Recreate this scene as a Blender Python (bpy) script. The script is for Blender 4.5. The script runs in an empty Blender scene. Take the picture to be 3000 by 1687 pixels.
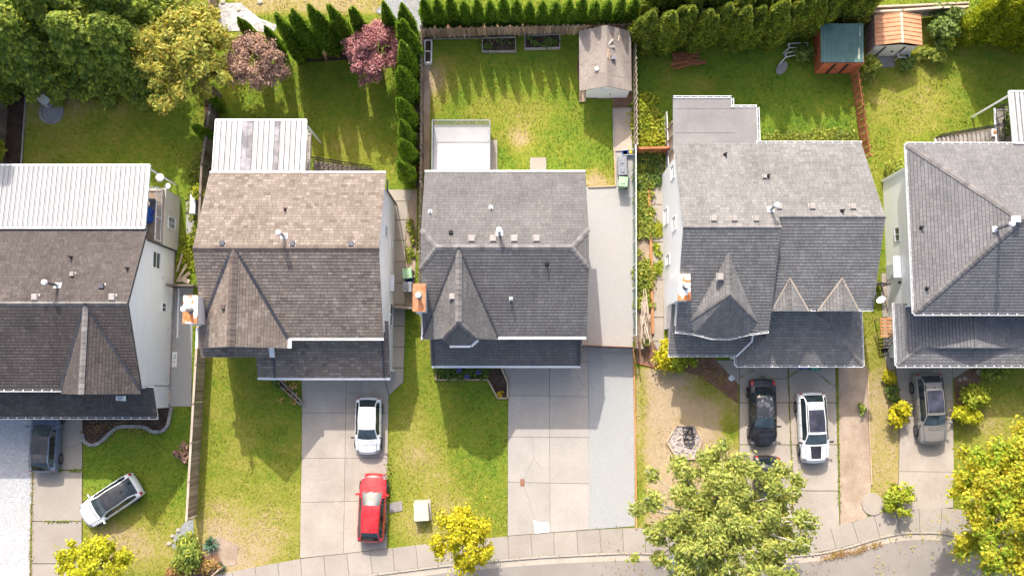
import bpy, math, random
import numpy as np
from mathutils import Vector, Matrix
random.seed(11)
rng = np.random.default_rng(11)
scene = bpy.context.scene
COL = scene.collection

# ------------------------------------------------------------ camera, sky, sun, exposure
FPX, CAMH = 2700.0, 61.0
TH = math.atan(287.0 / FPX)
cam_data = bpy.data.cameras.new('drone_camera')
cam_data.sensor_width = 36.0
cam_data.lens = 36.0 * FPX / 3000.0
cam_data.clip_end = 900.0
cam = bpy.data.objects.new('drone_camera', cam_data)
cam.location = (0, 0, CAMH)
cam.rotation_euler = (TH, 0, 0)
COL.objects.link(cam)
scene.camera = cam

SUN = Vector((-0.22, 1.13, 1.0)).normalized()
world = bpy.data.worlds.new('World')
scene.world = world
world.use_nodes = True
wn = world.node_tree.nodes
bg = wn['Background']
sky = wn.new('ShaderNodeTexSky')
sky.sky_type = 'NISHITA'
sky.sun_disc = False
sky.sun_elevation = math.asin(SUN.z)
sky.sun_rotation = math.atan2(SUN.x, SUN.y)
sky.air_density = 1.0
sky.dust_density = 5.0
sky.ozone_density = 0.4
world.node_tree.links.new(sky.outputs[0], bg.inputs[0])
bg.inputs[1].default_value = 0.15
sun_data = bpy.data.lights.new('sun', 'SUN')
sun_data.energy = 2.8
sun_data.angle = math.radians(0.6)
sun_data.color = (1.0, 0.945, 0.865)
sun = bpy.data.objects.new('sun', sun_data)
sun.rotation_euler = (-SUN).to_track_quat('-Z', 'Y').to_euler()
sun.location = (0, 0, 100)
COL.objects.link(sun)
scene.view_settings.view_transform = 'Standard'
scene.view_settings.look = 'None'
scene.view_settings.gamma = 1.0
scene.view_settings.use_curve_mapping = False
scene.view_settings.exposure = 0.94

# ------------------------------------------------------------ placing helpers
_c, _s = math.cos(TH), math.sin(TH)
def U(px, py, z=0.0):
    """real place (metres) of a point of the survey picture that lies at height z"""
    xc, yc = (px - 1500.0) / FPX, (843.5 - py) / FPX
    y, zz = yc * _c + _s, yc * _s - _c
    t = (z - CAMH) / zz
    return Vector((t * xc, t * y, z))
def U2(px, py, z=0.0):
    v = U(px, py, z)
    return (v.x, v.y)
def UP(px, py, plane):
    """same, on a sloping plane z = a + b*y"""
    a, b = plane
    z = 6.0
    for _ in range(12):
        z = a + b * U(px, py, z).y
    return U(px, py, z)

WP = {}
def wpos(o):
    return WP.get(o.name, Vector((0, 0, 0)))
def put(o, parent=None, at=(0, 0, 0)):
    COL.objects.link(o)
    at = Vector(at)
    if parent is not None:
        o.parent = parent
        o.location = at - wpos(parent)
    else:
        o.location = at
    WP[o.name] = at
    return o
def tag(o, label=None, cat=None, group=None, kind=None):
    if label: o['label'] = label
    if cat: o['category'] = cat
    if group: o['group'] = group
    if kind: o['kind'] = kind
    return o
def thing(name, label, cat, at=(0, 0, 0), group=None):
    o = bpy.data.objects.new(name, None)
    o.empty_display_size = 0.3
    put(o, None, at)
    return tag(o, label, cat, group)

class MB:
    def __init__(s):
        s.v, s.f, s.m = [], [], []
    def add(s, pts, mi=0):
        b = len(s.v)
        s.v += [tuple(p) for p in pts]
        s.f.append(tuple(range(b, b + len(pts))))
        s.m.append(mi)
        return s
    def box(s, x0, x1, y0, y1, z0, z1, mi=0):
        return s.hexa([(x0, y0, z0), (x1, y0, z0), (x1, y1, z0), (x0, y1, z0),
                       (x0, y0, z1), (x1, y0, z1), (x1, y1, z1), (x0, y1, z1)], mi)
    def hexa(s, p, mi=0):
        b = len(s.v)
        s.v += [tuple(q) for q in p]
        for q in ((3, 2, 1, 0), (4, 5, 6, 7), (0, 1, 5, 4), (1, 2, 6, 5), (2, 3, 7, 6), (3, 0, 4, 7)):
            s.f.append(tuple(b + i for i in q)); s.m.append(mi)
        return s
    def bar(s, p0, p1, w, h, mi=0, up=(0, 0, 1)):
        """box along p0-p1, width w sideways, height h along up, resting centred"""
        p0, p1, up = Vector(p0), Vector(p1), Vector(up)
        d = (p1 - p0).normalized()
        if abs(d.dot(up)) > 0.98: up = Vector((0, 1, 0))
        sd = d.cross(up).normalized() * (w / 2)
        u = sd.cross(d).normalized() * (h / 2)
        return s.hexa([p0 - sd - u, p0 + sd - u, p1 + sd - u, p1 - sd - u,
                       p0 - sd + u, p0 + sd + u, p1 + sd + u, p1 - sd + u], mi)
    def prism(s, poly, z0, z1, mi=0, mside=None):
        n = len(poly)
        a = sum(poly[i][0] * poly[(i + 1) % n][1] - poly[(i + 1) % n][0] * poly[i][1] for i in range(n))
        if a < 0: poly = poly[::-1]
        b = len(s.v)
        s.v += [(p[0], p[1], z0) for p in poly] + [(p[0], p[1], z1) for p in poly]
        s.f.append(tuple(b + n + i for i in range(n))); s.m.append(mi)
        s.f.append(tuple(b + n - 1 - i for i in range(n))); s.m.append(mi)
        for i in range(n):
            j = (i + 1) % n
            s.f.append((b + i, b + j, b + n + j, b + n + i)); s.m.append(mi if mside is None else mside)
        return s
    def tube(s, p0, p1, r0, r1=None, n=8, mi=0, caps=True):
        r1 = r0 if r1 is None else r1
        p0, p1 = Vector(p0), Vector(p1)
        d = (p1 - p0).normalized()
        a = d.orthogonal().normalized(); c = d.cross(a)
        b = len(s.v)
        for k in range(n):
            t = 2 * math.pi * k / n
            o = a * math.cos(t) + c * math.sin(t)
            s.v.append(tuple(p0 + o * r0)); s.v.append(tuple(p1 + o * r1))
        for k in range(n):
            j = (k + 1) % n
            s.f.append((b + 2 * k, b + 2 * j, b + 2 * j + 1, b + 2 * k + 1)); s.m.append(mi)
        if caps:
            s.f.append(tuple(b + 2 * k + 1 for k in range(n))); s.m.append(mi)
            s.f.append(tuple(b + 2 * (n - 1 - k) for k in range(n))); s.m.append(mi)
        return s
    def dome(s, c, r, h, n=12, rings=4, mi=0):
        b = len(s.v)
        for i in range(rings):
            t = i / rings * math.pi / 2
            for k in range(n):
                a = 2 * math.pi * k / n
                s.v.append((c[0] + r * math.cos(t) * math.cos(a), c[1] + r * math.cos(t) * math.sin(a), c[2] + h * math.sin(t)))
        s.v.append((c[0], c[1], c[2] + h))
        for i in range(rings - 1):
            for k in range(n):
                j = (k + 1) % n
                s.f.append((b + i * n + k, b + i * n + j, b + (i + 1) * n + j, b + (i + 1) * n + k)); s.m.append(mi)
        for k in range(n):
            s.f.append((b + (rings - 1) * n + k, b + (rings - 1) * n + (k + 1) % n, b + rings * n)); s.m.append(mi)
        return s
    def mesh(s, name, mats, smooth=False):
        me = bpy.data.meshes.new(name)
        me.from_pydata(s.v, [], s.f)
        for m in (mats if isinstance(mats, (list, tuple)) else [mats]):
            me.materials.append(m)
        if any(s.m):
            me.polygons.foreach_set('material_index', s.m)
        if smooth:
            me.polygons.foreach_set('use_smooth', [True] * len(s.f))
        me.update()
        return me
    def build(s, name, mats, parent=None, at=(0, 0, 0), smooth=False):
        return put(bpy.data.objects.new(name, s.mesh(name, mats, smooth)), parent, at)

def inst(name, me, parent, at, M=None):
    """object sharing mesh data; M is an optional 3x3 rotation"""
    o = bpy.data.objects.new(name, me)
    put(o, parent, at)
    if M is not None:
        o.rotation_euler = M.to_euler()
    return o
def copy_tree(o, at, rz=None, name=None):
    def rec(a, parent):
        c = a.copy(); COL.objects.link(c); c.parent = parent
        for ch in list(a.children): rec(ch, c)
        return c
    c = rec(o, None)
    c.location = at
    if rz is not None: c.rotation_euler.z = rz
    WP[c.name] = Vector(at)
    return c

# ------------------------------------------------------------ materials
class NT:
    def __init__(s, name):
        s.mat = bpy.data.materials.new(name)
        s.mat.use_nodes = True
        s.t = s.mat.node_tree
        s.b = s.t.nodes['Principled BSDF']
        s.out = s.t.nodes['Material Output']
    def n(s, typ, **kw):
        x = s.t.nodes.new('ShaderNode' + typ)
        for k, v in kw.items(): setattr(x, k, v)
        return x
    def l(s, a, b): s.t.links.new(a, b)
    def pos(s):
        return s.n('NewGeometry').outputs['Position']
    def noise(s, scale, detail=4, rough=0.55, vec=None, dist=0.0):
        x = s.n('TexNoise')
        x.inputs['Scale'].default_value = scale
        x.inputs['Detail'].default_value = detail
        x.inputs['Roughness'].default_value = rough
        x.inputs['Distortion'].default_value = dist
        s.l(vec if vec is not None else s.pos(), x.inputs['Vector'])
        return x.outputs['Fac']
    def rng(s, x, a, b, c=0.0, d=1.0):
        m = s.n('MapRange')
        s.l(x, m.inputs[0])
        for i, v in enumerate((a, b, c, d)): m.inputs[i + 1].default_value = v
        return m.outputs[0]
    def mix(s, f, a, b, mode='MIX'):
        m = s.n('Mix', data_type='RGBA', blend_type=mode)
        for sock, v in ((m.inputs[0], f), (m.inputs[6], a), (m.inputs[7], b)):
            if isinstance(v, (int, float)): sock.default_value = v
            elif isinstance(v, (tuple, list)): sock.default_value = tuple(v[:3]) + (1,)
            else: s.l(v, sock)
        return m.outputs[2]
    def math(s, op, a, b=0.0, c=None):
        m = s.n('Math', operation=op)
        for i, v in enumerate((a, b, c)):
            if v is None: continue
            if isinstance(v, (int, float)): m.inputs[i].default_value = v
            else: s.l(v, m.inputs[i])
        return m.outputs[0]
    def grey(s, f):
        c = s.n('CombineColor')
        for i in range(3): s.l(f, c.inputs[i])
        return c.outputs[0]
    def orand(s): return s.n('ObjectInfo').outputs['Random']
    def island(s): return s.n('NewGeometry').outputs['Random Per Island']
    def bump(s, h, strength=0.3, dist=0.02):
        b = s.n('Bump')
        b.inputs['Strength'].default_value = strength
        b.inputs['Distance'].default_value = dist
        s.l(h, b.inputs['Height'])
        s.l(b.outputs[0], s.b.inputs['Normal'])
    def done(s, col, rough=0.8, spec=0.3, metal=0.0, coat=0.0):
        if isinstance(col, (tuple, list)): s.b.inputs['Base Color'].default_value = tuple(col[:3]) + (1,)
        else: s.l(col, s.b.inputs['Base Color'])
        if isinstance(rough, (int, float)): s.b.inputs['Roughness'].default_value = rough
        else: s.l(rough, s.b.inputs['Roughness'])
        s.b.inputs['Specular IOR Level'].default_value = spec
        s.b.inputs['Metallic'].default_value = metal
        s.b.inputs['Coat Weight'].default_value = coat
        s.b.inputs['Coat Roughness'].default_value = 0.05
        return s.mat

def surf(name, c1, c2, scale=1.0, fine=20.0, fineamt=0.25, rough=0.85, spec=0.25, metal=0.0, bump=0.0, orand=0.0,
         stretch=None, lo=0.35, hi=0.65, coat=0.0):
    """two tones blended by broad noise, a fine grain over them, optional per-object tone"""
    t = NT(name)
    vec = t.pos()
    if stretch:
        mp = t.n('Mapping'); mp.inputs['Scale'].default_value = stretch
        t.l(vec, mp.inputs[0]); vec = mp.outputs[0]
    col = t.mix(t.rng(t.noise(scale, 5, vec=vec), lo, hi), c1, c2)
    fn = t.noise(fine, 3, 0.7, vec=vec)
    col = t.mix(1.0, col, t.grey(t.rng(fn, 0.25, 0.75, 1 - fineamt, 1 + fineamt)), 'MULTIPLY')
    if orand:
        col = t.mix(1.0, col, t.grey(t.rng(t.orand(), 0, 1, 1 - orand, 1 + orand)), 'MULTIPLY')
    if bump: t.bump(fn, bump, 0.02)
    return t.done(col, rough, spec, metal, coat)

def shingle_mat(name, pal, streak=0.12):
    """each shingle takes a tone of the palette; light dust and streaks over them"""
    t = NT(name)
    r = t.math('FRACT', t.math('ADD', t.island(), t.orand()))
    ramp = t.n('ValToRGB'); ramp.color_ramp.interpolation = 'LINEAR'
    el = ramp.color_ramp.elements
    while len(el) < len(pal): el.new(0.5)
    for i, c in enumerate(pal):
        el[i].position = i / (len(pal) - 1); el[i].color = tuple(c) + (1,)
    t.l(r, ramp.inputs[0])
    big = t.noise(0.5, 4)
    col = t.mix(1.0, ramp.outputs[0], t.grey(t.rng(big, 0.3, 0.7, 1 - streak, 1 + streak)), 'MULTIPLY')
    mp = t.n('Mapping'); mp.inputs['Scale'].default_value = (2.6, .35, .5); t.l(t.pos(), mp.inputs[0])
    st = t.noise(1.0, 5, .65, vec=mp.outputs[0])
    col = t.mix(1.0, col, t.grey(t.rng(st, 0.3, 0.72, 1.07, 0.86)), 'MULTIPLY')
    fn = t.noise(45, 2, 0.8)
    col = t.mix(1.0, col, t.grey(t.rng(fn, 0.2, 0.8, 0.76, 1.24)), 'MULTIPLY')
    return t.done(col, 0.92, 0.2)

def leaf_mat(name, c1, c2, c3, scale=0.8, trans=0.3, var=0.35):
    """c1..c2 by clump, some leaves c3, each leaf a little lighter or darker"""
    t = NT(name)
    cl = t.rng(t.noise(scale, 3), 0.36, 0.64)
    col = t.mix(cl, c1, c2)
    isl = t.island()
    col = t.mix(t.rng(isl, 0.72, 1.0), col, c3)
    v = t.math('FRACT', t.math('MULTIPLY', isl, 17.3))
    col = t.mix(1.0, col, t.grey(t.rng(v, 0, 1, 1 - var, 1 + var)), 'MULTIPLY')
    t.done(col, 0.55, 0.25)
    tr = t.n('BsdfTranslucent')
    t.l(t.mix(1.0, col, (1.25, 1.2, 0.7), 'MULTIPLY'), tr.inputs[0])
    ms = t.n('MixShader'); ms.inputs[0].default_value = trans
    t.l(t.b.outputs[0], ms.inputs[1]); t.l(tr.outputs[0], ms.inputs[2])
    t.l(ms.outputs[0], t.out.inputs[0])
    return t.mat
def paint(name, c, rough=0.3, coat=0.4, dust=0.06):
    t = NT(name)
    d = t.rng(t.noise(2.5, 4), 0.4, 0.75, 0, dust)
    col = t.mix(d, c, (0.45, 0.42, 0.38))
    return t.done(col, rough, 0.35, 0.0, coat)
def glass(name, c=(0.008, 0.013, 0.016)):
    t = NT(name)
    col = t.mix(t.rng(t.noise(1.3, 3), 0.4, 0.65), c, tuple(x * 2.2 + 0.004 for x in c))
    return t.done(col, 0.06, 0.7)

def paving(name, c1, c2, stain=.2, orand=.05):
    t = NT(name)
    col = t.mix(t.rng(t.noise(.55, 5), .35, .65), c1, c2)
    k = t.rng(t.noise(1.1, 5, .6, dist=.5), .56, .74, 0, stain)
    col = t.mix(k, col, (.2, .17, .14))
    mp = t.n('Mapping'); mp.inputs['Scale'].default_value = (2.2, .3, 1); t.l(t.pos(), mp.inputs[0])
    col = t.mix(t.rng(t.noise(1.0, 4, vec=mp.outputs[0]), .55, .8, 0, stain * .6), col, (.22, .2, .18))
    col = t.mix(t.rng(t.noise(9, 2, .8), .7, .78, 0, stain * 1.2), col, (.13, .11, .09))
    fn = t.noise(16, 3, .7)
    col = t.mix(1.0, col, t.grey(t.rng(fn, .25, .75, .88, 1.12)), 'MULTIPLY')
    col = t.mix(1.0, col, t.grey(t.rng(t.orand(), 0, 1, 1 - orand, 1 + orand)), 'MULTIPLY')
    t.bump(fn, .15, .01)
    return t.done(col, .92, .2)
M = {}
M['shingle_taupe'] = shingle_mat('shingle_taupe', [(0.07896, 0.06618, 0.06317), (0.109, 0.09325, 0.08874), (0.09024, 0.0767, 0.0737), (0.1241, 0.1068, 0.1015)])
M['shingle_tan'] = shingle_mat('shingle_tan', [(0.1554, 0.1235, 0.1055), (0.252, 0.209, 0.177), (0.1974, 0.1622, 0.1375), (0.2142, 0.1763, 0.1507), (0.2898, 0.2468, 0.2147)], 0.08)
M['shingle_grey'] = shingle_mat('shingle_grey', [(.135, .128, .127), (.162, .155, .153), (.145, .138, .137), (.175, .167, .164)])
M['shingle_ash'] = shingle_mat('shingle_ash', [(.172, .165, .162), (.228, .22, .215), (.19, .183, .18), (.245, .237, .23)], 0.12)
M['shingle_slate'] = shingle_mat('shingle_slate', [(0.1584, 0.1549, 0.1619), (0.198, 0.1936, 0.2006), (0.1716, 0.1672, 0.1742), (0.2112, 0.2068, 0.213)], 0.1)
M['underlay'] = surf('underlay', (.05, .046, .045), (.08, .075, .072), 1.0, 20, .2, .95)
M['cap_dark'] = surf('cap_dark', (.075, .068, .068), (.1, .092, .09), 2, 30, .25, .9, orand=.2)
M['cap_brown'] = surf('cap_brown', (.12, .095, .085), (.15, .12, .105), 2, 30, .25, .9, orand=.15)
M['cap_grey'] = surf('cap_grey', (.15, .142, .14), (.2, .19, .185), 2, 30, .25, .9, orand=.2)
M['flashing'] = surf('flashing', (.045, .046, .055), (.07, .07, .08), 2, 20, .2, .5, .4)
M['white'] = surf('white', (.76, .77, .79), (.82, .82, .82), .7, 9, .05, .55, .35)
M['siding'] = surf('siding', (.8, .805, .82), (.84, .84, .85), .5, 6, .05, .6, .3, stretch=(1, 1, 6))
M['siding_cream'] = surf('siding_cream', (.58, .555, .5), (.66, .63, .57), .6, 7, .08, .7, .25)
M['siding_grey'] = surf('siding_grey', (.5, .52, .56), (.6, .62, .65), .6, 8, .07, .65, .3)
M['soffit'] = surf('soffit', (.6, .6, .6), (.66, .66, .66), .7, 9, .05, .7)
M['trough'] = surf('trough', (.05, .05, .05), (.12, .1, .08), 3, 12, .4, .9)
M['rust'] = surf('rust', (.5, .17, .06), (.62, .27, .12), 1.6, 14, .3, .8)
def rust_cap():
    t = NT('chimney_cap_metal')
    k = t.rng(t.noise(1.6, 5, 0.6, dist=0.6), 0.5, 0.53)
    rust = t.mix(t.rng(t.noise(5, 4), .3, .7), (.45, .13, .035), (.62, .25, .1))
    return t.done(t.mix(k, rust, (.8, .8, .79)), 0.65, 0.3)
def rust_full():
    t = NT('chimney_cap_rusted')
    k = t.rng(t.noise(0.9, 5, 0.6, dist=0.6), 0.62, 0.66)
    rust = t.mix(t.rng(t.noise(4, 4), .3, .7), (.4, .135, .055), (.55, .26, .14))
    return t.done(t.mix(k, rust, (.7, .68, .66)), 0.75, 0.3)
M['rust_cap'] = rust_cap()
M['rust_full'] = rust_full()
M['metal'] = surf('metal', (.15, .15, .165), (.22, .22, .24), 2, 20, .1, .35, .5, .6)
M['black'] = surf('black', (.02, .02, .022), (.03, .03, .03), 2, 20, .2, .5)
M['vent_tan'] = surf('vent_tan', (.3, .27, .25), (.38, .35, .33), 2, 20, .12, .6)
M['vent_brown'] = surf('vent_brown', (.1, .07, .065), (.13, .1, .09), 2, 20, .12, .6)
M['glass'] = glass('window_glass', (.03, .04, .05))
M['car_glass'] = glass('car_glass')
M['car_screen'] = glass('car_screen', (.03, .042, .048))  # paler base colour stands in for sky reflected in the windscreens
def cover_mat(name, c1, c2, dirt=0.6):
    t = NT(name)
    mp = t.n('Mapping'); mp.inputs['Scale'].default_value = (1.0, 0.25, 1.0)
    t.l(t.pos(), mp.inputs[0])
    col = t.mix(t.rng(t.noise(1.2, 5), .3, .7), c1, c2)
    d = t.rng(t.noise(5.5, 5, .75, vec=mp.outputs[0]), .6, .76, 0, dirt)
    col = t.mix(d, col, (.17, .155, .14))
    col = t.mix(1.0, col, t.grey(t.rng(t.orand(), 0, 1, .95, 1.03)), 'MULTIPLY')
    return t.done(col, 0.55, 0.35)
M['cover'] = cover_mat('cover_metal', (0.423, 0.423, 0.432), (0.486, 0.486, 0.486))
M['cover_groove'] = surf('cover_groove', (.1, .095, .09), (.2, .19, .19), 2.5, 12, .3, .8)
M['clear_panel'] = glass('clear_panel', (.16, .15, .16))
M['concrete'] = paving('concrete', (.36, .328, .295), (.41, .373, .335), 0.16)
M['concrete_dull'] = paving('concrete_dull', (0.3441, 0.2976, 0.2511), (0.4232, 0.372, 0.3162), 0.3)
M['concrete_tan'] = paving('concrete_tan', (0.3202, 0.2806, 0.2387), (0.362, 0.322, 0.2793), 0.16)
M['joint'] = surf('joint', (.1, .085, .065), (.14, .12, .09), 3, 20, .3, .95)
M['joint_weedy'] = surf('joint_weedy', (.06, .07, .02), (.12, .1, .06), 1.5, 12, .4, .95)
M['asphalt'] = paving('asphalt', (0.2697, 0.2393, 0.2132), (0.3132, 0.2828, 0.2523), 0.28)
M['kerb'] = surf('kerb', (0.3784, 0.33, 0.2728), (0.44, 0.3828, 0.3168), .8, 12, .15, .9, .2, orand=.06)
def gravel_mat(name, c1, c2, c3, scale=16, big=.8):
    t = NT(name)
    v = t.n('TexVoronoi'); v.inputs['Scale'].default_value = scale
    t.l(t.pos(), v.inputs['Vector'])
    sep = t.n('SeparateColor'); t.l(v.outputs['Color'], sep.inputs[0])
    col = t.mix(sep.outputs[0], c1, c2)
    col = t.mix(t.rng(t.noise(big, 4), .45, .75, 0, .8), col, c3)
    col = t.mix(1.0, col, t.grey(t.rng(t.noise(scale * 1.6, 2, .8), .25, .75, .72, 1.28)), 'MULTIPLY')
    t.bump(v.outputs['Distance'], 0.5, 0.03)
    return t.done(col, .95, .2)
M['gravel_white'] = gravel_mat('gravel_white', (0.34, 0.34, 0.357), (0.51, 0.51, 0.51), (0.3995, 0.391, 0.374), 14)
M['gravel_blue'] = gravel_mat('gravel_blue', (0.3191, 0.3272, 0.3227), (0.3988, 0.4004, 0.389), (0.3634, 0.3616, 0.3434), 30, 1.2)
M['gravel_dark'] = gravel_mat('gravel_dark', (.2, .215, .225), (.36, .37, .375), (.27, .27, .26), 16)
M['gravel_pale'] = gravel_mat('gravel_pale', (0.3344, 0.3316, 0.3281), (0.4013, 0.3961, 0.3919), (0.3762, 0.3531, 0.3189), 30, .5)
M['rock'] = gravel_mat('rock', (.3, .29, .3), (.62, .6, .58), (.36, .34, .31), 6)
M['soil'] = surf('soil', (.045, .028, .02), (.09, .058, .042), 1.5, 12, .6, .95, bump=.6)
M['bark'] = surf('bark', (.16, .085, .055), (.26, .16, .11), 1.2, 12, .6, .95, bump=.6)
M['dirt'] = surf('dirt', (.3, .225, .165), (.42, .33, .25), .8, 14, .35, .95, bump=.4)
M['sand'] = surf('sand', (.42, .34, .27), (.5, .42, .34), .8, 14, .15, .95)
M['timber'] = surf('timber', (.42, .3, .2), (.54, .41, .29), 2, 24, .2, .85, orand=.15)
M['timber_grey'] = surf('timber_grey', (.3, .27, .24), (.4, .365, .33), 2, 24, .25, .9, orand=.2)
M['timber_red'] = surf('timber_red', (.32, .115, .055), (.42, .16, .08), 1.5, 20, .25, .8, orand=.2)
M['timber_orange'] = surf('timber_orange', (.46, .2, .08), (.55, .27, .12), 1.5, 20, .25, .8, orand=.15)
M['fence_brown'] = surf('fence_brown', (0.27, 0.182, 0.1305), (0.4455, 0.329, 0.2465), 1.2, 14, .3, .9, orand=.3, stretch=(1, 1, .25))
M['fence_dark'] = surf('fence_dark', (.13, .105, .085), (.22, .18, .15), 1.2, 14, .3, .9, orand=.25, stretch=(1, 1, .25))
M['fence_grey'] = surf('fence_grey', (.2, .175, .16), (.29, .26, .24), 1.2, 14, .3, .9, orand=.25, stretch=(1, 1, .25))
M['rail_tan'] = surf('rail_tan', (.46, .37, .29), (.55, .46, .37), 2, 18, .2, .9, orand=.1)
M['kerb_block'] = surf('kerb_block', (.27, .255, .24), (.36, .34, .32), 2, 18, .2, .9, orand=.15)
M['trunk'] = surf('trunk', (.13, .1, .075), (.24, .2, .16), 3, 25, .3, .95)
M['trunk_pale'] = surf('trunk_pale', (.36, .32, .27), (.46, .42, .36), 3, 25, .25, .95)
M['membrane'] = surf('membrane', (0.2016, 0.1908, 0.1917), (0.252, 0.2412, 0.2379), .5, 7, .1, .85)
M['deck_white'] = surf('deck_white', (.56, .55, .55), (.6, .59, .59), .5, 6, .04, .7)
M['deck_wood'] = surf('deck_wood', (.36, .28, .21), (.47, .38, .3), 2, 20, .2, .85, orand=.12)
M['shed_roof_tan'] = surf('shed_roof_tan', (0.2442, 0.2052, 0.1809), (0.3404, 0.2926, 0.258), .9, 9, .16, .9, .2, stretch=(1, .4, 1))
M['rail_grey'] = surf('rail_grey', (.22, .24, .26), (.28, .3, .32), 2, 14, .1, .5)
M['shed_orange'] = surf('shed_orange', (.6, .26, .13), (.68, .36, .2), 1.2, 9, .1, .7, orand=.07)
def green_roof():
    t = NT('green_metal_roof')
    mp = t.n('Mapping'); mp.inputs['Scale'].default_value = (2.2, .45, 1)
    t.l(t.pos(), mp.inputs[0])
    k = t.rng(t.noise(1.0, 4, .6, vec=mp.outputs[0]), .655, .675)
    base = t.mix(t.rng(t.noise(1.2, 4), .3, .7), (.085, .16, .15), (.15, .25, .225))
    return t.done(t.mix(k, base, (.55, .55, .42)), .6, .35)
M['green_roof'] = green_roof()
M['brick_red'] = surf('brick_red', (.4, .105, .05), (.47, .14, .07), 1.2, 9, .1, .7)
M['bin_grey'] = surf('bin_grey', (.2, .21, .24), (.25, .26, .28), 2, 14, .08, .5, .4)
M['bin_green'] = surf('bin_green', (.28, .47, .27), (.34, .52, .32), 2, 14, .08, .5, .4)
M['bin_teal'] = surf('bin_teal', (.08, .27, .2), (.11, .32, .25), 2, 14, .08, .5, .4)
M['blue'] = surf('blue', (.02, .09, .42), (.04, .14, .52), 2, 14, .1, .5, .4)
M['yellow'] = surf('yellow', (.75, .48, .03), (.8, .55, .05), 2, 14, .1, .5, .4)
M['cream_box'] = surf('cream_box', (.68, .63, .42), (.72, .68, .48), 1, 8, .05, .5, .35)
M['cover_grey'] = surf('cover_grey', (.24, .22, .22), (.29, .27, .265), 2, 14, .12, .8)
M['paver_red'] = surf('paver_red', (0.2475, 0.112, 0.068), (0.3, 0.152, 0.102), 2, 14, .15, .9)
M['white_patch'] = surf('white_patch', (.72, .72, .7), (.8, .8, .78), 1, 9, .06, .8)
M['ash_black'] = surf('ash_black', (.02, .02, .022), (.09, .085, .085), 3, 16, .5, .95, bump=.5)
M['ash_pale'] = surf('ash_pale', (.3, .25, .22), (.5, .44, .4), 4, 20, .45, .95, bump=.6)
M['terracotta'] = surf('terracotta', (.4, .2, .12), (.48, .28, .18), 2, 14, .1, .85)
def mesh_mat():
    t = NT('chain_link')
    tp = t.n('BsdfTransparent')
    ms = t.n('MixShader'); ms.inputs[0].default_value = .45
    t.done((.22, .34, .36), .6, .3)
    t.l(tp.outputs[0], ms.inputs[1]); t.l(t.b.outputs[0], ms.inputs[2]); t.l(ms.outputs[0], t.out.inputs[0])
    return t.mat
M['chain_link'] = mesh_mat()
# ------------------------------------------------------------ roofs
def clip_rect(poly, a0, a1, b0, b1):
    def cut(pl, ax, lim, sgn):
        o = []
        for i in range(len(pl)):
            p, q = pl[i], pl[(i + 1) % len(pl)]
            dp, dq = sgn * (p[ax] - lim), sgn * (q[ax] - lim)
            if dp >= 0: o.append(p)
            if (dp >= 0) != (dq >= 0):
                t = dp / (dp - dq)
                o.append((p[0] + (q[0] - p[0]) * t, p[1] + (q[1] - p[1]) * t))
        return o
    for ax, lim, sg in ((0, a0, 1), (0, a1, -1), (1, b0, 1), (1, b1, -1)):
        poly = cut(poly, ax, lim, sg)
        if len(poly) < 3: return []
    return poly
def area2(p):
    return 0.5 * abs(sum(p[i][0] * p[(i + 1) % len(p)][1] - p[(i + 1) % len(p)][0] * p[i][1] for i in range(len(p))))

SHW = {}
def shingle_mesh(w, h, mat):
    """one tab: thin slab, butt edge raised"""
    k = (round(w, 3), round(h, 3), mat.name)
    if k not in SHW:
        m = MB(); g = 0.007
        add_tab(m, [(g, 0), (w - g, 0), (w - g, h - .026), (g, h - .026)], Vector((1, 0, 0)), Vector((0, 1, 0)), Vector((0, 0, 1)), Vector((0, 0, 0)), 0.0, h)
        SHW[k] = m.mesh('shingle', mat)
    return SHW[k]
def add_tab(m, poly, u, v, n, o, v0, h):
    top, bot = [], []
    for (a, b) in poly:
        t = 0.024 - 0.018 * (b - v0) / h
        top.append(o + u * a + v * b + n * t)
        bot.append(o + u * a + v * b)
    m.add(top)
    for i in range(len(poly)):
        j = (i + 1) % len(poly)
        if poly[i][1] > v0 + h - .03 and poly[j][1] > v0 + h - .03: continue
        m.add([bot[i], bot[j], top[j], top[i]])

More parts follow.
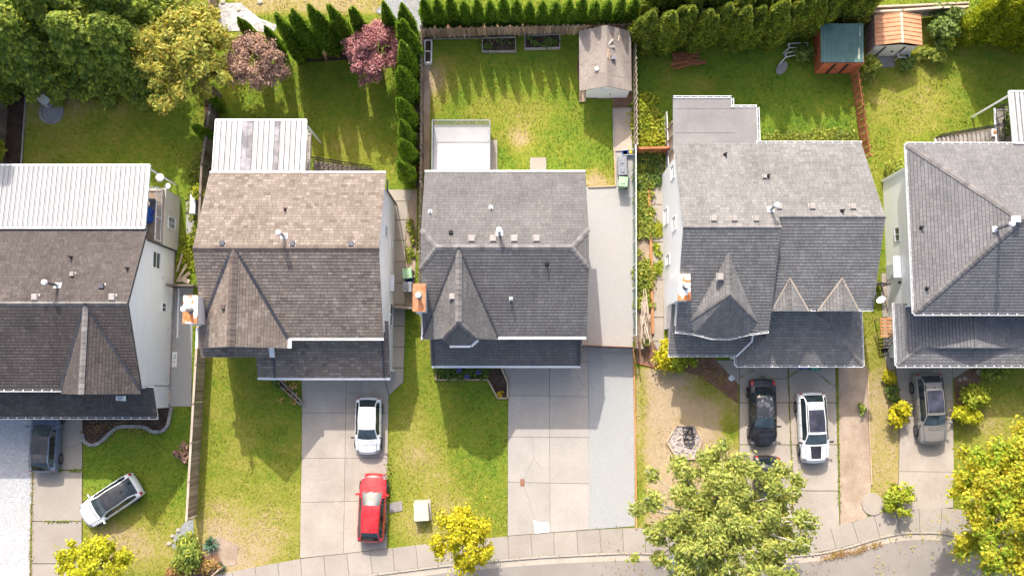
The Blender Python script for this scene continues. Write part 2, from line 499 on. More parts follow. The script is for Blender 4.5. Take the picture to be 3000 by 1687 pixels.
CG = .026  # gap baring dark underlay, put in to draw the course shadow lines
class Roof:
    """one roof part of a house: deck boards plus individual shingles on every face"""
    def __init__(s, house, mat, w=.3, h=.2, quota=300, name='roof', deck='underlay', thick=.1):
        s.house, s.mat, s.w, s.h, s.quota, s.name = house, mat, w, h, quota, name
        s.deck = MB(); s.rest = MB(); s.full = []; s.thick = thick; s.dm = deck
    def face(s, pts):
        pts = [Vector(p) for p in pts]
        n = Vector((0, 0, 0))
        for i in range(len(pts)):
            n += pts[i].cross(pts[(i + 1) % len(pts)])
        n.normalize()
        if n.z < 0: n = -n; pts = pts[::-1]
        low = [p - n * s.thick for p in pts]
        k = len(pts)
        s.deck.add(pts); s.deck.add(low[::-1])
        for i in range(k):
            j = (i + 1) % k
            s.deck.add([pts[i], low[i], low[j], pts[j]], 1)
        u = Vector((-n.y, n.x, 0)).normalized()
        v = n.cross(u)
        if v.z < 0: v = -v; u = -u
        if u.cross(v).dot(n) < 0: u = -u
        o = min(pts, key=lambda p: p.z)
        P = [((p - o).dot(u), (p - o).dot(v)) for p in pts]
        if sum(P[i][0] * P[(i + 1) % k][1] - P[(i + 1) % k][0] * P[i][1] for i in range(k)) < 0: P = P[::-1]
        amin, amax = min(p[0] for p in P), max(p[0] for p in P)
        bmax = max(p[1] for p in P)
        R = Matrix((u, v, n)).transposed()
        b = -0.03
        while b < bmax:
            a = amin - random.random() * s.w
            while a < amax:
                w = s.w * random.choice((.8, 1.0, 1.25))
                c = clip_rect(P, a, a + w, b, b + s.h)
                if c:
                    ar = area2(c)
                    if ar > .97 * w * s.h:
                        s.full.append((o + u * a + v * b, R, w, u, v, n, o, a, b))
                    elif ar > .0015:
                        c2 = clip_rect(P, a + .007, a + w - .007, b, b + s.h - CG)
                        if c2: add_tab(s.rest, c2, u, v, n, o, b, s.h)
                a += w
            b += s.h
        return s
    def done(s):
        r = s.deck.build(s.name, [M[s.dm], M['white']], s.house)
        s.full.sort(key=lambda q: (q[0] - Vector((0, 0, CAMH))).length)
        for i, (p, R, w, u, v, n, o, a, b) in enumerate(s.full):
            if i < s.quota:
                inst('shingle', shingle_mesh(w, s.h, s.mat), r, p, R)
            else:
                add_tab(s.rest, [(a + .007, b), (a + w - .007, b), (a + w - .007, b + s.h - CG), (a + .007, b + s.h - CG)], u, v, n, o, b, s.h)
        if s.rest.f:
            x = s.rest.build('shingle_courses', s.mat, r)
            tag(x, kind='stuff')
        s.obj = r
        return r

CAPM = {}
def ridge_caps(roof, p0, p1, mat, w=.26, L=.32, lift=.035, fold=.10):
    """overlapping bent cap shingles along a ridge or hip"""
    p0, p1 = Vector(p0), Vector(p1)
    d = p1 - p0; ln = d.length; d.normalize()
    n = max(1, round(ln / L)); st = ln / n
    k = (mat.name, round(st, 2), w, fold)
    if k not in CAPM:
        m = MB(); a = w / 2
        t0, t1 = .03, .008
        A = [(0, -a, t0 - fold), (0, 0, t0), (0, a, t0 - fold)]
        B = [(st + .03, -a, t1 - fold), (st + .03, 0, t1), (st + .03, a, t1 - fold)]
        m.add([A[0], B[0], B[1], A[1]]); m.add([A[1], B[1], B[2], A[2]])
        m.add([(0, -a, -fold - .03), A[0], A[1], (0, 0, -.02)]); m.add([(0, 0, -.02), A[1], A[2], (0, a, -fold - .03)])
        CAPM[k] = m.mesh('ridge_cap', mat)
    sd = Vector((0, 0, 1)).cross(d).normalized()
    up = d.cross(sd)
    R = Matrix((d, sd, up)).transposed()
    for i in range(n):
        inst('ridge_cap', CAPM[k], roof, p0 + d * st * i + Vector((0, 0, lift)), R)
def strip(parent, pts, w, mat, name='valley_flashing', lift=.11, thick=.02):
    m = MB()
    for a, b in zip(pts[:-1], pts[1:]):
        a, b = Vector(a) + Vector((0, 0, lift)), Vector(b) + Vector((0, 0, lift))
        m.bar(a, b, w, thick)
    return m.build(name, mat, parent)
def gutter(house, pts, side, w=.13, ticks=.55, plain=False):
    """white eaves gutter with hanger straps; side = outward direction"""
    m = MB(); sd = Vector(side).normalized()
    for a, b in zip(pts[:-1], pts[1:]):
        a, b = Vector(a), Vector(b)
        d = (b - a); L = d.length; d.normalize()
        o = sd - d * sd.dot(d); o.normalize()
        m.bar(a + o * w, b + o * w, .035, .12)
        m.bar(a + o * (w / 2) + Vector((0, 0, -.05)), b + o * (w / 2) + Vector((0, 0, -.05)), w, .02, 0 if plain else 1)
        m.bar(a + o * .012, b + o * .012, .02, .12)
        if plain:
            m.bar(a + o * (w / 2) + Vector((0, 0, .03)), b + o * (w / 2) + Vector((0, 0, .03)), w * .8, .012)
        else:
            n = int(L / ticks)
            for i in range(n + 1):
                q = a + d * (L * i / max(n, 1))
                m.bar(q + Vector((0, 0, .065)), q + o * (w + .02) + Vector((0, 0, .065)), .05, .014)
    return m.build('gutter', [M['white'], M['trough']], house)

# ------------------------------------------------------------ house details
def wall_window(house, c, w, h, nx, ny, mull='v', fm='white', depth=.05):
    """window in a wall whose outward normal is (nx, ny); c = centre on the wall face"""
    c = Vector(c); n = Vector((nx, ny, 0)); t = Vector((-ny, nx, 0)); z = Vector((0, 0, 1))
    f = MB(); b = .07
    def bar(a0, a1, b0, b1, d=depth):
        p = [c + t * x + z * y + n * q for q in (0.0, d) for (x, y) in ((a0, b0), (a1, b0), (a1, b1), (a0, b1))]
        f.hexa(p)
    bar(-w / 2, -w / 2 + b, -h / 2, h / 2); bar(w / 2 - b, w / 2, -h / 2, h / 2)
    bar(-w / 2 + b, w / 2 - b, h / 2 - b, h / 2); bar(-w / 2 + b, w / 2 - b, -h / 2, -h / 2 + b, depth + .03)
    if mull == 'v': bar(-.025, .025, -h / 2 + b, h / 2 - b, depth - .01)
    if mull == 'h': bar(-w / 2 + b, w / 2 - b, -.025, .025, depth - .01)
    fo = f.build('window', M[fm], house)
    g = MB(); g.add([c + n * .015 + t * x + z * y for (x, y) in ((-w / 2 + b, -h / 2 + b), (w / 2 - b, -h / 2 + b), (w / 2 - b, h / 2 - b), (-w / 2 + b, h / 2 - b))])
    g.build('pane', M['glass'], fo)
    return fo
def roof_vent(house, p, slope, w=.36, mat='vent_tan', hh=.16):
    """square box vent: flange, tapered neck, wide hood; slope = dz/dy of the roof under it"""
    x, y, z = p
    m = MB()
    def q(a, b, c): return (x + a, y + b, z + b * slope + c)
    f = w * .54
    m.hexa([q(-f, -f, .02), q(f, -f, .02), q(f, f, .02), q(-f, f, .02), q(-f, -f, .035), q(f, -f, .035), q(f, f, .035), q(-f, f, .035)])
    a, b = w * .34, w * .5
    m.hexa([q(-a, -a, .03), q(a, -a, .03), q(a, a, .03), q(-a, a, .03)] + [(x + i * a, y + j * a, z + hh) for i, j in ((-1, -1), (1, -1), (1, 1), (-1, 1))])
    v = m.build('roof_vent', M[mat], house)
    h = MB()
    h.hexa([(x + i * b, y + j * b, z + hh - .03) for i, j in ((-1, -1), (1, -1), (1, 1), (-1, 1))] +
           [(x + i * b * .8, y + j * b * .8, z + hh + .07) for i, j in ((-1, -1), (1, -1), (1, 1), (-1, 1))])
    h.build('vent_hood', M[mat], v)
    return v
def stack_pipe(house, p, h=.45, r=.045, mat='black', slope=0.5):
    x, y, z = p
    m = MB()
    m.hexa([(x + i * .11, y + j * .11, z + j * .11 * slope + .02) for i, j in ((-1, -1), (1, -1), (1, 1), (-1, 1))] +
           [(x + i * .11, y + j * .11, z + j * .11 * slope + .035) for i, j in ((-1, -1), (1, -1), (1, 1), (-1, 1))])
    m.tube((x, y, z), (x, y, z + .12), r * 2.0, r * 1.2, 10)
    m.tube((x, y, z + .1), (x, y, z + h), r, r, 10)
    return m.build('plumbing_vent', M[mat], house)
def flue(house, p, h=1.6, r=.085, slope=.5, name='flue', cap='white'):
    x, y, z = p
    m = MB()
    m.hexa([(x + i * .2, y + j * .17, z + j * .17 * slope + .02) for i, j in ((-1, -1), (1, -1), (1, 1), (-1, 1))] +
           [(x + i * .2, y + j * .17, z + j * .17 * slope + .04) for i, j in ((-1, -1), (1, -1), (1, 1), (-1, 1))], 1)
    m.tube((x, y, z), (x, y, z + .25), r * 2.0, r * 1.05, 12, 1)
    m.tube((x, y, z + .2), (x, y, z + h), r, r, 12)
    f = m.build(name, [M['metal'], M['white']], house, smooth=False)
    c = MB()
    c.tube((x, y, z + h - .04), (x, y, z + h + .12), r * 1.9, r * 1.9, 14)
    c.dome((x, y, z + h + .12), r * 1.95, r * .9, 14, 3)
    c.build('rain_cap', M[cap], f)
    return f
def chimney(house, x0, x1, y0, y1, z0, z1, topmat, wallmat='siding', fl=(.5, .5), flh=.55, name='chimney'):
    m = MB()
    m.box(x0, x1, y0, y1, z0, z1)
    c = m.build(name, M[wallmat], house)
    t = MB()
    t.box(x0 - .04, x1 + .04, y0 - .04, y1 + .04, z1 - .1, z1 + .02)
    cx, cy = x0 + (x1 - x0) * fl[0], y0 + (y1 - y0) * fl[1]
    cap = t.build('chimney_cap', M[topmat], c)
    f = MB()
    f.tube((cx, cy, z1), (cx, cy, z1 + flh), .1, .1, 12)
    f.tube((cx, cy, z1), (cx, cy, z1 + .08), .22, .14, 12)
    f.tube((cx, cy, z1 + flh), (cx, cy, z1 + flh + .1), .17, .17, 14, 1)
    f.dome((cx, cy, z1 + flh + .1), .18, .1, 14, 3, 1)
    f.build('flue_pipe', [M['metal'], M['white']], c)
    return c
def ribbed_cover(house, x0, x1, yb, yf, zb, zf, pw, mat, clear=(), name='patio_cover'):
    """ribbed metal patio cover: frame with one object per pan"""
    fr = MB()
    fr.bar((x0, yf, zf - .05), (x1, yf, zf - .05), .12, .16)
    fr.bar((x0, yb, zb - .06), (x1, yb, zb - .06), .1, .14)
    for x in (x0, x1):
        fr.bar((x, yb, zb - .04), (x, yf, zf - .04), .06, .16)
    n = max(2, int((x1 - x0) / 3.0))
    for i in range(n + 1):
        x = x0 + .1 + (x1 - x0 - .2) * i / n
        fr.box(x - .05, x + .05, yf - .25, yf - .15, 0, zf - .12)
    f = fr.build(name, M['white'], house)
    n = round((x1 - x0) / pw); w = (x1 - x0) / n
    L = math.hypot(yf - yb, zf - zb)
    def pan(mt, rib):
        m = MB(); r = .045
        prof = [(0, -.03), (.07, -.03), (.072, r), (.11, r), (.125, 0), (w * .62, 0), (w * .64, .02), (w * .7, .02), (w * .72, 0), (w, 0), (w, -.03)]
        if not rib: prof = [(0, 0), (.02, .02), (.05, .02), (.07, 0), (w, 0)]
        for k, ((a, b), (c, d)) in enumerate(zip(prof[:-1], prof[1:])):
            m.add([(a, 0, b), (c, 0, d), (c, L, d), (a, L, b)], 1 if rib and k == 0 else 0)
            m.add([(a, 0, b - .012), (a, L, b - .012), (c, L, d - .012), (c, 0, d - .012)])
        return m.mesh('roof_pan', [mt, M['cover_groove']])
    me, mc = pan(mat, True), pan(M['clear_panel'], False)
    d = Vector((0, yf - yb, zf - zb)).normalized()
    up = Vector((1, 0, 0)).cross(d)
    if up.z < 0:
        R = Matrix((Vector((1, 0, 0)), d, up)).transposed()
    R = Matrix((Vector((1, 0, 0)), d, up)).transposed()
    for i in range(n):
        xm = x0 + w * (i + .5)
        cl = any(a < xm < b for a, b in clear)
        o = inst('clear_pan' if cl else 'roof_pan', mc if cl else me, f, (x0 + w * i, yb, zb), R)
        if cl: o['label'] = 'smoky clear panel of the patio cover'
    return f
def railing(parent, pts, z, h=1.05, mat='white', gap=.13, name='railing', tr=.05, pk=.018):
    m = MB()
    for a, b in zip(pts[:-1], pts[1:]):
        a, b = Vector((a[0], a[1], z if len(a) < 3 else a[2])), Vector((b[0], b[1], z if len(b) < 3 else b[2]))
        up = Vector((0, 0, h))
        m.bar(a + up, b + up, tr, .05)
        m.bar(a + Vector((0, 0, .1)), b + Vector((0, 0, .1)), .035, .035)
        L = (b - a).length; n = int(L / gap)
        for i in range(n + 1):
            q = a + (b - a) * (i / max(n, 1))
            r = pk if i % 12 else .05
            m.box(q.x - r / 2, q.x + r / 2, q.y - r / 2, q.y + r / 2, q.z, q.z + h)
    return m.build(name, M[mat], parent)

# ------------------------------------------------------------ fences
BRD = {}
def board_mesh(w, t, h, mat, dog=False):
    k = (w, t, h, mat.name)
    if k not in BRD:
        m = MB()
        m.hexa([(-w / 2, -t / 2, 0), (w / 2, -t / 2, 0), (w / 2, t / 2, 0), (-w / 2, t / 2, 0),
                (-w / 2, -t / 2, h), (w / 2, -t / 2, h), (w / 2, t / 2, h), (-w / 2, t / 2, h)])
        BRD[k] = m.mesh('board', mat)
    return BRD[k]
def fence(name, label, cat, pts, h, mat, bw=.14, pitch=.15, shadow=False, railmat=None, cap=True, post_every=2.4, zs=None, group=None):
    """wooden fence along pts (ground line): posts, rails, one object per board"""
    pts = [Vector((p[0], p[1], 0)) for p in pts]
    root = thing(name, label, cat, pts[0], group)
    rm = M[railmat or mat]
    rails, posts = MB(), []
    for a, b in zip(pts[:-1], pts[1:]):
        d = b - a; L = d.length; d.normalize(); nrm = Vector((-d.y, d.x, 0))
        for z in ((.3, h - .25) if not cap else (.3, h - .25)):
            rails.bar(a + Vector((0, 0, z)), b + Vector((0, 0, z)), .045, .09)
        if cap:
            rails.bar(a + Vector((0, 0, h + .02)), b + Vector((0, 0, h + .02)), .14, .035)
        n = max(1, round(L / post_every))
        for i in range(n + 1):
            posts.append(a + d * (L * i / n))
        k = int(L / pitch)
        R = Matrix((d, nrm, Vector((0, 0, 1)))).transposed()
        for i in range(k):
            q = a + d * (pitch * (i + .5))
            off = (.04 if (i % 2 or not shadow) else -.04)
            me = board_mesh(bw, .02, round(h - .02 - (.0 if cap else random.choice((0, .03))), 2), M[mat])
            inst('board', me, root, q + nrm * off + Vector((0, 0, .02)), R)
    rails.build('rail', rm, root)
    pm = MB().box(-.05, .05, -.05, .05, 0, h + .1).mesh('post', rm)
    for p in posts:
        inst('post', pm, root, p)
    return root

# ------------------------------------------------------------ foliage
def quads_object(name, C, N, size, asp, mat, parent=None, at=(0, 0, 0), extra=None):
    """cloud of small rhombic leaves: centres C, facing N"""
    C = np.asarray(C, float); N = np.asarray(N, float); n = len(C)
    N /= np.linalg.norm(N, axis=1, keepdims=True) + 1e-9
    r = rng.normal(size=(n, 3))
    T = np.cross(N, r); T /= np.linalg.norm(T, axis=1, keepdims=True) + 1e-9
    B = np.cross(N, T)
    s = (np.asarray(size) * np.ones(n))[:, None]
    V = np.empty((n, 4, 3))
    V[:, 0] = C + T * s * asp * .5; V[:, 1] = C + B * s * .5 + N * s * .06
    V[:, 2] = C - T * s * asp * .5; V[:, 3] = C - B * s * .5 + N * s * .06
    return poly_object(name, V.reshape(-1, 3), 4, mat, parent, at, extra)
def poly_mesh(name, V, k, mat):
    n = len(V) // k
    me = bpy.data.meshes.new(name)
    me.vertices.add(len(V)); me.vertices.foreach_set('co', np.ascontiguousarray(V, dtype=np.float32).ravel())
    me.loops.add(n * k); me.loops.foreach_set('vertex_index', np.arange(n * k, dtype=np.int32))
    me.polygons.add(n); me.polygons.foreach_set('loop_start', np.arange(0, n * k, k, dtype=np.int32))
    me.materials.append(mat)
    me.update(calc_edges=True)
    return me
def poly_object(name, V, k, mat, parent=None, at=(0, 0, 0), extra=None):
    return put(bpy.data.objects.new(name, poly_mesh(name, V, k, mat)), parent, at)

def unit(n):
    d = rng.normal(size=(n, 3)); return d / np.linalg.norm(d, axis=1, keepdims=True)
def clump_cloud(center, rad, nclump, cr, nleaf, zmin=-.35, fill=.45, up=.5, spread=1.0):
    """leaf positions gathered in clumps over an uneven ellipsoid crown"""
    d = unit(nclump * 3); d = d[d[:, 2] > zmin][:nclump]
    k = fill + (1 - fill) * rng.random(len(d)) ** .6
    k *= .82 + .3 * rng.random(len(d))
    cc = d * k[:, None] * np.array(rad) + np.array(center)
    crs = cr * (.6 + .8 * rng.random(len(d)))
    idx = rng.choice(len(d), nleaf, p=crs ** 2 / (crs ** 2).sum())
    e = unit(nleaf)
    e[:, 2] = np.where(e[:, 2] < -.2, -e[:, 2] * .6, e[:, 2])
    rr = np.minimum(np.abs(rng.normal(size=nleaf)) * .42 + .3, 1.7)
    C = cc[idx] + e * (crs[idx] * rr)[:, None] * np.array((spread, spread, .6))
    N = e * .6 + np.array((0, 0, up + .1)) + rng.normal(size=(nleaf, 3)) * .45
    return C, N, cc
def limbs(m, base, h0, targets, r0, mi=0, n=7):
    base = Vector(base)
    for t in targets:
        t = Vector(t)
        s = base + Vector((0, 0, h0 * random.uniform(.7, 1.0)))
        mid = s.lerp(t, .5) + Vector((random.uniform(-.2, .2), random.uniform(-.2, .2), .12 * (t - s).length))
        r = r0 * random.uniform(.3, .55)
        m.tube(s, mid, r, r * .6, n, mi, False); m.tube(mid, t, r * .6, r * .2, n, mi, False)
def broad_tree(name, label, base, h, rad, mat, nleaf, leaf, ncl=60, cr=.7, trunk='trunk', lean=(0, 0), cz=.62, zmin=-.35, group=None, fill=.45, asp=1.5, nl=14):
    x, y = base
    root = thing(name, label, 'tree', (x, y, 0), group)
    c = (x + lean[0], y + lean[1], h * cz)
    C, N, cc = clump_cloud(c, rad, ncl, cr, nleaf, zmin, fill)
    m = MB()
    r0 = .035 * h * .7
    m.tube((x, y, 0), (x + lean[0] * .5, y + lean[1] * .5, h * .42), r0, r0 * .7, 9)
    ca_ = np.array(c)
    sel = [ca_ + (cc[i] - ca_) * 1.12 + (0, 0, .25) for i in rng.choice(len(cc), min(nl, len(cc)), replace=False)]
    limbs(m, (x + lean[0] * .5, y + lean[1] * .5, 0), h * .42, sel, r0 * 1.2)
    m.build('trunk', M[trunk], root)
    quads_object('crown', C, N, leaf * (.7 + .6 * rng.random(len(C))), asp, mat, root)
    return root
CEDV = []
def cedar_variant(h, r, tips, n, mat, leaf=.13, pw=1.8):
    """columnar cedar: several upright spires merged, covered in small fan sprays"""
    Cs, Ns = [], []
    m = MB()
    for (dx, dy, hh, rr) in tips:
        k = int(n * hh * rr / sum(t[2] * t[3] for t in tips))
        u = rng.random(k) ** .85
        prof = lambda t: rr * r * np.minimum(1.0, (.62 + 1.8 * t) ) * (1 - np.clip(t, 0, 1) ** pw) ** .85
        z = u * hh * h
        a = rng.random(k) * 2 * np.pi
        lob = 1 + .1 * np.sin(a * 3 + z * 2.1 + dx * 9) + .08 * np.sin(a * 5 - z * 3.3)
        R = prof(u) * lob * (.9 + .16 * rng.random(k))
        Cs.append(np.stack([dx + R * np.cos(a), dy + R * np.sin(a), z + .05], 1))
        Ns.append(np.stack([np.cos(a), np.sin(a), .35 + .3 * rng.normal(size=k)], 1) + rng.normal(size=(k, 3)) * .4)
        seg = 10
        for i in range(seg):
            t0, t1 = i / seg, (i + 1) / seg
            m.tube((dx, dy, t0 * hh * h * .97 + .02), (dx, dy, t1 * hh * h * .97 + .02), max(.02, float(prof(np.array(t0))) * .84), max(.02, float(prof(np.array(t1))) * .84), 9, 0, False)
    C, N = np.concatenate(Cs), np.concatenate(Ns)
    core = m.mesh('cedar_core', mat)  # solid core added inside the sprays to block light from passing through
    n_ = len(C); N = N / np.linalg.norm(N, axis=1, keepdims=True)
    T = np.array((0, 0, 1.0)) + N * .75 + rng.normal(size=(n_, 3)) * .4
    T /= np.linalg.norm(T, axis=1, keepdims=True)
    B = np.cross(N, T); B /= np.linalg.norm(B, axis=1, keepdims=True) + 1e-9
    s = (leaf * (.7 + .6 * rng.random(n_)))[:, None]
    V = np.empty((n_, 4, 3))
    V[:, 0] = C - T * s * .5; V[:, 1] = C + B * s * .5; V[:, 2] = C + T * s * 1.0 + N * s * .25; V[:, 3] = C - B * s * .5
    return poly_mesh('crown', V.reshape(-1, 3), 4, mat), core
def place_cedar(var, label, xy, s=1.0, rz=0.0, group=None, sz=None, name='cedar_tree'):
    crown, core = var
    root = thing(name, label, 'tree', (xy[0], xy[1], 0), group)
    for nm, me in (('crown', crown), ('light_block_core', core)):
        o = inst(nm, me, root, (xy[0], xy[1], 0))
        o.scale = (s, s, sz or s); o.rotation_euler = (0, 0, rz)
    return root
def shrub(name, label, xy, rad, mat, n, leaf, cat='shrub', group=None, ncl=16, asp=1.6, z0=None, spiky=False, up=.5):
    x, y = xy
    root = thing(name, label, cat, (x, y, 0), group)
    if spiky:
        k = n
        a = rng.random(k) * 2 * np.pi; el = .25 + 1.1 * rng.random(k)
        d = np.stack([np.cos(a) * np.cos(el), np.sin(a) * np.cos(el), np.sin(el)], 1)
        L = rad[0] * (.7 + .5 * rng.random(k))
        base = np.array((x, y, .05))
        sd = np.cross(d, (0, 0, 1.0)); sd /= np.linalg.norm(sd, axis=1, keepdims=True)
        V = np.empty((k, 4, 3)); w = leaf
        V[:, 0] = base + sd * w * .5; V[:, 1] = base + d * (L * .6)[:, None] + sd * w * .5
        V[:, 2] = base + d * L[:, None] - np.array((0, 0, 1)) * (L * .15)[:, None]; V[:, 3] = base + d * (L * .6)[:, None] - sd * w * .5
        poly_object('foliage', V.reshape(-1, 3), 4, mat, root)
    else:
        C, N, cc = clump_cloud((x, y, rad[2] * .75 if z0 is None else z0), rad, ncl, min(rad) * .5, n, -.25, .3, up)
        C[:, 2] = np.maximum(C[:, 2], .04)
        quads_object('foliage', C, N, leaf * (.7 + .6 * rng.random(len(C))), asp, mat, root)
        m = MB()
        limbs(m, (x, y, 0), .12, [cc[i] for i in range(min(6, len(cc)))], .05)
        m.build('stem', M['trunk'], root)
    return root

# ------------------------------------------------------------ cars
def crm(p, t):
    """Catmull-Rom through rows of numbers"""
    n = len(p); i = min(int(t), n - 2); f = t - i
    a, b, c, d = p[max(i - 1, 0)], p[i], p[i + 1], p[min(i + 2, n - 1)]
    lin = b + (c - b) * f
    cr = .5 * ((2 * b) + (c - a) * f + (2 * a - 5 * b + 4 * c - d) * f * f + (3 * b - a - 3 * c + d) * f ** 3)
    return lin * .45 + cr * .55
#        y     bow   zc    ze    rw    hw    zs
HATCH = [(.490, -.10, .26, .26, .40, .70, .25), (.498, -.16, .56, .54, .45, .78, .50), (.455, -.12, .74, .69, .64, .90, .62), (.33, -.05, .88, .84, .70, .97, .76),
         (.235, .10, .98, .95, .74, 1.0, .87), (.06, .07, 1.43, 1.37, .60, 1.0, .93), (-.10, .0, 1.50, 1.44, .62, 1.0, .95), (-.33, -.03, 1.45, 1.38, .57, .99, .97),
         (-.452, -.05, 1.03, 1.00, .66, .94, .95), (-.485, .07, .84, .82, .66, .90, .78), (-.498, .10, .55, .53, .60, .85, .5), (-.485, .08, .26, .26, .5, .8, .25)]
SEDAN = [(.490, -.10, .26, .26, .40, .70, .25), (.498, -.16, .55, .53, .45, .78, .48), (.46, -.12, .72, .67, .64, .90, .60), (.34, -.05, .84, .80, .70, .97, .72),
         (.225, .10, .93, .90, .74, 1.0, .84), (.075, .06, 1.38, 1.32, .59, 1.0, .90), (-.06, .0, 1.43, 1.37, .60, 1.0, .91), (-.22, -.04, 1.37, 1.31, .56, .99, .92),
         (-.375, -.03, 1.02, .99, .64, .96, .93), (-.475, .08, .96, .93, .66, .92, .86), (-.498, .12, .6, .58, .6, .85, .5), (-.485, .08, .26, .26, .5, .8, .25)]
SUVR = [(.490, -.10, .30, .30, .45, .72, .28), (.498, -.15, .68, .66, .5, .80, .58), (.455, -.11, .92, .87, .66, .92, .78), (.33, -.04, 1.03, .99, .72, .98, .90),
        (.235, .09, 1.10, 1.07, .75, 1.0, 1.0), (.09, .06, 1.58, 1.52, .62, 1.0, 1.04), (-.08, .0, 1.66, 1.60, .64, 1.0, 1.06), (-.36, -.04, 1.60, 1.53, .58, .99, 1.08),
        (-.455, -.05, 1.15, 1.12, .66, .95, 1.06), (-.487, .07, .95, .93, .66, .92, .86), (-.498, .10, .62, .60, .60, .86, .56), (-.485, .08, .30, .30, .5, .8, .28)]
def car(name, label, at, heading, prof, L, W, body, roof=None, glassm='car_glass', rim='metal', sunroof=False, stripe=None, lamps='lamp_clear', rails=False, dark_rear=False, mirror=None, zoff=0.0):
    """lofted car facing +y; parts: body, windows, lamps, wheels (> rim), mirrors"""
    root = thing(name, label, 'car', (at[0], at[1], 0))
    w2 = W / 2
    rows = [np.array(r) for r in prof]
    sub = 5
    ts = [i / sub for i in range((len(rows) - 1) * sub + 1)]
    grid = []
    for t in ts:
        y, bow, zc, ze, rw, hw, zs = crm(rows, t)
        rw *= w2; hw *= w2
        xs = [0, rw * .5, rw * .88, rw, None, None, hw * .965, hw, hw * .985, hw * .93]
        zz = [zc, zc - (zc - ze) * .22, zc - (zc - ze) * .62, ze, None, None, zs, zs - (zs - .25) * .38, zs - (zs - .25) * .72, .24]
        for k, f in ((4, .14), (5, .84)):
            xs[k] = xs[3] + (xs[6] - xs[3]) * (f + (.05 if k == 4 else -.02)); zz[k] = ze + (zs - ze) * f
        row = []
        for sx in (-1, 1):
            half = []
            for x, z in zip(xs, zz):
                half.append((sx * x, y * L - (abs(bow) if y > 0 else -abs(bow)) * (x / w2) ** 2, max(z, .2)))
            row.append(half)
        grid.append(row[0][::-1] + row[1][1:])
    nc = len(grid[0])                      # 19 columns, centre 9
    parts = {}
    def cls(r, c):
        t = (r + .5) / sub; a = abs(c - 8.5)      # face column: 0..17, centre between 8 and 9
        k = int(a)                                # 0 centre .. 8 sill
        if 4.0 < t < 5.0 and k <= 2: return 'windshield'
        if 7.0 < t < 8.0 and k <= 2: return 'rear_window'
        if k == 4 and 4.45 < t < 7.55:
            if 5.9 < t < 6.05: return 'body'
            return 'side_window'
        if roof and 5.0 < t < 7.0 and k <= 2: return 'roof_panel'
        if sunroof and 5.15 < t < 6.7 and k <= 1: return 'sunroof'
        if stripe and 2.1 < t < 3.9 and k == 0: return 'hood_stripe'
        if 1.4 < t < 2.3 and k in (4, 5): return 'headlight'
        if 8.1 < t < 9.4 and k in (4, 5): return 'taillight'
        return 'body'
    for r in range(len(grid) - 1):
        for c in range(nc - 1):
            k = cls(r, c)
            if k in ('side_window', 'headlight', 'taillight'): k += '.L' if c < 9 else '.R'
            parts.setdefault(k, []).append((r, c))
    mats = {'body': body, 'windshield': M['car_screen'], 'rear_window': M[glassm], 'side_window': M[glassm], 'roof_panel': roof, 'sunroof': M['sunroof'],
            'hood_stripe': stripe, 'headlight': M[lamps], 'taillight': M['lamp_red']}
    for k, fs in parts.items():
        kind = k.split('.')[0]
        m = MB(); idx = {}
        for (r, c) in fs:
            q = []
            for (i, j) in ((r, c), (r + 1, c), (r + 1, c + 1), (r, c + 1)):
                if (i, j) not in idx:
                    idx[(i, j)] = len(m.v); m.v.append(grid[i][j])
                q.append(idx[(i, j)])
            m.f.append(tuple(q)); m.m.append(0)
        if kind == 'body':
            b0 = len(m.v)   # closing floor
            for i in range(len(grid)): m.v += [grid[i][0], grid[i][-1]]
            for i in range(len(grid) - 1):
                m.f.append((b0 + 2 * i, b0 + 2 * i + 1, b0 + 2 * i + 3, b0 + 2 * i + 2)); m.m.append(1)
        me = m.mesh(kind, [mats[kind], M['black']] if kind == 'body' else mats[kind], True)
        put(bpy.data.objects.new(kind, me), root, at=(at[0], at[1], 0))
    sm = MB()
    def seam(cells):
        for (r0, c0), (r1, c1) in zip(cells[:-1], cells[1:]):
            p, q = Vector(grid[r0][c0]), Vector(grid[r1][c1])
            if (q - p).length > .01: sm.bar(p + Vector((0, 0, .002)), q + Vector((0, 0, .002)), .022, .012)
    S = lambda t: int(t * sub)
    for c in (6, 12): seam([(r, c) for r in range(S(1.8), S(4.0) + 1)])
    seam([(S(1.8), c) for c in range(6, 13)])
    for t in (4.75, 5.95, 7.0):
        for a, b in ((14, 17), (4, 1)): seam([(S(t), c) for c in range(a, b + (1 if b > a else -1), 1 if b > a else -1)])
    for c in (6, 12): seam([(r, c) for r in range(S(8.0), S(9.2) + 1)])
    put(bpy.data.objects.new('panel_seam', sm.mesh('panel_seam', M['black'])), root, (at[0], at[1], 0))
    R = .33 if prof is not SUVR else .37
    wm = MB().tube((-.11, 0, 0), (.11, 0, 0), R, R, 20).mesh('wheel', M['tyre'])
    rm = MB()
    for k in range(6):
        a = k * math.pi / 3
        rm.bar((.0, 0, 0), (0, R * .62 * math.cos(a), R * .62 * math.sin(a)), .07, .035, up=(1, 0, 0))
    rm.tube((-.012, 0, 0), (.012, 0, 0), R * .2, R * .2, 10)
    for k in range(16):
        a, b = 2 * math.pi * k / 16, 2 * math.pi * (k + 1) / 16
        rm.bar((0, R * .66 * math.cos(a), R * .66 * math.sin(a)), (0, R * .66 * math.cos(b), R * .66 * math.sin(b)), .05, .03, up=(1, 0, 0))
    rm = rm.mesh('rim', M[rim])
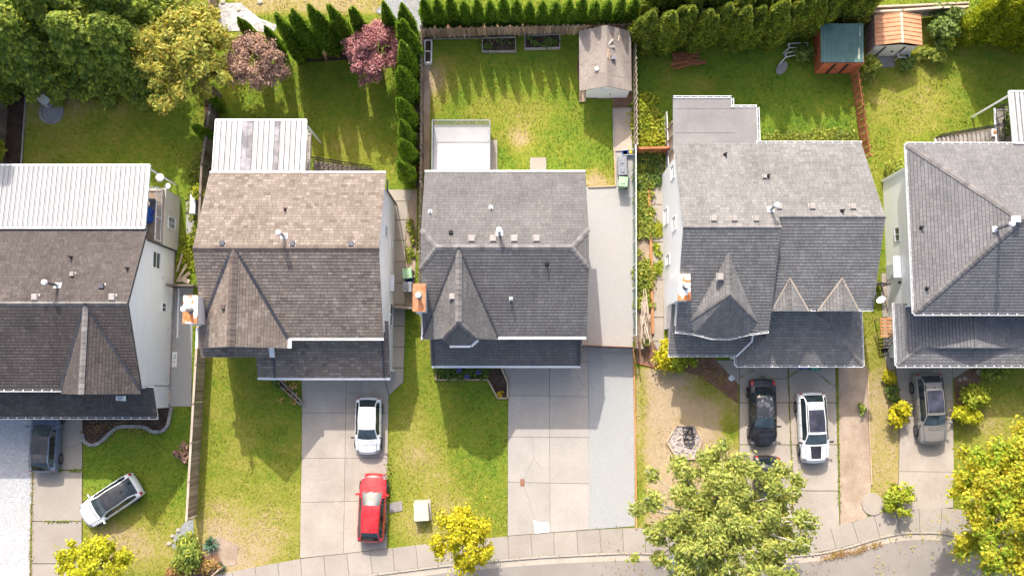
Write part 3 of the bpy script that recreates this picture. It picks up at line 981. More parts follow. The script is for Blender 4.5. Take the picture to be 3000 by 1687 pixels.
    for sx in (-1, 1):
        for fy in (.305, -.29):
            wh = inst('wheel', wm, root, (at[0] + sx * (w2 - .085), at[1] + fy * L, R))
            ri = inst('rim', rm, wh, wpos(wh) + Vector((sx * .115, 0, 0)))
        zb = prof[5][6] + .06
        mm = MB().hexa([(sx * w2 * .93, .19 * L, zb), (sx * (w2 + .2), .185 * L, zb + .02), (sx * (w2 + .19), .215 * L, zb + .02), (sx * w2 * .93, .215 * L, zb),
                        (sx * w2 * .93, .19 * L, zb + .07), (sx * (w2 + .19), .185 * L, zb + .14), (sx * (w2 + .17), .21 * L, zb + .13), (sx * w2 * .93, .205 * L, zb + .07)])
        put(bpy.data.objects.new('mirror', mm.mesh('mirror', mirror or body)), root, (at[0], at[1], 0))
        if rails:
            zr = prof[6][3] + .05; xr = prof[6][4] * w2
            q = MB().bar((sx * xr * .98, .05 * L, zr - .03), (sx * xr, -.1 * L, zr + .03), .04, .05).bar((sx * xr, -.1 * L, zr + .03), (sx * xr * .95, -.33 * L, zr - .04), .04, .05)
            put(bpy.data.objects.new('roof_rail', q.mesh('roof_rail', M['black'])), root, (at[0], at[1], 0))
    zr = prof[7][2]
    fin = MB().hexa([(-.02, -.30 * L, zr), (.02, -.30 * L, zr), (.02, -.26 * L, zr), (-.02, -.26 * L, zr), (-.01, -.30 * L, zr + .11), (.01, -.30 * L, zr + .11), (.01, -.28 * L, zr + .08), (-.01, -.28 * L, zr + .08)])
    put(bpy.data.objects.new('antenna', fin.mesh('antenna', M['black'])), root, (at[0], at[1], 0))
    yc = prof[4][0] * L + .16; zc = prof[4][2] + .03
    wp = MB().bar((-.05, yc, zc + .02), (-.62 * w2, yc - .12, zc + .1), .025, .025).bar((.5 * w2, yc - .02, zc + .02), (.0, yc - .05, zc + .09), .025, .025)
    put(bpy.data.objects.new('wiper', wp.mesh('wiper', M['black'])), root, (at[0], at[1], 0))
    root.location = (at[0], at[1], zoff)
    root.rotation_euler.z = heading - math.pi / 2
    return root
M['tyre'] = surf('tyre', (.018, .018, .018), (.03, .03, .03), 3, 20, .2, .85)
M['lamp_clear'] = surf('lamp_clear', (.16, .17, .18), (.34, .34, .35), 6, 20, .2, .15, .6)
M['lamp_red'] = surf('lamp_red', (.4, .012, .012), (.5, .02, .02), 6, 20, .2, .2, .6)
M['sunroof'] = glass('sunroof_glass', (.03, .03, .042))
# ============================================================ SETTING
def struct(o): o['kind'] = 'structure'; return o
PATCH = []       # every paved or bare area, so that grass keeps off it
def poly_px(pp, z=0.0): return [U2(x, y, z) for x, y in pp]
def patch(name, pp, mat, z0=-.05, z1=.01, struct_=True, parent=None, world_pts=False):
    w = pp if world_pts else poly_px(pp)
    PATCH.append(w)
    o = MB().prism(w, z0, z1).build(name, M[mat] if isinstance(mat, str) else mat, parent)
    if struct_ and parent is None: struct(o)
    return o
def inside(poly, X, Y):
    r = np.zeros(X.shape, bool); n = len(poly)
    for i in range(n):
        x0, y0 = poly[i]; x1, y1 = poly[(i + 1) % n]
        if y0 == y1: continue
        c = ((y0 > Y) != (y1 > Y)) & (X < (x1 - x0) * (Y - y0) / (y1 - y0) + x0)
        r ^= c
    return r

# ---- lawns: one sheet, dryness stored per vertex (colour of the turf itself)
def blob(X, Y, px, py, rx, ry, s):
    c = U(px, py); k = CAMH / FPX
    return s * np.exp(-(((X - c.x) / (rx * k)) ** 2 + ((Y - c.y) / (ry * k)) ** 2))
def pxbox(X, Y, x0, y0, x1, y1, soft=.35):
    a, b = U(x0, y1), U(x1, y0)
    a0 = U(x0, (y0 + y1) / 2).x; b0 = U(x1, (y0 + y1) / 2).x
    f = lambda d: np.clip(d / soft + .5, 0, 1)
    return f(X - a0) * f(b0 - X) * f(Y - a.y) * f(b.y - Y)
def dryness(X, Y):
    D = np.full(X.shape, .34)
    def setbox(x0, y0, x1, y1, v, soft=.35):
        nonlocal D
        k = pxbox(X, Y, x0, y0, x1, y1, soft); D = D * (1 - k) + v * k
    setbox(-400, -300, 590, 700, .3); setbox(600, -300, 1225, 700, .33); setbox(1235, 85, 1850, 560, .3)
    setbox(1862, 60, 2500, 440, .22); setbox(2540, 60, 3400, 520, .46)
    setbox(240, 1190, 560, 1750, .3); setbox(575, 950, 885, 1700, .43); setbox(1140, 880, 1490, 1620, .38)
    setbox(1860, 1075, 2166, 1560, .98); setbox(2545, 1050, 2640, 1520, .8); setbox(2525, 915, 2585, 1080, .6)
    setbox(2790, 1060, 3300, 1500, .42); setbox(690, -300, 1225, 42, .75)
    for b in ((400, 1610, 170, 70, .45), (330, 1540, 90, 60, .25), (720, 1560, 170, 90, .35), (640, 1380, 60, 200, .12), (620, 1330, 40, 120, -.1),
              (700, 1650, 80, 50, .4), (1265, 250, 45, 60, .55), (1290, 190, 60, 40, .3), (1525, 410, 45, 40, .5), (1510, 330, 120, 50, .18), (1560, 330, 60, 60, .1),
              (1430, 300, 60, 60, .1), (1745, 535, 70, 25, .5), (1740, 510, 25, 25, .3), (1270, 440, 15, 90, .35), (1330, 1500, 90, 120, .3), (1220, 1330, 60, 120, .3),
              (1200, 1540, 60, 50, .25), (1400, 1380, 70, 120, -.15), (1420, 1150, 90, 80, -.12), (1165, 1000, 40, 120, -.2), (2090, 1130, 60, 50, -.5), (2140, 1260, 25, 70, -.6),
              (1880, 1200, 18, 300, -.3), (1872, 1480, 20, 120, -.5), (2600, 1500, 60, 40, -.4), (2560, 960, 60, 70, -.1), (200, 350, 250, 180, .2), (120, 250, 160, 100, .4), (2700, 300, 120, 120, .1),
              (2900, 300, 120, 200, -.2), (2890, 1230, 90, 60, .3), (2720, 420, 150, 40, -.12), (1000, 430, 120, 60, .2), (1080, 470, 60, 40, .12), (2050, 250, 60, 50, .25), (1960, 220, 40, 60, .2), (640, 1000, 40, 60, .12),
              (820, 1200, 70, 120, -.12), (540, 1300, 30, 200, -.1), (300, 1350, 70, 60, -.12)):
        D = D + blob(X, Y, *b)
    D = D + .05 * np.sin((X * .45 + Y) * 5.2) * pxbox(X, Y, 2540, 120, 3400, 420, 1.0) + .035 * np.sin((X * .1 + Y) * 4.4) * pxbox(X, Y, 575, 950, 885, 1600, 1.0)
    return np.clip(D, 0, 1)
def lawn_mat():
    t = NT('turf')
    a = t.n('Attribute', attribute_name='dry').outputs['Fac']
    n1 = t.noise(.55, 5, .6); n2 = t.noise(3.2, 4, .7); n3 = t.noise(16, 3, .8)
    d = t.math('ADD', a, t.rng(n1, .3, .7, -.13, .13))
    d = t.math('ADD', d, t.rng(n2, .28, .72, -.16, .16))
    d = t.math('ADD', d, t.rng(n3, .25, .75, -.14, .14))
    ramp = t.n('ValToRGB'); el = ramp.color_ramp.elements
    cols = [(0.0, (.085, .155, .02)), (.22, (.14, .22, .023)), (.42, (.215, .24, .03)), (.62, (.295, .275, .058)), (.8, (.375, .295, .13)), (1.0, (.425, .325, .21))]
    while len(el) < len(cols): el.new(.5)
    for e, (p, c) in zip(el, cols): e.position = p; e.color = c + (1,)
    t.l(d, ramp.inputs[0])
    g = t.noise(30, 3, .85)
    col = t.mix(1.0, ramp.outputs[0], t.grey(t.rng(g, .22, .78, .68, 1.32)), 'MULTIPLY')
    t.bump(g, .5, .04)
    return t.done(col, .95, .1)
M['turf'] = lawn_mat()
gx, gy = np.linspace(-46, 46, 369), np.linspace(-21, 32, 213)
GX, GY = np.meshgrid(gx, gy)
V = np.stack([GX.ravel(), GY.ravel(), np.zeros(GX.size)], 1)
V[:, 2] = .012 * np.sin(V[:, 0] * 1.7) * np.sin(V[:, 1] * 1.3) - .02
nx_, ny_ = len(gx), len(gy)
ii = (np.arange(ny_ - 1)[:, None] * nx_ + np.arange(nx_ - 1)[None]).ravel()
F4 = np.stack([ii, ii + 1, ii + nx_ + 1, ii + nx_], 1)
edge_ = [U2(*q) for q in ((-600, 1740), (480, 1740), (659, 1690), (880, 1655), (1135, 1628), (1487, 1592), (1726, 1578), (1900, 1572), (2160, 1575), (2330, 1575), (2475, 1565), (2572, 1535), (2631, 1520), (2790, 1518), (2900, 1545), (3000, 1585), (3150, 1650), (3800, 1900))]
FC = V[F4].mean(1)
F4 = F4[FC[:, 1] > np.interp(FC[:, 0], [p[0] for p in edge_], [p[1] for p in edge_])]
me = bpy.data.meshes.new('lawn')
me.vertices.add(len(V)); me.vertices.foreach_set('co', V.astype(np.float32).ravel())
me.loops.add(F4.size); me.loops.foreach_set('vertex_index', F4.astype(np.int32).ravel())
me.polygons.add(len(F4)); me.polygons.foreach_set('loop_start', np.arange(0, F4.size, 4, dtype=np.int32))
me.update(calc_edges=True)
at = me.attributes.new('dry', 'FLOAT', 'POINT'); at.data.foreach_set('value', dryness(GX, GY).astype(np.float32).ravel())
me.materials.append(M['turf'])
struct(put(bpy.data.objects.new('lawn', me)))
g = MB().box(-450, 450, -450, 450, -.3, -.06).build('ground', surf('far_ground', (.09, .12, .03), (.17, .16, .06), .2, 4, .3, .95)); struct(g)

# ---- road, kerb, pavement
CURB = [(520, 1790), (640, 1755), (800, 1722), (1000, 1697), (1200, 1672), (1302, 1659), (1454, 1644), (1581, 1634), (1708, 1627), (1830, 1622), (1960, 1624), (2100, 1632), (2220, 1634), (2338, 1629), (2409, 1622), (2487, 1604), (2573, 1578), (2648, 1563), (2746, 1562), (2816, 1574), (2900, 1600), (3000, 1640), (3150, 1710)]
WALK = [(480, 1722), (659, 1677), (880, 1636), (1007, 1622), (1135, 1606), (1200, 1598), (1487, 1570), (1726, 1552), (1865, 1545), (2000, 1546), (2160, 1549), (2323, 1547), (2460, 1540), (2530, 1518), (2572, 1504), (2631, 1491), (2710, 1487), (2790, 1488), (2880, 1505), (3000, 1545), (3150, 1610)]
def dense(pl, step=.5):
    p = [Vector((*U2(*q), 0)) for q in pl]
    o = [p[0]]
    for i in range(len(p) - 1):
        for k in range(1, 9):
            r = crm([np.array(v) for v in p], i + k / 8)
            o.append(Vector(r))
    d = [0]
    for a, b in zip(o[:-1], o[1:]): d.append(d[-1] + (b - a).length)
    return o, np.array(d)
def along(od, s):
    o, d = od
    x = np.interp(s, d, [v.x for v in o]); y = np.interp(s, d, [v.y for v in o])
    return Vector((x, y, 0))
cu, wk = dense(CURB), dense(WALK)
tot = cu[1][-1]
N = 90
cs = [along(cu, tot * i / N) for i in range(N + 1)]
def nearest_walk(p, nrm):
    best = min(range(400), key=lambda i: (along(wk, wk[1][-1] * i / 399) - p).length)
    return along(wk, wk[1][-1] * best / 399)
def outn(i):
    a, b = cs[max(i - 1, 0)], cs[min(i + 1, N)]
    d = (b - a).normalized(); return Vector((d.y, -d.x, 0))   # towards the road
gut = [cs[i] + outn(i) * .42 for i in range(N + 1)]
road_poly = [(v.x, v.y) for v in gut] + [(60, -60), (-60, -60)]
PATCH.append(road_poly)
m = MB()
for i in range(N):
    a, b = gut[i], gut[i + 1]
    m.add([(a.x, a.y, -.055), (a.x, -70, -.055), (b.x, -70, -.055), (b.x, b.y, -.055)])
struct(m.build('road', M['asphalt']))
m = MB()
for i in range(N):
    m.add([(cs[i].x, cs[i].y, -.045), (gut[i].x, gut[i].y, -.05), (gut[i + 1].x, gut[i + 1].y, -.05), (cs[i + 1].x, cs[i + 1].y, -.045)])
struct(m.build('gutter_pan', M['kerb']))
PATCH.append([(v.x, v.y) for v in cs] + [(v.x, v.y) for v in gut[::-1]])
kb = struct(thing('kerb', None, None, (0, 0, 0)))
for i in range(0, N, 2):
    a, b, c = cs[i], cs[i + 1], cs[min(i + 2, N)]
    na, nc = outn(i) * .13, outn(min(i + 2, N)) * .13
    b2 = b - outn(i + 1) * .13
    q = [a - na, a, c, c - nc]
    gap = (c - a).normalized() * .015
    m = MB().prism([(v.x, v.y) for v in (a - na + gap, b2, c - nc - gap, c - gap, b, a + gap)], -.06, .035)
    m.build('kerb_block', M['kerb'], kb)
# pavement slabs between the kerb and the gardens
pv = MB()
WT = wk[1][-1]
K = int(WT / 1.48)
inner = [along(wk, WT * i / K) for i in range(K + 1)]
def cpt(p):
    best = min(range(N + 1), key=lambda i: (cs[i] - p).length)
    i = max(0, best - 1); j = min(N, best + 1)
    cand = [cs[i].lerp(cs[best], k / 6) for k in range(7)] + [cs[best].lerp(cs[j], k / 6) for k in range(7)]
    c = min(cand, key=lambda q: (q - p).length)
    return c + (p - c).normalized() * .14
outer = [cpt(p) for p in inner]
for i in range(K):
    pv.add([(inner[i].x, inner[i].y, .0), (outer[i].x, outer[i].y, .0), (outer[i + 1].x, outer[i + 1].y, .0), (inner[i + 1].x, inner[i + 1].y, .0)])
PATCH.append([(v.x, v.y) for v in inner] + [(v.x, v.y) for v in outer[::-1]])
pav = struct(pv.build('pavement', M['joint']))
for i in range(K):
    q = [inner[i], outer[i], outer[i + 1], inner[i + 1]]
    e = (inner[i + 1] - inner[i]).normalized() * .014; e2 = (outer[i + 1] - outer[i]).normalized() * .014
    MB().prism([(v.x, v.y) for v in (q[0] + e, q[1] + e2, q[2] - e2, q[3] - e)], -.03, .03).build('slab', M['concrete_tan'], pav)

# ---- concrete drives and paths: dark bed, one object per slab
def slabs(name, quads, mat, bed='joint', gap=.012, z1=.032):
    """quads: list of 4+-gons in survey pixels"""
    ws = [poly_px(q) for q in quads]
    m = MB()
    for w in ws:
        m.prism(w, -.05, .012); PATCH.append(w)
    d = struct(m.build(name, M[bed]))
    for w in ws:
        cx, cy = sum(p[0] for p in w) / len(w), sum(p[1] for p in w) / len(w)
        sh = []
        for (x, y) in w:
            dx, dy = x - cx, y - cy; l = math.hypot(dx, dy)
            k = max(0, 1 - gap * 1.4 / l); sh.append((cx + dx * k, cy + dy * k))
        MB().prism(sh, -.03, z1).build('slab', M[mat], d)
    return d
def grid_q(xs_top, xs_bot, ys):
    """slab quads for a drive whose joints run from xs_top (first y) to xs_bot (last y)"""
    q = []
    for a in range(len(ys) - 1):
        for i in range(len(xs_top) - 1):
            def X(k, y):
                f = (y - ys[0]) / (ys[-1] - ys[0]); return xs_top[k] + (xs_bot[k] - xs_top[k]) * f
            q.append([(X(i, ys[a]), ys[a]), (X(i + 1, ys[a]), ys[a]), (X(i + 1, ys[a + 1]), ys[a + 1]), (X(i, ys[a + 1]), ys[a + 1])])
    return q
patch('gravel_parking', [(-300, 1200), (92, 1200), (95, 1400), (88, 1560), (86, 1790), (-300, 1790)], 'gravel_white')
slabs('driveway', grid_q((100, 243), (90, 240), (1180, 1376, 1526, 1650, 1780)), 'concrete_tan', 'joint_weedy', .03)
slabs('driveway', [[(884, 1080), (1015, 1080), (1013, 1209), (885, 1209)], [(1015, 1080), (1120, 1080), (1139, 1158), (1138, 1209), (1013, 1209)],
                   [(885, 1209), (1013, 1209), (1011, 1341), (884, 1342)], [(1013, 1209), (1138, 1209), (1136, 1341), (1011, 1341)],
                   [(884, 1342), (1011, 1341), (1009, 1468), (881, 1471)], [(1011, 1341), (1136, 1341), (1135, 1466), (1009, 1468)],
                   [(881, 1471), (1009, 1468), (1006, 1621), (879, 1634)], [(1009, 1468), (1135, 1466), (1134, 1605), (1006, 1621)]], 'concrete_dull')
slabs('path', [[(1120, 1078), (1183, 1078), (1182, 1119), (1140, 1157)], [(1146, 1016), (1185, 1016), (1183, 1077), (1146, 1077)], [(1148, 955), (1186, 955), (1185, 1015), (1146, 1015)],
               [(1150, 893), (1187, 893), (1186, 954), (1148, 954)], [(1152, 830), (1188, 830), (1187, 892), (1150, 892)], [(1154, 767), (1188, 767), (1188, 829), (1152, 829)],
               [(1155, 705), (1188, 705), (1188, 766), (1154, 766)], [(1156, 645), (1190, 645), (1188, 704), (1155, 704)], [(1140, 590), (1200, 590), (1192, 644), (1156, 644)], [(1128, 556), (1213, 556), (1202, 589), (1136, 589)]], 'concrete_tan')
slabs('driveway', [[(1466, 1060), (1610, 1060), (1610, 1159), (1489, 1158), (1489, 1118)], [(1610, 1060), (1724, 1060), (1724, 1162), (1610, 1159)],
                   [(1489, 1158), (1610, 1159), (1610, 1280), (1488, 1279)], [(1610, 1159), (1724, 1162), (1725, 1281), (1610, 1280)],
                   [(1488, 1279), (1610, 1280), (1611, 1414), (1488, 1411)], [(1610, 1280), (1725, 1281), (1726, 1416), (1611, 1414)],
                   [(1488, 1411), (1611, 1414), (1612, 1559), (1487, 1569)], [(1611, 1414), (1726, 1416), (1726, 1550), (1612, 1559)],
                   [(1700, 960), (1724, 960), (1724, 1060), (1700, 1060)]], 'concrete')
patch('gravel_strip', [(1724, 1000), (1853, 1000), (1859, 1300), (1860, 1540), (1726, 1550)], 'gravel_blue', z1=.02)
patch('gravel_yard', [(1716, 548), (1803, 545), (1797, 440), (1855, 440), (1858, 700), (1858, 1000), (1720, 1000)], 'gravel_pale', z1=.02)
slabs('driveway', grid_q((2166, 2308, 2448), (2164, 2325, 2460), (1060, 1179, 1302, 1437, 1548)), 'concrete_dull', 'joint_weedy', .028)
slabs('path', [[(2098, 1055), (2166, 1055), (2166, 1128)], [(1912, 1000), (1945, 1000), (1957, 1070), (1935, 1040)], [(1911, 930), (1944, 930), (1945, 999), (1912, 999)], [(1908, 820), (1944, 820), (1944, 929), (1911, 929)],
               [(1906, 710), (1943, 710), (1944, 819), (1908, 819)], [(1905, 600), (1942, 600), (1943, 709), (1906, 709)], [(1903, 450), (1942, 450), (1942, 599), (1905, 599)]], 'concrete_tan')
patch('bare_strip', [(2456, 1070), (2540, 1070), (2553, 1420), (2540, 1515), (2462, 1540)], 'dirt', z1=.008)
slabs('driveway', [[(2622, 1062), (2790, 1062), (2792, 1175), (2636, 1172)], [(2636, 1172), (2792, 1175), (2794, 1382), (2633, 1380)], [(2633, 1380), (2794, 1382), (2792, 1487), (2630, 1491)], [(2790, 1062), (2870, 1062), (2791, 1110)]], 'concrete_dull')
slabs('path', [[(2589, 1040), (2630, 1040), (2622, 1085), (2604, 1085)], [(2587, 985), (2614, 985), (2616, 1039), (2589, 1039)], [(2585, 930), (2612, 930), (2614, 984), (2587, 984)], [(2582, 870), (2610, 870), (2612, 929), (2585, 929)], [(2582, 800), (2606, 800), (2609, 869), (2582, 869)]], 'concrete_tan')
# beds, soil, bark, gravel
patch('flower_bed', [(238, 1190), (462, 1170), (492, 1180), (500, 1192), (490, 1242), (470, 1260), (446, 1258), (422, 1246), (345, 1247), (300, 1288), (272, 1300), (248, 1290)], 'soil', z1=.05)
patch('gravel_side_yard', [(512, 838), (566, 838), (560, 1190), (500, 1190), (440, 1130), (500, 1125)], 'gravel_blue')
patch('gravel_patch', [(545, 590), (572, 590), (566, 700), (546, 690)], 'gravel_pale')
slabs('path', [[(440, 1128), (500, 1135), (506, 1170), (455, 1186)]], 'concrete_dull')
patch('garden_bed', [(-200, 150), (210, 160), (120, 235), (78, 290), (66, 490), (-200, 490)], 'soil')
patch('soil_strip', [(1190, 556), (1222, 556), (1220, 720), (1212, 900), (1188, 900), (1190, 640)], 'dirt')
patch('soil_strip', [(600, 280), (640, 280), (618, 520), (596, 520)], 'soil')
patch('soil_strip', [(1240, 105), (1262, 105), (1258, 505), (1236, 505)], 'dirt', z1=.004)
patch('soil_strip', [(1700, 95), (1850, 92), (1852, 300), (1830, 318), (1796, 318), (1795, 290), (1700, 288), (1690, 200)], 'bark', z1=.004)
patch('hedge_bed', [(860, 150), (1010, 130), (1025, 175), (870, 185)], 'soil')
patch('hedge_bed', [(1190, 120), (1228, 120), (1226, 550), (1196, 550)], 'bark', z1=.002)
patch('hedge_bed', [(1840, 90), (2560, 40), (2400, 90), (2250, 122), (2060, 140), (1870, 148)], 'soil')
patch('hedge_bed', [(1235, 62), (1850, 62), (1850, 86), (1235, 88)], 'bark')
patch('rock_bed', [(640, 10), (705, 10), (760, 55), (815, 75), (800, 95), (640, 90)], 'rock')
patch('rock_bed', [(1135, -5), (1235, -60), (1235, 95), (1180, 80), (1100, 35)], 'gravel_dark')
patch('bark_bed', [(1862, 1000), (1912, 1000), (1940, 1044), (1960, 1050), (2100, 1050), (2162, 1128), (2160, 1180), (2118, 1150), (2050, 1100), (1985, 1085), (1920, 1078), (1862, 1064)], 'bark')
patch('bark_bed', [(2795, 1108), (2870, 1066), (2960, 1066), (2900, 1100), (2850, 1130), (2830, 1190), (2800, 1180)], 'bark')
patch('weedy_soil', [(1866, 450), (1906, 450), (1911, 1000), (1868, 1000)], 'dirt', z1=.004)
patch('sand_pad', [(1796, 320), (1848, 318), (1850, 441), (1798, 442)], 'sand', z1=.03)
patch('concrete_pad', [(1553, 462), (1600, 462), (1601, 520), (1552, 520)], 'concrete_tan', z1=.04)
patch('concrete_pad', [(1436, 411), (1457, 411), (1457, 520), (1436, 520)], 'concrete_tan', z1=.04)
patch('concrete_pad', [(2567, 166), (2619, 166), (2620, 197), (2570, 198)], 'cover_grey', z1=.03)
patch('bare_soil', [(600, 1590), (640, 1568), (700, 1600), (690, 1655), (625, 1660)], 'dirt', z1=.0)
patch('flower_bed', [(500, 1650), (540, 1640), (640, 1620), (660, 1672), (560, 1700), (490, 1720)], 'bark', z1=.006)
patch('flower_bed', [(540, 1530), (566, 1520), (568, 1600), (545, 1625), (503, 1600), (512, 1565)], 'gravel_dark', z1=.006)
patch('bare_soil', [(2680, 18), (2830, 14), (2830, 24), (2560, 34), (2560, 22)], 'bark', z1=.004)
# ============================================================ HOUSES
def wall_box(m, x0, x1, y0, y1, z0, z1): m.box(x0, x1, y0, y1, z0, z1)
def gable_wall(m, x0, x1, prof):
    """extrude a y-z outline between x0 and x1"""
    n = len(prof); b = len(m.v)
    m.v += [(x0, y, z) for y, z in prof] + [(x1, y, z) for y, z in prof]
    m.f.append(tuple(b + n - 1 - i for i in range(n))); m.m.append(0)
    m.f.append(tuple(b + n + i for i in range(n))); m.m.append(0)
    for i in range(n):
        j = (i + 1) % n
        m.f.append((b + i, b + j, b + n + j, b + n + i)); m.m.append(0)
ZE, ZR = 5.0, 7.5

# ---------------- H1: taupe roof, far left
h1 = thing('house', 'taupe shingled house cut off by the left edge, with a long ribbed white patio cover', 'house', (-29, 5, 0), 'two-storey houses in a row')
xL, xR, yb, yr, yf = -37.0, -22.45, 9.72, 4.78, -.2
x0, xg, x1, yg = U(180, 1140, 5).x, -24.87, -22.45, -.48
m = MB()
gable_wall(m, -37, -22.52, [(0.05, 0), (8.97, 0), (8.97, 5.2), (4.78, 7.3), (.05, 5.0)])
wall_box(m, x0 + .25, x1 - .15, -.15, .06, 2.5, 4.95)
m.add([(x0 + .2, -.14, 4.9), (x1 - .2, -.14, 4.9), (xg, -.14, 7.3)])
m.build('wall', M['siding'], h1)
m = MB(); wall_box(m, -37, -22.3, 8.98, 12.6, 0, 2.62); wall_box(m, -37, -22.25, 8.98, 12.65, 2.62, 2.72)
ext = m.build('back_extension', M['siding_cream'], h1)
r = Roof(h1, M['shingle_taupe'])
r.face([(xL, yb, ZE), (xR, yb, ZE), (xR, yr, ZR), (xL, yr, ZR)])
r.face([(xL, yf, ZE), (xL, yr, ZR), (xg, yr, ZR), (x0, yf, ZE)])
r.face([(xg, yr, ZR), (xR, yr, ZR), (xR, yf, ZE)])
r.face([(xg, yr, ZR), (xg, yg, ZR), (x0, yg, ZE), (x0, yf, ZE)])
r.face([(xg, yr, ZR), (xR, yf, ZE), (x1, yg, ZE), (xg, yg, ZR)])
r.face([(xL, -.08, 3.85), (-22.1, -.08, 3.85), (-22.15, -1.92, 2.85), (xL, -1.92, 2.85)])
r1 = r.done()
ridge_caps(r1, (xL, yr, ZR), (xR, yr, ZR), M['cap_grey'])
ridge_caps(r1, (xg, yg, ZR), (xg, yr, ZR), M['cap_grey'], w=.34)
strip(h1, [(xg, yr, ZR), (x0, yf, ZE)], .16, M['flashing'])
strip(h1, [(xg, yr, ZR), (xR - .02, yf, ZE)], .16, M['flashing'])
gutter(h1, [(xL, yf, ZE - .05), (x0, yf, ZE - .05)], (0, -1, 0))
gutter(h1, [(xL, -1.92, 2.8), (-22.15, -1.92, 2.8)], (0, -1, 0))
strip(h1, [(-22.52 + .09, yb, ZE - .08), (-22.52 + .09, yr, ZR - .08), (-22.52 + .09, yf, ZE - .08)], .05, M['cap_dark'], 'fascia', 0, .2)
m = MB(); m.box(-37, -22.5, -1.4, -1.3, 0, 2.7); m.box(-37, -22.55, -1.3, .0, 0, 2.6)
m.build('garage_wall', M['siding'], h1)
# wall details on the east side
wall_window(h1, (-22.52, 7.9, 3.2), 1.1, 1.25, 1, 0, 'h')
wall_window(h1, (-22.52, 5.05, 1.6), .62, .75, 1, 0, 'v')
for (y, z) in ((6.9, 2.0), (3.7, .9)):
    MB().box(-22.52, -22.44, y - .1, y + .1, z - .1, z + .1).build('wall_vent', M['siding_grey'], h1)
m = MB(); m.bar((-22.4, 8.92, .15), (-22.4, 8.92, 4.9), .09, .09, up=(1, 0, 0)); m.build('downpipe', M['flashing'], h1)
m = MB(); m.box(-22.53, -22.47, .05, 8.97, 0, .22); m.build('plinth', M['timber_grey'], h1)
wall_window(ext, (-22.3, 10.6, 1.45), .8, 1.2, 1, 0, 'v')
# deck over the extension
m = MB()
for k in range(11): pass
dk = m.box(-27, -22.3, 9.05, 12.55, 2.72, 2.78).build('deck', M['deck_wood'], h1)
railing(dk, [(-22.42, 9.15), (-22.42, 12.5), (-27, 12.5)], 2.78, 1.0, 'white', .12)
ribbed_cover(h1, -37, -22.5, 9.62, 13.65, 5.25, 4.85, .3, M['cover'])
roof_slope = -(ZR - ZE) / (yb - yr); rsf = (ZR - ZE) / (yr - yf)
def on_back(px, py, yb_, zr=(ZE, ZR), yr_=None):
    return None
def back_plane(yb_, yr_, ze=ZE, zr=ZR):
    b = (zr - ze) / (yr_ - yb_); return (ze - b * yb_, b)
PB1 = back_plane(yb, yr); PF1 = back_plane(yf, yr)
for px, py in ((105, 871), (331, 871)): roof_vent(h1, UP(px, py, PB1), PB1[1], .4)
roof_vent(h1, UP(214, 804, PB1), PB1[1], .28)
roof_vent(h1, UP(300, 838, PB1), PB1[1], .34, 'metal')
for px, py in ((210, 754), (375, 787)): stack_pipe(h1, UP(px, py, PB1), .4, .05, 'black', PB1[1])
flue(h1, UP(170, 836, PB1), 1.55, .085, PB1[1])
q = UP(357, 1166, (3.85 + .08 * .543, .543))
pp = thing('paper_notice', 'crumpled white printed sheet lying on the porch shingles of the leftmost house', 'paper', q + Vector((0, 0, .06)))
m = MB(); m.hexa([(-.34, -.14, 0), (.3, -.17, -.0), (.33, .15, .14), (-.28, .14, .14), (-.34, -.14, .02), (.3, -.17, .02), (.33, .15, .17), (-.28, .14, .16)])
m.build('sheet', M['white_patch'], pp, q + Vector((0, 0, .06)))
m = MB()
for k in range(4): m.box(-.22, .2 - .05 * k, .08 - .06 * k, .1 - .06 * k, .09 + .075 - .033 * k, .1 + .078 - .033 * k)
m.build('print', M['bin_grey'], pp, q + Vector((0, 0, .06)))

# ---------------- H2: tan roof
h2 = thing('house', 'mottled tan shingled house with a front cross gable, second from the left', 'house', (-13, 6, 0), 'two-storey houses in a row')
xL, xR, yb, yr, yf = -18.72, -7.8, 13.16, 8.03, 2.9
xg, x1, x0, yg = -16.35, -13.63, -19.07, 2.28
m = MB()
gable_wall(m, -18.55, -7.86, [(3.3, 0), (12.15, 0), (12.15, 5.1), (8.03, 7.3), (3.3, 4.95)])
wall_box(m, -18.9, x1 - .15, 2.55, 3.32, 0, 5.0)
m.add([(x0 + .2, 2.56, 4.95), (x1 - .2, 2.56, 4.95), (xg, 2.56, 7.3)])
m.build('wall', M['siding'], h2)
m = MB(); wall_box(m, -14.75, -7.87, .95, 3.28, 0, 2.9); m.build('garage_wall', M['siding'], h2)
r = Roof(h2, M['shingle_tan'], w=.31, h=.205)
r.face([(xL, yb, ZE), (xR, yb, ZE), (xR, yr, ZR), (xL, yr, ZR)])
r.face([(xL, yr, ZR), (xg, yr, ZR), (xL, 3.62, 5.35)])
r.face([(xg, yr, ZR), (xR, yr, ZR), (xR, yf, ZE), (x1, yf, ZE)])
gs = (ZR - ZE) / (xg - x0)
zL = ZE + (xL - x0) * gs
r.face([(xg, yr, ZR), (xg, yg, ZR), (x0, yg, ZE), (x0, 3.55, ZE), (xL, 3.62, zL)])
r.face([(xg, yr, ZR), (x1, yf, ZE), (x1, yg, ZE), (xg, yg, ZR)])
r.face([(-19.22, 2.55, 4.35), (-14.95, 2.55, 4.35), (-14.95, 1.76, 3.95), (-19.22, 1.76, 3.95)])
r.face([(-14.85, 3.25, 4.02), (-8.02, 3.25, 4.02), (-8.02, .52, 2.8), (-14.85, .52, 2.8)])
r.face([(-16.0, 2.6, 3.62), (-14.9, 2.6, 3.62), (-14.9, .55, 2.72), (-16.0, .55, 2.72)])
r.face([(-8.05, 4.0, 4.25), (-7.62, 4.0, 4.25), (-7.66, .55, 2.72), (-8.05, .55, 2.72)])
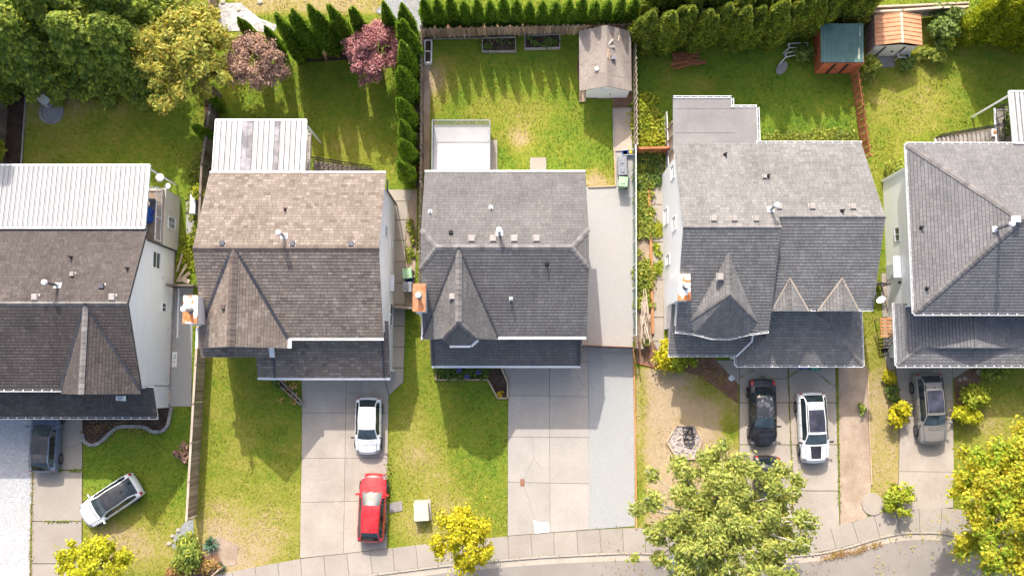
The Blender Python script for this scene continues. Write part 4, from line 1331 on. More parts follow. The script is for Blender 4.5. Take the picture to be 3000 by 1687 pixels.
r2 = r.done()
ridge_caps(r2, (xL, yr, ZR), (xR, yr, ZR), M['cap_brown'], w=.44, fold=.14)
ridge_caps(r2, (xg, yg, ZR), (xg, yr - .2, ZR), M['cap_brown'], w=.5, fold=.22)
strip(h2, [(xg - .12, yr, ZR - .1), (xL, 3.62, zL)], .2, M['flashing'])
strip(h2, [(xg + .12, yr, ZR - .1), (x1, yf, ZE)], .2, M['flashing'])
strip(h2, [(-14.87, 2.6, 3.78), (-14.87, .5, 2.84)], .1, M['flashing'])
strip(h2, [(-8.02, 3.2, 4.05), (-8.02, .5, 2.84)], .1, M['flashing'])
gutter(h2, [(x1, yf, ZE - .04), (xR, yf, ZE - .04)], (0, -1, 0), plain=True)
gutter(h2, [(-16.0, .54, 2.7), (-14.8, .52, 2.74), (-7.66, .52, 2.74)], (0, -1, 0), plain=True)
gutter(h2, [(x0, yg, ZE - .05), (x0, 3.5, ZE - .05)], (-1, 0, 0), plain=True)
gutter(h2, [(x1, yg, ZE - .05), (x1, yf - .1, ZE - .05)], (1, 0, 0), .22, plain=True)
gutter(h2, [(-14.97, 1.76, 3.9), (-14.97, 2.5, 4.3)], (1, 0, 0), .3, plain=True)
strip(h2, [(xL + .02, yb, ZE - .07), (xR, yb, ZE - .07)], .1, M['white'], 'fascia', .04, .2)
chimney(h2, U(538, 905, 7.2).x, U(577, 905, 7.2).x, U(560, 946, 7.2).y, U(560, 867, 7.2).y, 0, 7.2, 'rust_cap', 'siding', (.55, .45), 1.15)
PB2 = back_plane(yb, yr); PF2 = back_plane(yf, yr)
for px, py in ((652, 713), (858, 714), (1029, 714)): roof_vent(h2, UP(px, py, PB2), PB2[1], .33, 'metal', .12)
stack_pipe(h2, UP(836, 613, PB2), .4, .06, 'vent_brown', PB2[1])
flue(h2, UP(833, 692, PB2), 1.3, .085, PB2[1])
q = U(661, 901, 6.6); roof_vent(h2, (q.x, q.y, ZE + (q.x - x0) * gs), 0, .28, 'vent_brown')
wall_window(h2, (-7.86, 9.55, 4.3), .8, 1.35, 1, 0, 'h')
wall_window(h2, (-7.86, 9.2, 1.8), .6, .8, 1, 0, 'h')
wall_window(h2, (-7.86, 4.6, 1.35), 1.5, 1.4, 1, 0, 'v')
m = MB(); m.box(-7.86, -7.8, 6.1, 7.05, .1, 2.1); d = m.build('side_door', M['siding_grey'], h2)
m = MB().box(-7.8, -7.74, 6.2, 6.26, 1.0, 1.15); m.build('handle', M['black'], d)
MB().bar((-7.7, 6.05, 2.2), (-7.7, 7.1, 2.2), .28, .05).build('door_hood', M['siding_grey'], h2)
m = MB(); m.bar((-7.74, 12.05, .1), (-7.74, 12.05, 4.9), .09, .09, up=(1, 0, 0)); m.bar((-7.72, 12.7, 4.92), (-7.72, 12.05, 4.8), .09, .09); m.build('downpipe', M['flashing'], h2)
m = MB(); m.bar((-7.72, 1.0, .1), (-7.72, 1.0, 2.7), .1, .1, up=(1, 0, 0)); m.build('downpipe', M['white'], h2)
ribbed_cover(h2, -18.55, -12.85, 13.2, 16.55, 5.05, 4.75, .33, M['cover'], clear=[(-16.8, -16.25), (-14.98, -14.4)])
pst = MB(); pst.box(-18.5, -13, 12.4, 16.3, 2.55, 2.65)
dk = pst.build('deck', M['deck_wood'], h2)
railing(dk, [(-18.45, 16.2), (-13.05, 16.2), (-13.05, 13.7)], 2.65, 1.0, 'white', .14)
# back stair of H2
st = MB(); n = 13
for i in range(n):
    x = -12.85 + i * .27; z = 2.5 - i * .19
    st.box(x, x + .3, 13.65, 14.45, z - .04, z)
st.bar((-12.9, 13.64, 2.45), (-12.85 + n * .27, 13.64, .05), .05, .25); st.bar((-12.9, 14.46, 2.45), (-12.85 + n * .27, 14.46, .05), .05, .25)
sto = st.build('back_stair', M['fence_dark'], h2)
m = MB()
m.bar((-12.8, 14.5, 3.5), (-12.85 + n * .27, 14.5, 1.0), .06, .05)
m.bar((-12.8, 14.5, 2.8), (-12.85 + n * .27, 14.5, .3), .04, .04)
for i in range(24):
    t = i / 23; m.bar((-12.8 + t * n * .27, 14.5, 2.65 - 2.5 * t), (-12.8 + t * n * .27, 14.5, 3.5 - 2.5 * t), .03, .03, up=(1, 0, 0))
m.build('stair_rail', M['black'], sto)

# ---------------- H3: grey roof with clipped gables, centre
h3 = thing('house', 'grey shingled house with clipped gable ends in the middle of the row, white deck behind', 'house', (-.4, 6, 0), 'two-storey houses in a row')
xL, xR, yb, yr, yf = -5.4, 4.55, 13.18, 8.08, 2.98
zc_, ycl, ycf = 6.93, 9.24, 6.92
rl, rr_ = -4.44, 3.52
xg, x0, x1, yg = -3.12, -5.4, -.86, 2.8
m = MB()
gable_wall(m, -5.2, 4.36, [(3.35, 0), (12.6, 0), (12.6, 4.9), (9.1, 6.7), (7.06, 6.7), (3.35, 4.9)])
wall_box(m, -5.15, -1.1, 3.0, 3.36, 2.5, 4.95)
m.build('wall', M['siding'], h3)
m = MB(); wall_box(m, -4.9, 4.15, 1.7, 3.34, 0, 3.0); m.build('garage_wall', M['siding'], h3)
r = Roof(h3, M['shingle_grey'], w=.32, h=.2)
r.face([(xL, yb, ZE), (xR, yb, ZE), (xR, ycl, zc_), (rr_, yr, ZR), (rl, yr, ZR), (xL, ycl, zc_)])
r.face([(xL, ycl, zc_), (rl, yr, ZR), (xL, ycf, zc_)])
r.face([(xR, ycl, zc_), (rr_, yr, ZR), (xR, ycf, zc_)])
r.face([(xL, ycf, zc_), (rl, yr, ZR), (xg, yr, ZR), (x0, yf, ZE)])
r.face([(xg, yr, ZR), (rr_, yr, ZR), (xR, ycf, zc_), (xR, yf, ZE), (x1, yf, ZE)])
A = U(1340, 942, ZR); yA = A.y
gs3 = (ZR - ZE) / (xg - x0)
LXh = xg - 1.05; zLh = ZR - 1.05 * gs3; RXh = xg + 1.05
k3 = (ZR - zLh) / (yA - yg)
r.face([(xg, yr, ZR), (xg, yA, ZR), (LXh, yg, zLh), (x0, yg, ZE), (x0, yf, ZE)])
r.face([(xg, yr, ZR), (x1, yf, ZE), (x1, yg, ZE), (RXh, yg, zLh), (xg, yA, ZR)])
yby = 2.42; zby = ZR - k3 * (yA - yby)
r.face([(xg, yA, ZR), (LXh, yg, zLh), (LXh + .42, yby, zby), (RXh - .42, yby, zby), (RXh, yg, zLh)])
r.face([(-4.92, 3.2, 3.98), (4.18, 3.2, 3.98), (4.18, 1.28, 2.8), (-4.92, 1.28, 2.8)])
r.face([(-4.95, 3.2, 3.96), (-4.95, 1.28, 2.78), (-5.12, 1.28, 2.35), (-5.12, 3.2, 3.4)])
r.face([(4.2, 3.2, 3.96), (4.2, 1.28, 2.78), (4.36, 1.28, 2.45), (4.36, 3.2, 3.5)])
r3 = r.done()
cg = M['cap_grey']
ridge_caps(r3, (rl, yr, ZR), (rr_, yr, ZR), cg, w=.34)
ridge_caps(r3, (xg, yA, ZR), (xg, yr, ZR), cg, w=.38, fold=.15)
for (a, b) in (((xL, ycl, zc_), (rl, yr, ZR)), ((xL, ycf, zc_), (rl, yr, ZR)), ((xR, ycl, zc_), (rr_, yr, ZR)), ((xR, ycf, zc_), (rr_, yr, ZR)), ((LXh, yg, zLh), (xg, yA, ZR)), ((RXh, yg, zLh), (xg, yA, ZR))):
    ridge_caps(r3, a, b, cg, w=.3, fold=.06)
strip(h3, [(xg, yr, ZR - .02), (x0, yf, ZE)], .11, M['flashing'])
strip(h3, [(xg, yr, ZR - .02), (x1, yf, ZE)], .11, M['flashing'])
strip(h3, [(-4.93, 3.2, 3.99), (-4.93, 1.25, 2.81)], .12, M['flashing']); strip(h3, [(4.19, 3.2, 3.99), (4.19, 1.25, 2.81)], .14, M['flashing'])
gutter(h3, [(x1, yf, ZE - .04), (xR - .05, yf, ZE - .04)], (0, -1, 0), .14, plain=True)
gutter(h3, [(-5.05, 1.28, 2.72), (4.3, 1.28, 2.72)], (0, -1, 0), .13, plain=True)
gutter(h3, [(LXh + .45, yby, zby - .05), (RXh - .4, yby, zby - .05)], (0, -1, 0), .12, plain=True)
gutter(h3, [(RXh - .4, yby, zby - .05), (RXh, yg - .05, zby + .25)], (.7, -.7, 0), .12, plain=True)
gutter(h3, [(x1 + .02, yg, ZE - .05), (x1 + .02, yf, ZE - .05)], (1, 0, 0), .12, plain=True)
gutter(h3, [(x0 - .02, yg, ZE - .05), (x0 - .02, 4.4, ZE - .05)], (-1, 0, 0), .08, plain=True)
strip(h3, [(xL, yb + .04, ZE - .07), (xR, yb + .04, ZE - .07)], .1, M['white'], 'fascia', .04, .2)
chimney(h3, U(1211, 870, 7.4).x, U(1245, 870, 7.4).x, U(1228, 910, 7.4).y, U(1228, 833, 7.4).y, 2.4, 7.4, 'rust_full', 'siding', (.5, .55), .5)
PB3 = back_plane(yb, yr); PF3 = back_plane(yf, yr)
for px in (1382, 1445, 1507, 1572): roof_vent(h3, UP(px, 699, PB3), PB3[1], .42)
roof_vent(h3, UP(1321, 681, PB3), PB3[1], .24, 'black')
stack_pipe(h3, UP(1260, 619, PB3), .35, .05, 'white', PB3[1]); stack_pipe(h3, UP(1438, 607, PB3), .4, .045, 'white', PB3[1])
stack_pipe(h3, UP(1602, 775, PF3), .35, .05, 'black', PF3[1]); stack_pipe(h3, UP(1497, 876, PF3), .5, .055, 'white', PF3[1])
flue(h3, UP(1463, 683, PB3), 1.15, .085, PB3[1])
q = U(1326, 870, 6.9); roof_vent(h3, (q.x, q.y, ZR - (xg - q.x) * gs3), 0, .36)
# white deck
p0, p1 = U(1281, 414, .6), U(1436, 505, .6)
m = MB(); m.box(p0.x - .25, p1.x, 12.6, U(1300, 368, .6).y, .45, .6)
dk = m.build('deck', M['deck_white'], h3)
ya = U(1300, 366, .6).y
railing(dk, [(p0.x - .25, 13.2), (p0.x - .25, ya), (p1.x, ya), (p1.x, 13.9)], .6, 1.08, 'rail_grey', .105, tr=.06, pk=.036)

# ---------------- H4: ash roof with turret and two dormers
h4 = thing('house', 'wide ash grey house with a curved turret roof and two pale dormer gables', 'house', (16, 8, 0), 'two-storey houses in a row')
SL = .5437
xL, xM, xR = 9.93, 15.62, 21.85
yb = 14.99; ywr, yer = 9.15, 9.83
zwr = ZE + (yb - ywr) * SL; zer = ZE + (yb - yer) * SL
ywf = ywr - (zwr - ZE) / SL
ZF = 5.35; yef = 4.62; SLE = (zer - ZF) / (yer - yef)
PW = (ZE - SL * ywf, SL); PE = (ZF - SLE * yef, SLE); PB4 = (ZE + SL * yb, -SL)
m = MB()
gable_wall(m, 10.08, xM - .06, [(ywf + .4, 0), (14.1, 0), (14.1, 5.2), (ywr, zwr - .2), (ywf + .4, 5.0)])
gable_wall(m, xM - .08, xR - .12, [(yef + .4, 0), (14.1, 0), (14.1, 5.2), (yer, zer - .2), (yef + .4, ZF)])
m.build('wall', M['siding'], h4)
m = MB(); wall_box(m, 14.4, 21.75, 1.75, yef + .4, 0, 2.75); wall_box(m, 10.3, 14.4, 2.5, ywf + .41, 0, 2.7)
m.build('garage_wall', M['siding'], h4)
r = Roof(h4, M['shingle_ash'], w=.3, h=.2)
r.face([(xL + .1, yb, ZE), (xR - .15, yb, ZE), (xR, yer, zer), (xM, yer, zer), (xM, ywr, zwr), (xL, ywr, zwr)])
# turret on the west front
Ta = UP(2134, 741, PW); zt = Ta.z
Tb = U(2138, 863, zt); Tb = Vector((Tb.x, Tb.y, zt)); Ta = Vector((Tb.x, Ta.y, zt))
Tl, Tr = UP(2022, 941, PW), UP(2217, 943, PW)
G = [U(2033, 976, 5.0), U(2085, 989, 5.0), U(2138, 990, 5.0), U(2193, 977, 5.0)]
r.face([(xL, ywf, ZE), (xL, ywr, zwr), (xM, ywr, zwr), (xM, ywf, ZE), (G[3].x, ywf, ZE), tuple(Tr), tuple(Ta), tuple(Tl), (G[0].x, ywf, ZE)])
r.face([Ta, Tb, Tl]); r.face([Ta, Tr, Tb])
fan = [Tl] + G + [Tr]
for a, b in zip(fan[:-1], fan[1:]): r.face([Tb, a, b])
# east front with two dormers
D = []
for (ax, ay, l, rr2, by) in ((2314, 815, 2259, 2368, 917), (2467, 815, 2393, 2515, 915)):
    a = UP(ax, ay, PE)
    f = U(ax - 1, by + 2, a.z); f = Vector((a.x, f.y, a.z))
    le = U(l, by, ZE + .15); re = U(rr2, by, ZE + .15)
    zl = PE[0] + PE[1] * yef
    le = Vector((le.x, yef - .12, ZF - .06)); re = Vector((re.x, yef - .12, ZF - .06))
    f = Vector((a.x, yef - .15, a.z))
    D.append((a, le, re, f))
    r.face([a, f, le]); r.face([a, re, f])
r.face([(xM, yef, ZF), (xM, yer, zer), (xR, yer, zer), (xR + .02, yef, ZF), (D[1][2].x, yef, ZF), tuple(D[1][0]), (D[1][1].x, yef, ZF), (D[0][2].x, yef, ZF), tuple(D[0][0]), (max(D[0][1].x, xM + .02), yef, ZF)])
# porch and garage hips
gx0, gx1, gy0, gz0, gs4 = 14.12, 22.07, 1.29, 2.8, .46
gyt = yef + .3
hip = lambda d: gz0 + gs4 * d
dt = gyt - gy0
r.face([(gx0, gy0, gz0), (gx1, gy0, gz0), (gx1 - dt, gyt, hip(dt)), (gx0 + 1.75, gyt, hip(dt)), (gx0 + 1.75, gy0 + 1.75, hip(1.75))])
r.face([(gx1, gy0, gz0), (gx1, gyt, gz0), (gx1 - dt, gyt, hip(dt))])
py0 = 1.94; pyt = ywf + .4; pd = pyt - py0
r.face([(9.85, py0, gz0), (gx0 + .6, py0, gz0), (gx0 + .6 + pd, pyt, hip(pd)), (9.85, pyt, hip(pd))])
r.face([(gx0, gy0, gz0), (gx0 + 1.75, gy0 + 1.75, hip(1.75)), (gx0 + .35, gy0 + 1.75, hip(.35)), (gx0, gy0 + .7, gz0)])
r.face([(9.85, pyt, hip(pd)), (9.85, 5.3, hip(pd) + .9), (10.6, 5.3, hip(pd) + .9), (10.6, pyt, hip(pd))])
r4 = r.done()
ca = M['cap_grey']
ridge_caps(r4, (xL, ywr, zwr), (xM, ywr, zwr), ca); ridge_caps(r4, (xM, yer, zer), (xR, yer, zer), ca)
ridge_caps(r4, Tb, Ta, ca, w=.4, fold=.2)
for q in (Tl, Tr): ridge_caps(r4, q, Tb, ca, w=.26, fold=.05)
for d in D: ridge_caps(r4, d[3], d[0], ca, w=.36, fold=.2)
ridge_caps(r4, (gx1, gy0, gz0), (gx1 - dt, gyt, hip(dt)), ca, w=.26, fold=.05)
for d in D:
    strip(h4, [d[0], d[1]], .09, M['rail_tan'], lift=.03); strip(h4, [d[0], d[2]], .09, M['rail_tan'], lift=.03)
    m = MB(); m.add([d[1], d[2], d[3]]); m.add([d[1] + Vector((0, .02, -.02)), d[3] + Vector((0, .02, -.02)), d[2] + Vector((0, .02, -.02))])
    m.build('dormer_wall', M['siding'], h4)
strip(h4, [U(2157, 1044, 3.15), U(2203, 1000, 3.6), U(2206, 978, 3.85)], .09, M['white'], 'flashing_strip', lift=.0, thick=.1)
m = MB(); m.add([(xM, ywf, ZE), (xM, ywr, zwr), (xM, yer, zer), (xM, yef, ZF)]); m.add([(xM, yef, ZF - .02), (xM, ywf, ZE - .02), (xM, ywf, 3.9), (xM, yef, 3.9)])
m.build('step_wall', M['siding_grey'], h4)
gutter(h4, [(xL, ywf, ZE - .05), G[0] + Vector((0, 0, -.05)), G[1] + Vector((0, 0, -.05)), G[2] + Vector((0, 0, -.05)), G[3] + Vector((0, 0, -.05)), (xM - .05, ywf, ZE - .05)], (0, -1, 0), .1)
gutter(h4, [(9.85, py0, gz0 - .05), (gx0, py0, gz0 - .05)], (0, -1, 0), .1)
gutter(h4, [(gx0, gy0, gz0 - .05), (gx1, gy0, gz0 - .05)], (0, -1, 0), .1)
gutter(h4, [(gx1, gy0, gz0 - .05), (gx1, gyt, gz0 - .05)], (1, 0, 0), .1)
gutter(h4, [(gx0, gy0, gz0 - .05), (gx0, py0, gz0 - .05)], (-1, 0, 0), .1)
for a, b in ((D[1][2].x, xR), (D[0][2].x + .1, D[1][1].x - .1)): gutter(h4, [(a, yef, ZF - .05), (b, yef, ZF - .05)], (0, -1, 0), .1)
gutter(h4, [(15.2, yb, ZE - .05), (xR - .15, yb, ZE - .05)], (0, 1, 0), .12)
chimney(h4, U(1988, 841, 7.3).x, U(2021, 841, 7.3).x, U(2000, 878, 7.3).y, U(2000, 804, 7.3).y, 2.5, 7.3, 'rust_cap', 'siding', (.6, .5), .6)
for px in (2090, 2150, 2214): roof_vent(h4, UP(px, 641, PB4), PB4[1], .36)
for px in (2281, 2378, 2497): roof_vent(h4, UP(px, 606, PB4), PB4[1], .36)
roof_vent(h4, UP(2239, 518, PB4), PB4[1], .26)
for px, py in ((2124, 453), (2249, 516), (2466, 618)): stack_pipe(h4, UP(px, py, PB4), .4, .06, 'black', PB4[1])
flue(h4, UP(2257, 614, PB4), 1.3, .085, PB4[1])
q = U(2108, 812, zt - .3); roof_vent(h4, (q.x, q.y, zt - .25), 0, .42)
for (y, z, w, hh) in ((11.0, 1.6, 1.1, 1.3), (10.0, 4.6, .9, 1.3), (8.1, 2.0, .7, 1.4)):
    wall_window(h4, (10.08, y, z), w, hh, -1, 0, 'h')
wall_window(h4, (10.08, 13.3, 4.4), .9, 1.2, -1, 0, 'h')
# flat membrane roof over the back patio
flat = poly_px([(1972, 288), (2143, 288), (2143, 315), (2217, 315), (2222, 440), (1972, 440)], 3.0)
flat = [(x, min(max(y, 14.4), 30)) for x, y in flat]
fo = MB().prism(flat, 2.82, 3.0).build('flat_roof', M['membrane'], h4)
m = MB()
for (a, b) in (((1972, 288), (2143, 288)), ((2143, 288), (2143, 315)), ((2143, 315), (2217, 315)), ((2217, 315), (2221, 422))):
    p, q = U(*a, 3.0), U(*b, 3.0)
    d = (q - p).normalized(); o = Vector((-d.y, d.x, 0)) * .07
    m.bar(p + o * 1.9, q + o * 1.9, .04, .1); m.bar(p + o + Vector((0, 0, -.06)), q + o + Vector((0, 0, -.06)), .12, .02, 1); m.bar(p, q, .035, .1)
    for i in range(int((q - p).length / .5) + 1): m.bar(p + d * (.5 * i + .1) + o * -.2 + Vector((0, 0, .055)), p + d * (.5 * i + .1) + o * 2.1 + Vector((0, 0, .055)), .04, .012)
m.build('gutter', [M['white'], M['trough']], fo)
m = MB()
for i in range(3):
    y = 14.6 + i * 1.6; m.box(flat[0][0] + .1, flat[0][0] + 4, y, y + .015, 3.0, 3.012)
m.build('seam', M['cap_grey'], fo)
wx = flat[0][0]
m = MB(); m.box(wx + .0, wx + .06, 14.3, 17.0, 0, 2.8)
for i in range(4): m.box(wx - .08, wx + .1, 14.4 + i * .85, 14.5 + i * .85, 0, 2.82)
m.build('patio_screen', M['deck_wood'], h4)
railing(h4, [(U(1957, 500, .9).x, 12.4), (U(1957, 500, .9).x, 16.6), (wx - .1, 18.2)], .1, 1.0, 'white', .14)
# dish on the south-east eave
q = Vector((xR - .1, yef + .55, ZF + .3))
ds = thing('satellite_dish', 'small white satellite dish on an arm at the eave corner of the ash grey house', 'satellite dish', q)
m = MB(); m.tube(q, q + Vector((.2, -.05, .55)), .03); m.tube(q + Vector((.2, -.05, .5)), q + Vector((-.1, .3, .62)), .02); m.box(q.x - .2, q.x - .04, q.y + .25, q.y + .42, q.z + .55, q.z + .7)
m.build('dish_arm', M['metal'], ds)
m = MB(); c = q + Vector((.28, -.1, .6)); n = Vector((-.45, .6, .65)).normalized(); a_ = n.orthogonal().normalized(); b_ = n.cross(a_)
ring = lambda rr3, dz: [c + n * dz + (a_ * math.cos(2 * math.pi * k / 20) * .29 + b_ * math.sin(2 * math.pi * k / 20) * .24) * rr3 for k in range(20)]
rs = [ring(1, .08), ring(.66, .03), ring(.33, .005), ring(.05, 0)]
for u_, v_ in zip(rs[:-1], rs[1:]):
    for k in range(20): m.add([u_[k], u_[(k + 1) % 20], v_[(k + 1) % 20], v_[k]]); m.add([u_[(k + 1) % 20] - n * .015, u_[k] - n * .015, v_[k] - n * .015, v_[(k + 1) % 20] - n * .015])
m.build('reflector', M['white'], ds)

# ---------------- H5: slate hip roof, right edge
h5 = thing('house', 'slate grey hip roofed house cut off by the right edge of the row', 'house', (30, 7, 0), 'two-storey houses in a row')
xL, xR, yb, yf = 24.5, 37.0, 14.92, 4.4
yc = (yb + yf) / 2; run = (yb - yf) / 2; za = ZE + run * .55
m = MB(); wall_box(m, 24.98, 37, 4.95, 13.75, 0, 4.95); m.build('wall', M['siding'], h5)
m = MB(); wall_box(m, 24.92, 37, 1.85, 4.94, 0, 2.75); m.build('garage_wall', M['siding'], h5)
r = Roof(h5, M['shingle_slate'], w=.3, h=.2)
r.face([(xL, yb, ZE), (xR, yb, ZE), (xR, yc, za), (xL + run, yc, za)])
r.face([(xL, yb, ZE), (xL + run, yc, za), (xL, yf, ZE)])
r.face([(xL, yf, ZE), (xL + run, yc, za), (xR, yc, za), (xR, yf, ZE)])
e = 24.22; fx = 1.35; sw = .22
cy_ = 2.36; zcr = 2.8 + sw * fx
r.face([(e, 1.29, 2.8), (e + fx, cy_, zcr), (e + fx + 9.5, cy_, zcr + sw * 3.2), (e + fx + 9.5, 1.29, 2.8)][:4] if False else [(e, 1.29, 2.8), (37, 1.29, 2.8), (37, cy_, zcr), (e + fx, cy_, zcr)])
xm_ = U(2850, 1000, 3.6).x
r.face([(e, 1.29, 2.8), (e + fx, cy_, zcr), (xm_, cy_, 2.8 + sw * (xm_ - e)), (xm_, 5.0, 2.8 + sw * (xm_ - e)), (e, 5.2, 2.8)])
r.face([(xm_, cy_, 2.8 + sw * (xm_ - e)), (2 * xm_ - e - fx, cy_, zcr), (2 * xm_ - e, 1.29, 2.8), (2 * xm_ - e, 5.0, 2.8), (xm_, 5.0, 2.8 + sw * (xm_ - e))])
r5 = r.done()
cs5 = M['cap_grey']
ridge_caps(r5, (xL, yb, ZE), (xL + run, yc, za), cs5, w=.34, fold=.05); ridge_caps(r5, (xL, yf, ZE), (xL + run, yc, za), cs5, w=.34, fold=.05)
ridge_caps(r5, (xL + run, yc, za), (xR, yc, za), cs5)
ridge_caps(r5, (e, 1.29, 2.8), (e + fx, cy_, zcr), cs5, w=.26, fold=.05)
m = MB(); m.add([(e + fx, cy_ + .01, zcr - .02), (2 * xm_ - e - fx, cy_ + .01, zcr - .02), (xm_, cy_ + .01, 2.76 + sw * (xm_ - e))])
m.build('gable_wall', M['siding_grey'], h5)
gutter(h5, [(xL, yb, ZE - .05), (xR, yb, ZE - .05)], (0, 1, 0), .12)
gutter(h5, [(xL, yf, ZE - .05), (xR, yf, ZE - .05)], (0, -1, 0), .12)
gutter(h5, [(xL, yf, ZE - .05), (xL, yb, ZE - .05)], (-1, 0, 0), .1)
gutter(h5, [(e, 1.29, 2.75), (37, 1.29, 2.75)], (0, -1, 0), .12)
gutter(h5, [(e, 1.29, 2.75), (e, 5.2, 2.75)], (-1, 0, 0), .1)
PWX = lambda px, py, z=5.8: (lambda q: (q.x, q.y, ZE + (q.x - xL) * .55))(U(px, py, z))
for px, py in ((2709, 663), (2724, 843)): stack_pipe(h5, PWX(px, py), .35, .055, 'black', 0)
flue(h5, PWX(2916, 672, 7.2), 1.75, .085, 0)
q = PWX(2972, 645, 7.7); roof_vent(h5, (q[0], q[1], q[2]), 0, .4, 'white', .3)
wall_window(h5, (24.98, 9.75, 2.0), .95, .75, -1, 0, 'v', 'siding_grey')
m = MB(); m.box(24.9, 24.98, 7.0, 7.95, .1, 2.1); d = m.build('side_door', M['siding_grey'], h5)
MB().box(24.86, 24.9, 7.1, 7.16, 1.0, 1.14).build('handle', M['black'], d)
m = MB(); m.bar((24.75, 6.9, 2.35), (24.75, 8.3, 2.35), .6, .06); m.build('door_hood', M['siding_grey'], h5)
m = MB(); m.box(24.86, 24.98, 6.55, 6.7, 2.0, 2.25); m.build('wall_lamp', M['black'], h5)
m = MB(); m.bar((24.9, 13.7, .1), (24.9, 13.7, 4.8), .1, .1, up=(1, 0, 0)); m.bar((24.9, 5.0, 2.9), (24.9, 5.0, 4.8), .1, .1, up=(1, 0, 0)); m.build('downpipe', M['white'], h5)
# back cover, deck and stair of H5
cx0 = U(2956, 268, 4.9).x
ribbed_cover(h5, cx0, 37, 14.98, U(2956, 268, 4.9).y, 5.1, 4.9, .3, M['cover'])
dx0 = U(2914, 330, 2.6).x; dy1 = U(2914, 318, 2.6).y
dk = MB().box(dx0, 37, 13.76, dy1, 2.5, 2.62).build('deck', M['timber_grey'], h5)
railing(dk, [(dx0 + .05, 15.6), (dx0 + .05, dy1 - .05), (37, dy1 - .05)], 2.62, 1.0, 'black', .13)
MB().box(dx0 - .08, dx0 + .14, 14.2, dy1, 2.62, 2.66).build('deck_edge', M['white'], dk)
st = MB(); n = 14; sx = U(2740, 465, 0).x; L = dx0 - sx
sy0, sy1 = 15.75, 16.6
tr = []
for i in range(n):
    t = i / n
    x = dx0 - L * t
    st_ = MB().box(x - .3, x, sy0, sy1, 2.5 - 2.4 * t - .1, 2.5 - 2.4 * t - .05)
    tr.append((x, st_))
so = MB().bar((dx0, sy0 - .03, 2.4), (sx, sy0 - .03, .05), .05, .25).bar((dx0, sy1 + .03, 2.4), (sx, sy1 + .03, .05), .05, .25).build('back_stair', M['fence_dark'], h5)
for x, s_ in tr: s_.build('tread', M['timber_grey'], so)
m = MB()
for yy in (sy1 + .06,):
    m.bar((dx0, yy, 3.5), (sx, yy, 1.0), .06, .05); m.bar((dx0, yy, 2.75), (sx, yy, .25), .04, .04)
    for i in range(34):
        t = i / 33; m.bar((dx0 - L * t, yy, 2.7 - 2.45 * t), (dx0 - L * t, yy, 3.5 - 2.5 * t), .022, .022, up=(1, 0, 0))
m.build('stair_rail', M['black'], so)
# ============================================================ FENCES
fence('wooden_fence', 'weathered brown board fence with pale cap rail running down beside the two left front lawns', 'fence',
      [U2(606, 955), U2(593, 1180), U2(574, 1512)], 1.75, 'fence_brown', railmat='rail_tan', pitch=.15)
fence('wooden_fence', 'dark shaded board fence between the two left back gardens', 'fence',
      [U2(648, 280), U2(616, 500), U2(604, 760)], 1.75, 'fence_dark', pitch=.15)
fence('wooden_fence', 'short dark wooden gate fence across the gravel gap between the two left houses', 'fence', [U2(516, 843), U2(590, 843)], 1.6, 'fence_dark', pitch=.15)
fence('wooden_fence', 'slatted shadowbox fence with a long row of cedars along it, beside the centre house', 'fence',
      [U2(1240, 105), U2(1240, 450), U2(1234, 850)], 1.8, 'fence_brown', bw=.16, pitch=.165, shadow=True, cap=False, railmat='timber_grey')
fence('wooden_fence', 'brown picket fence under the row of clipped cedars at the back of the centre garden', 'fence',
      [U2(1242, 112), U2(1850, 98)], 1.7, 'fence_brown', bw=.15, pitch=.17, shadow=True, cap=False)
fence('wooden_fence', 'shadowbox fence between the tan garden shed and the ivy', 'fence',
      [U2(1851, 98), U2(1856, 300), U2(1857, 442)], 1.8, 'rail_tan', bw=.16, pitch=.2, shadow=True, cap=False, railmat='rail_tan')
fence('wooden_fence', 'reddish cross fence with light gaps between the ivy patch and the weedy side strip', 'fence',
      [U2(1862, 451), U2(1950, 449)], 1.5, 'timber_red', bw=.16, pitch=.18, cap=True, railmat='timber_red')
fence('wooden_fence', 'rust red louvred fence between the lush lawn and the striped mown lawn', 'fence',
      [U2(2492, 222), U2(2508, 330), U2(2527, 470)], 1.5, 'timber_red', bw=.2, pitch=.24, shadow=True, cap=False)
fence('wooden_fence', 'grey board fence behind the orange roofed shed', 'fence',
      [U2(2530, 62), U2(2615, 58), U2(2730, 50), U2(2800, 48)], 1.6, 'fence_grey', pitch=.15, railmat='rail_tan')
fence('wooden_gate', 'dark low slatted gate fence across the gravel side drive, seen almost from straight above', 'gate',
      [U2(1706, 1016), U2(1858, 1022)], 1.75, 'timber_red', bw=.15, pitch=.165, cap=False, railmat='fence_dark')
fence('wooden_fence', 'pale pallet style fence panel at the end of the mesh fence beside the pot', 'fence', [U2(1858, 962), U2(1861, 1020)], 1.2, 'rail_tan', bw=.14, pitch=.2, cap=False)
fence('wooden_fence', 'small slatted gate in the narrow gap between the two right hand houses', 'fence', [U2(2540, 835), U2(2582, 838)], 1.5, 'fence_grey', pitch=.16, cap=False)
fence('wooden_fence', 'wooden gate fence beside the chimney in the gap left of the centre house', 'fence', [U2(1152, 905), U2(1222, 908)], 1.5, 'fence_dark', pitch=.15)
fence('white_fence', 'narrow white capped fence by the grey rock bed at the top of the picture', 'fence', [U2(1238, -40), U2(1240, 104)], 1.4, 'timber_grey', pitch=.15, railmat='white')
fence('wooden_fence', 'short brown fence piece beside the yellow green tree at the top', 'fence', [U2(632, -30), U2(636, 60)], 1.6, 'fence_brown', pitch=.15)
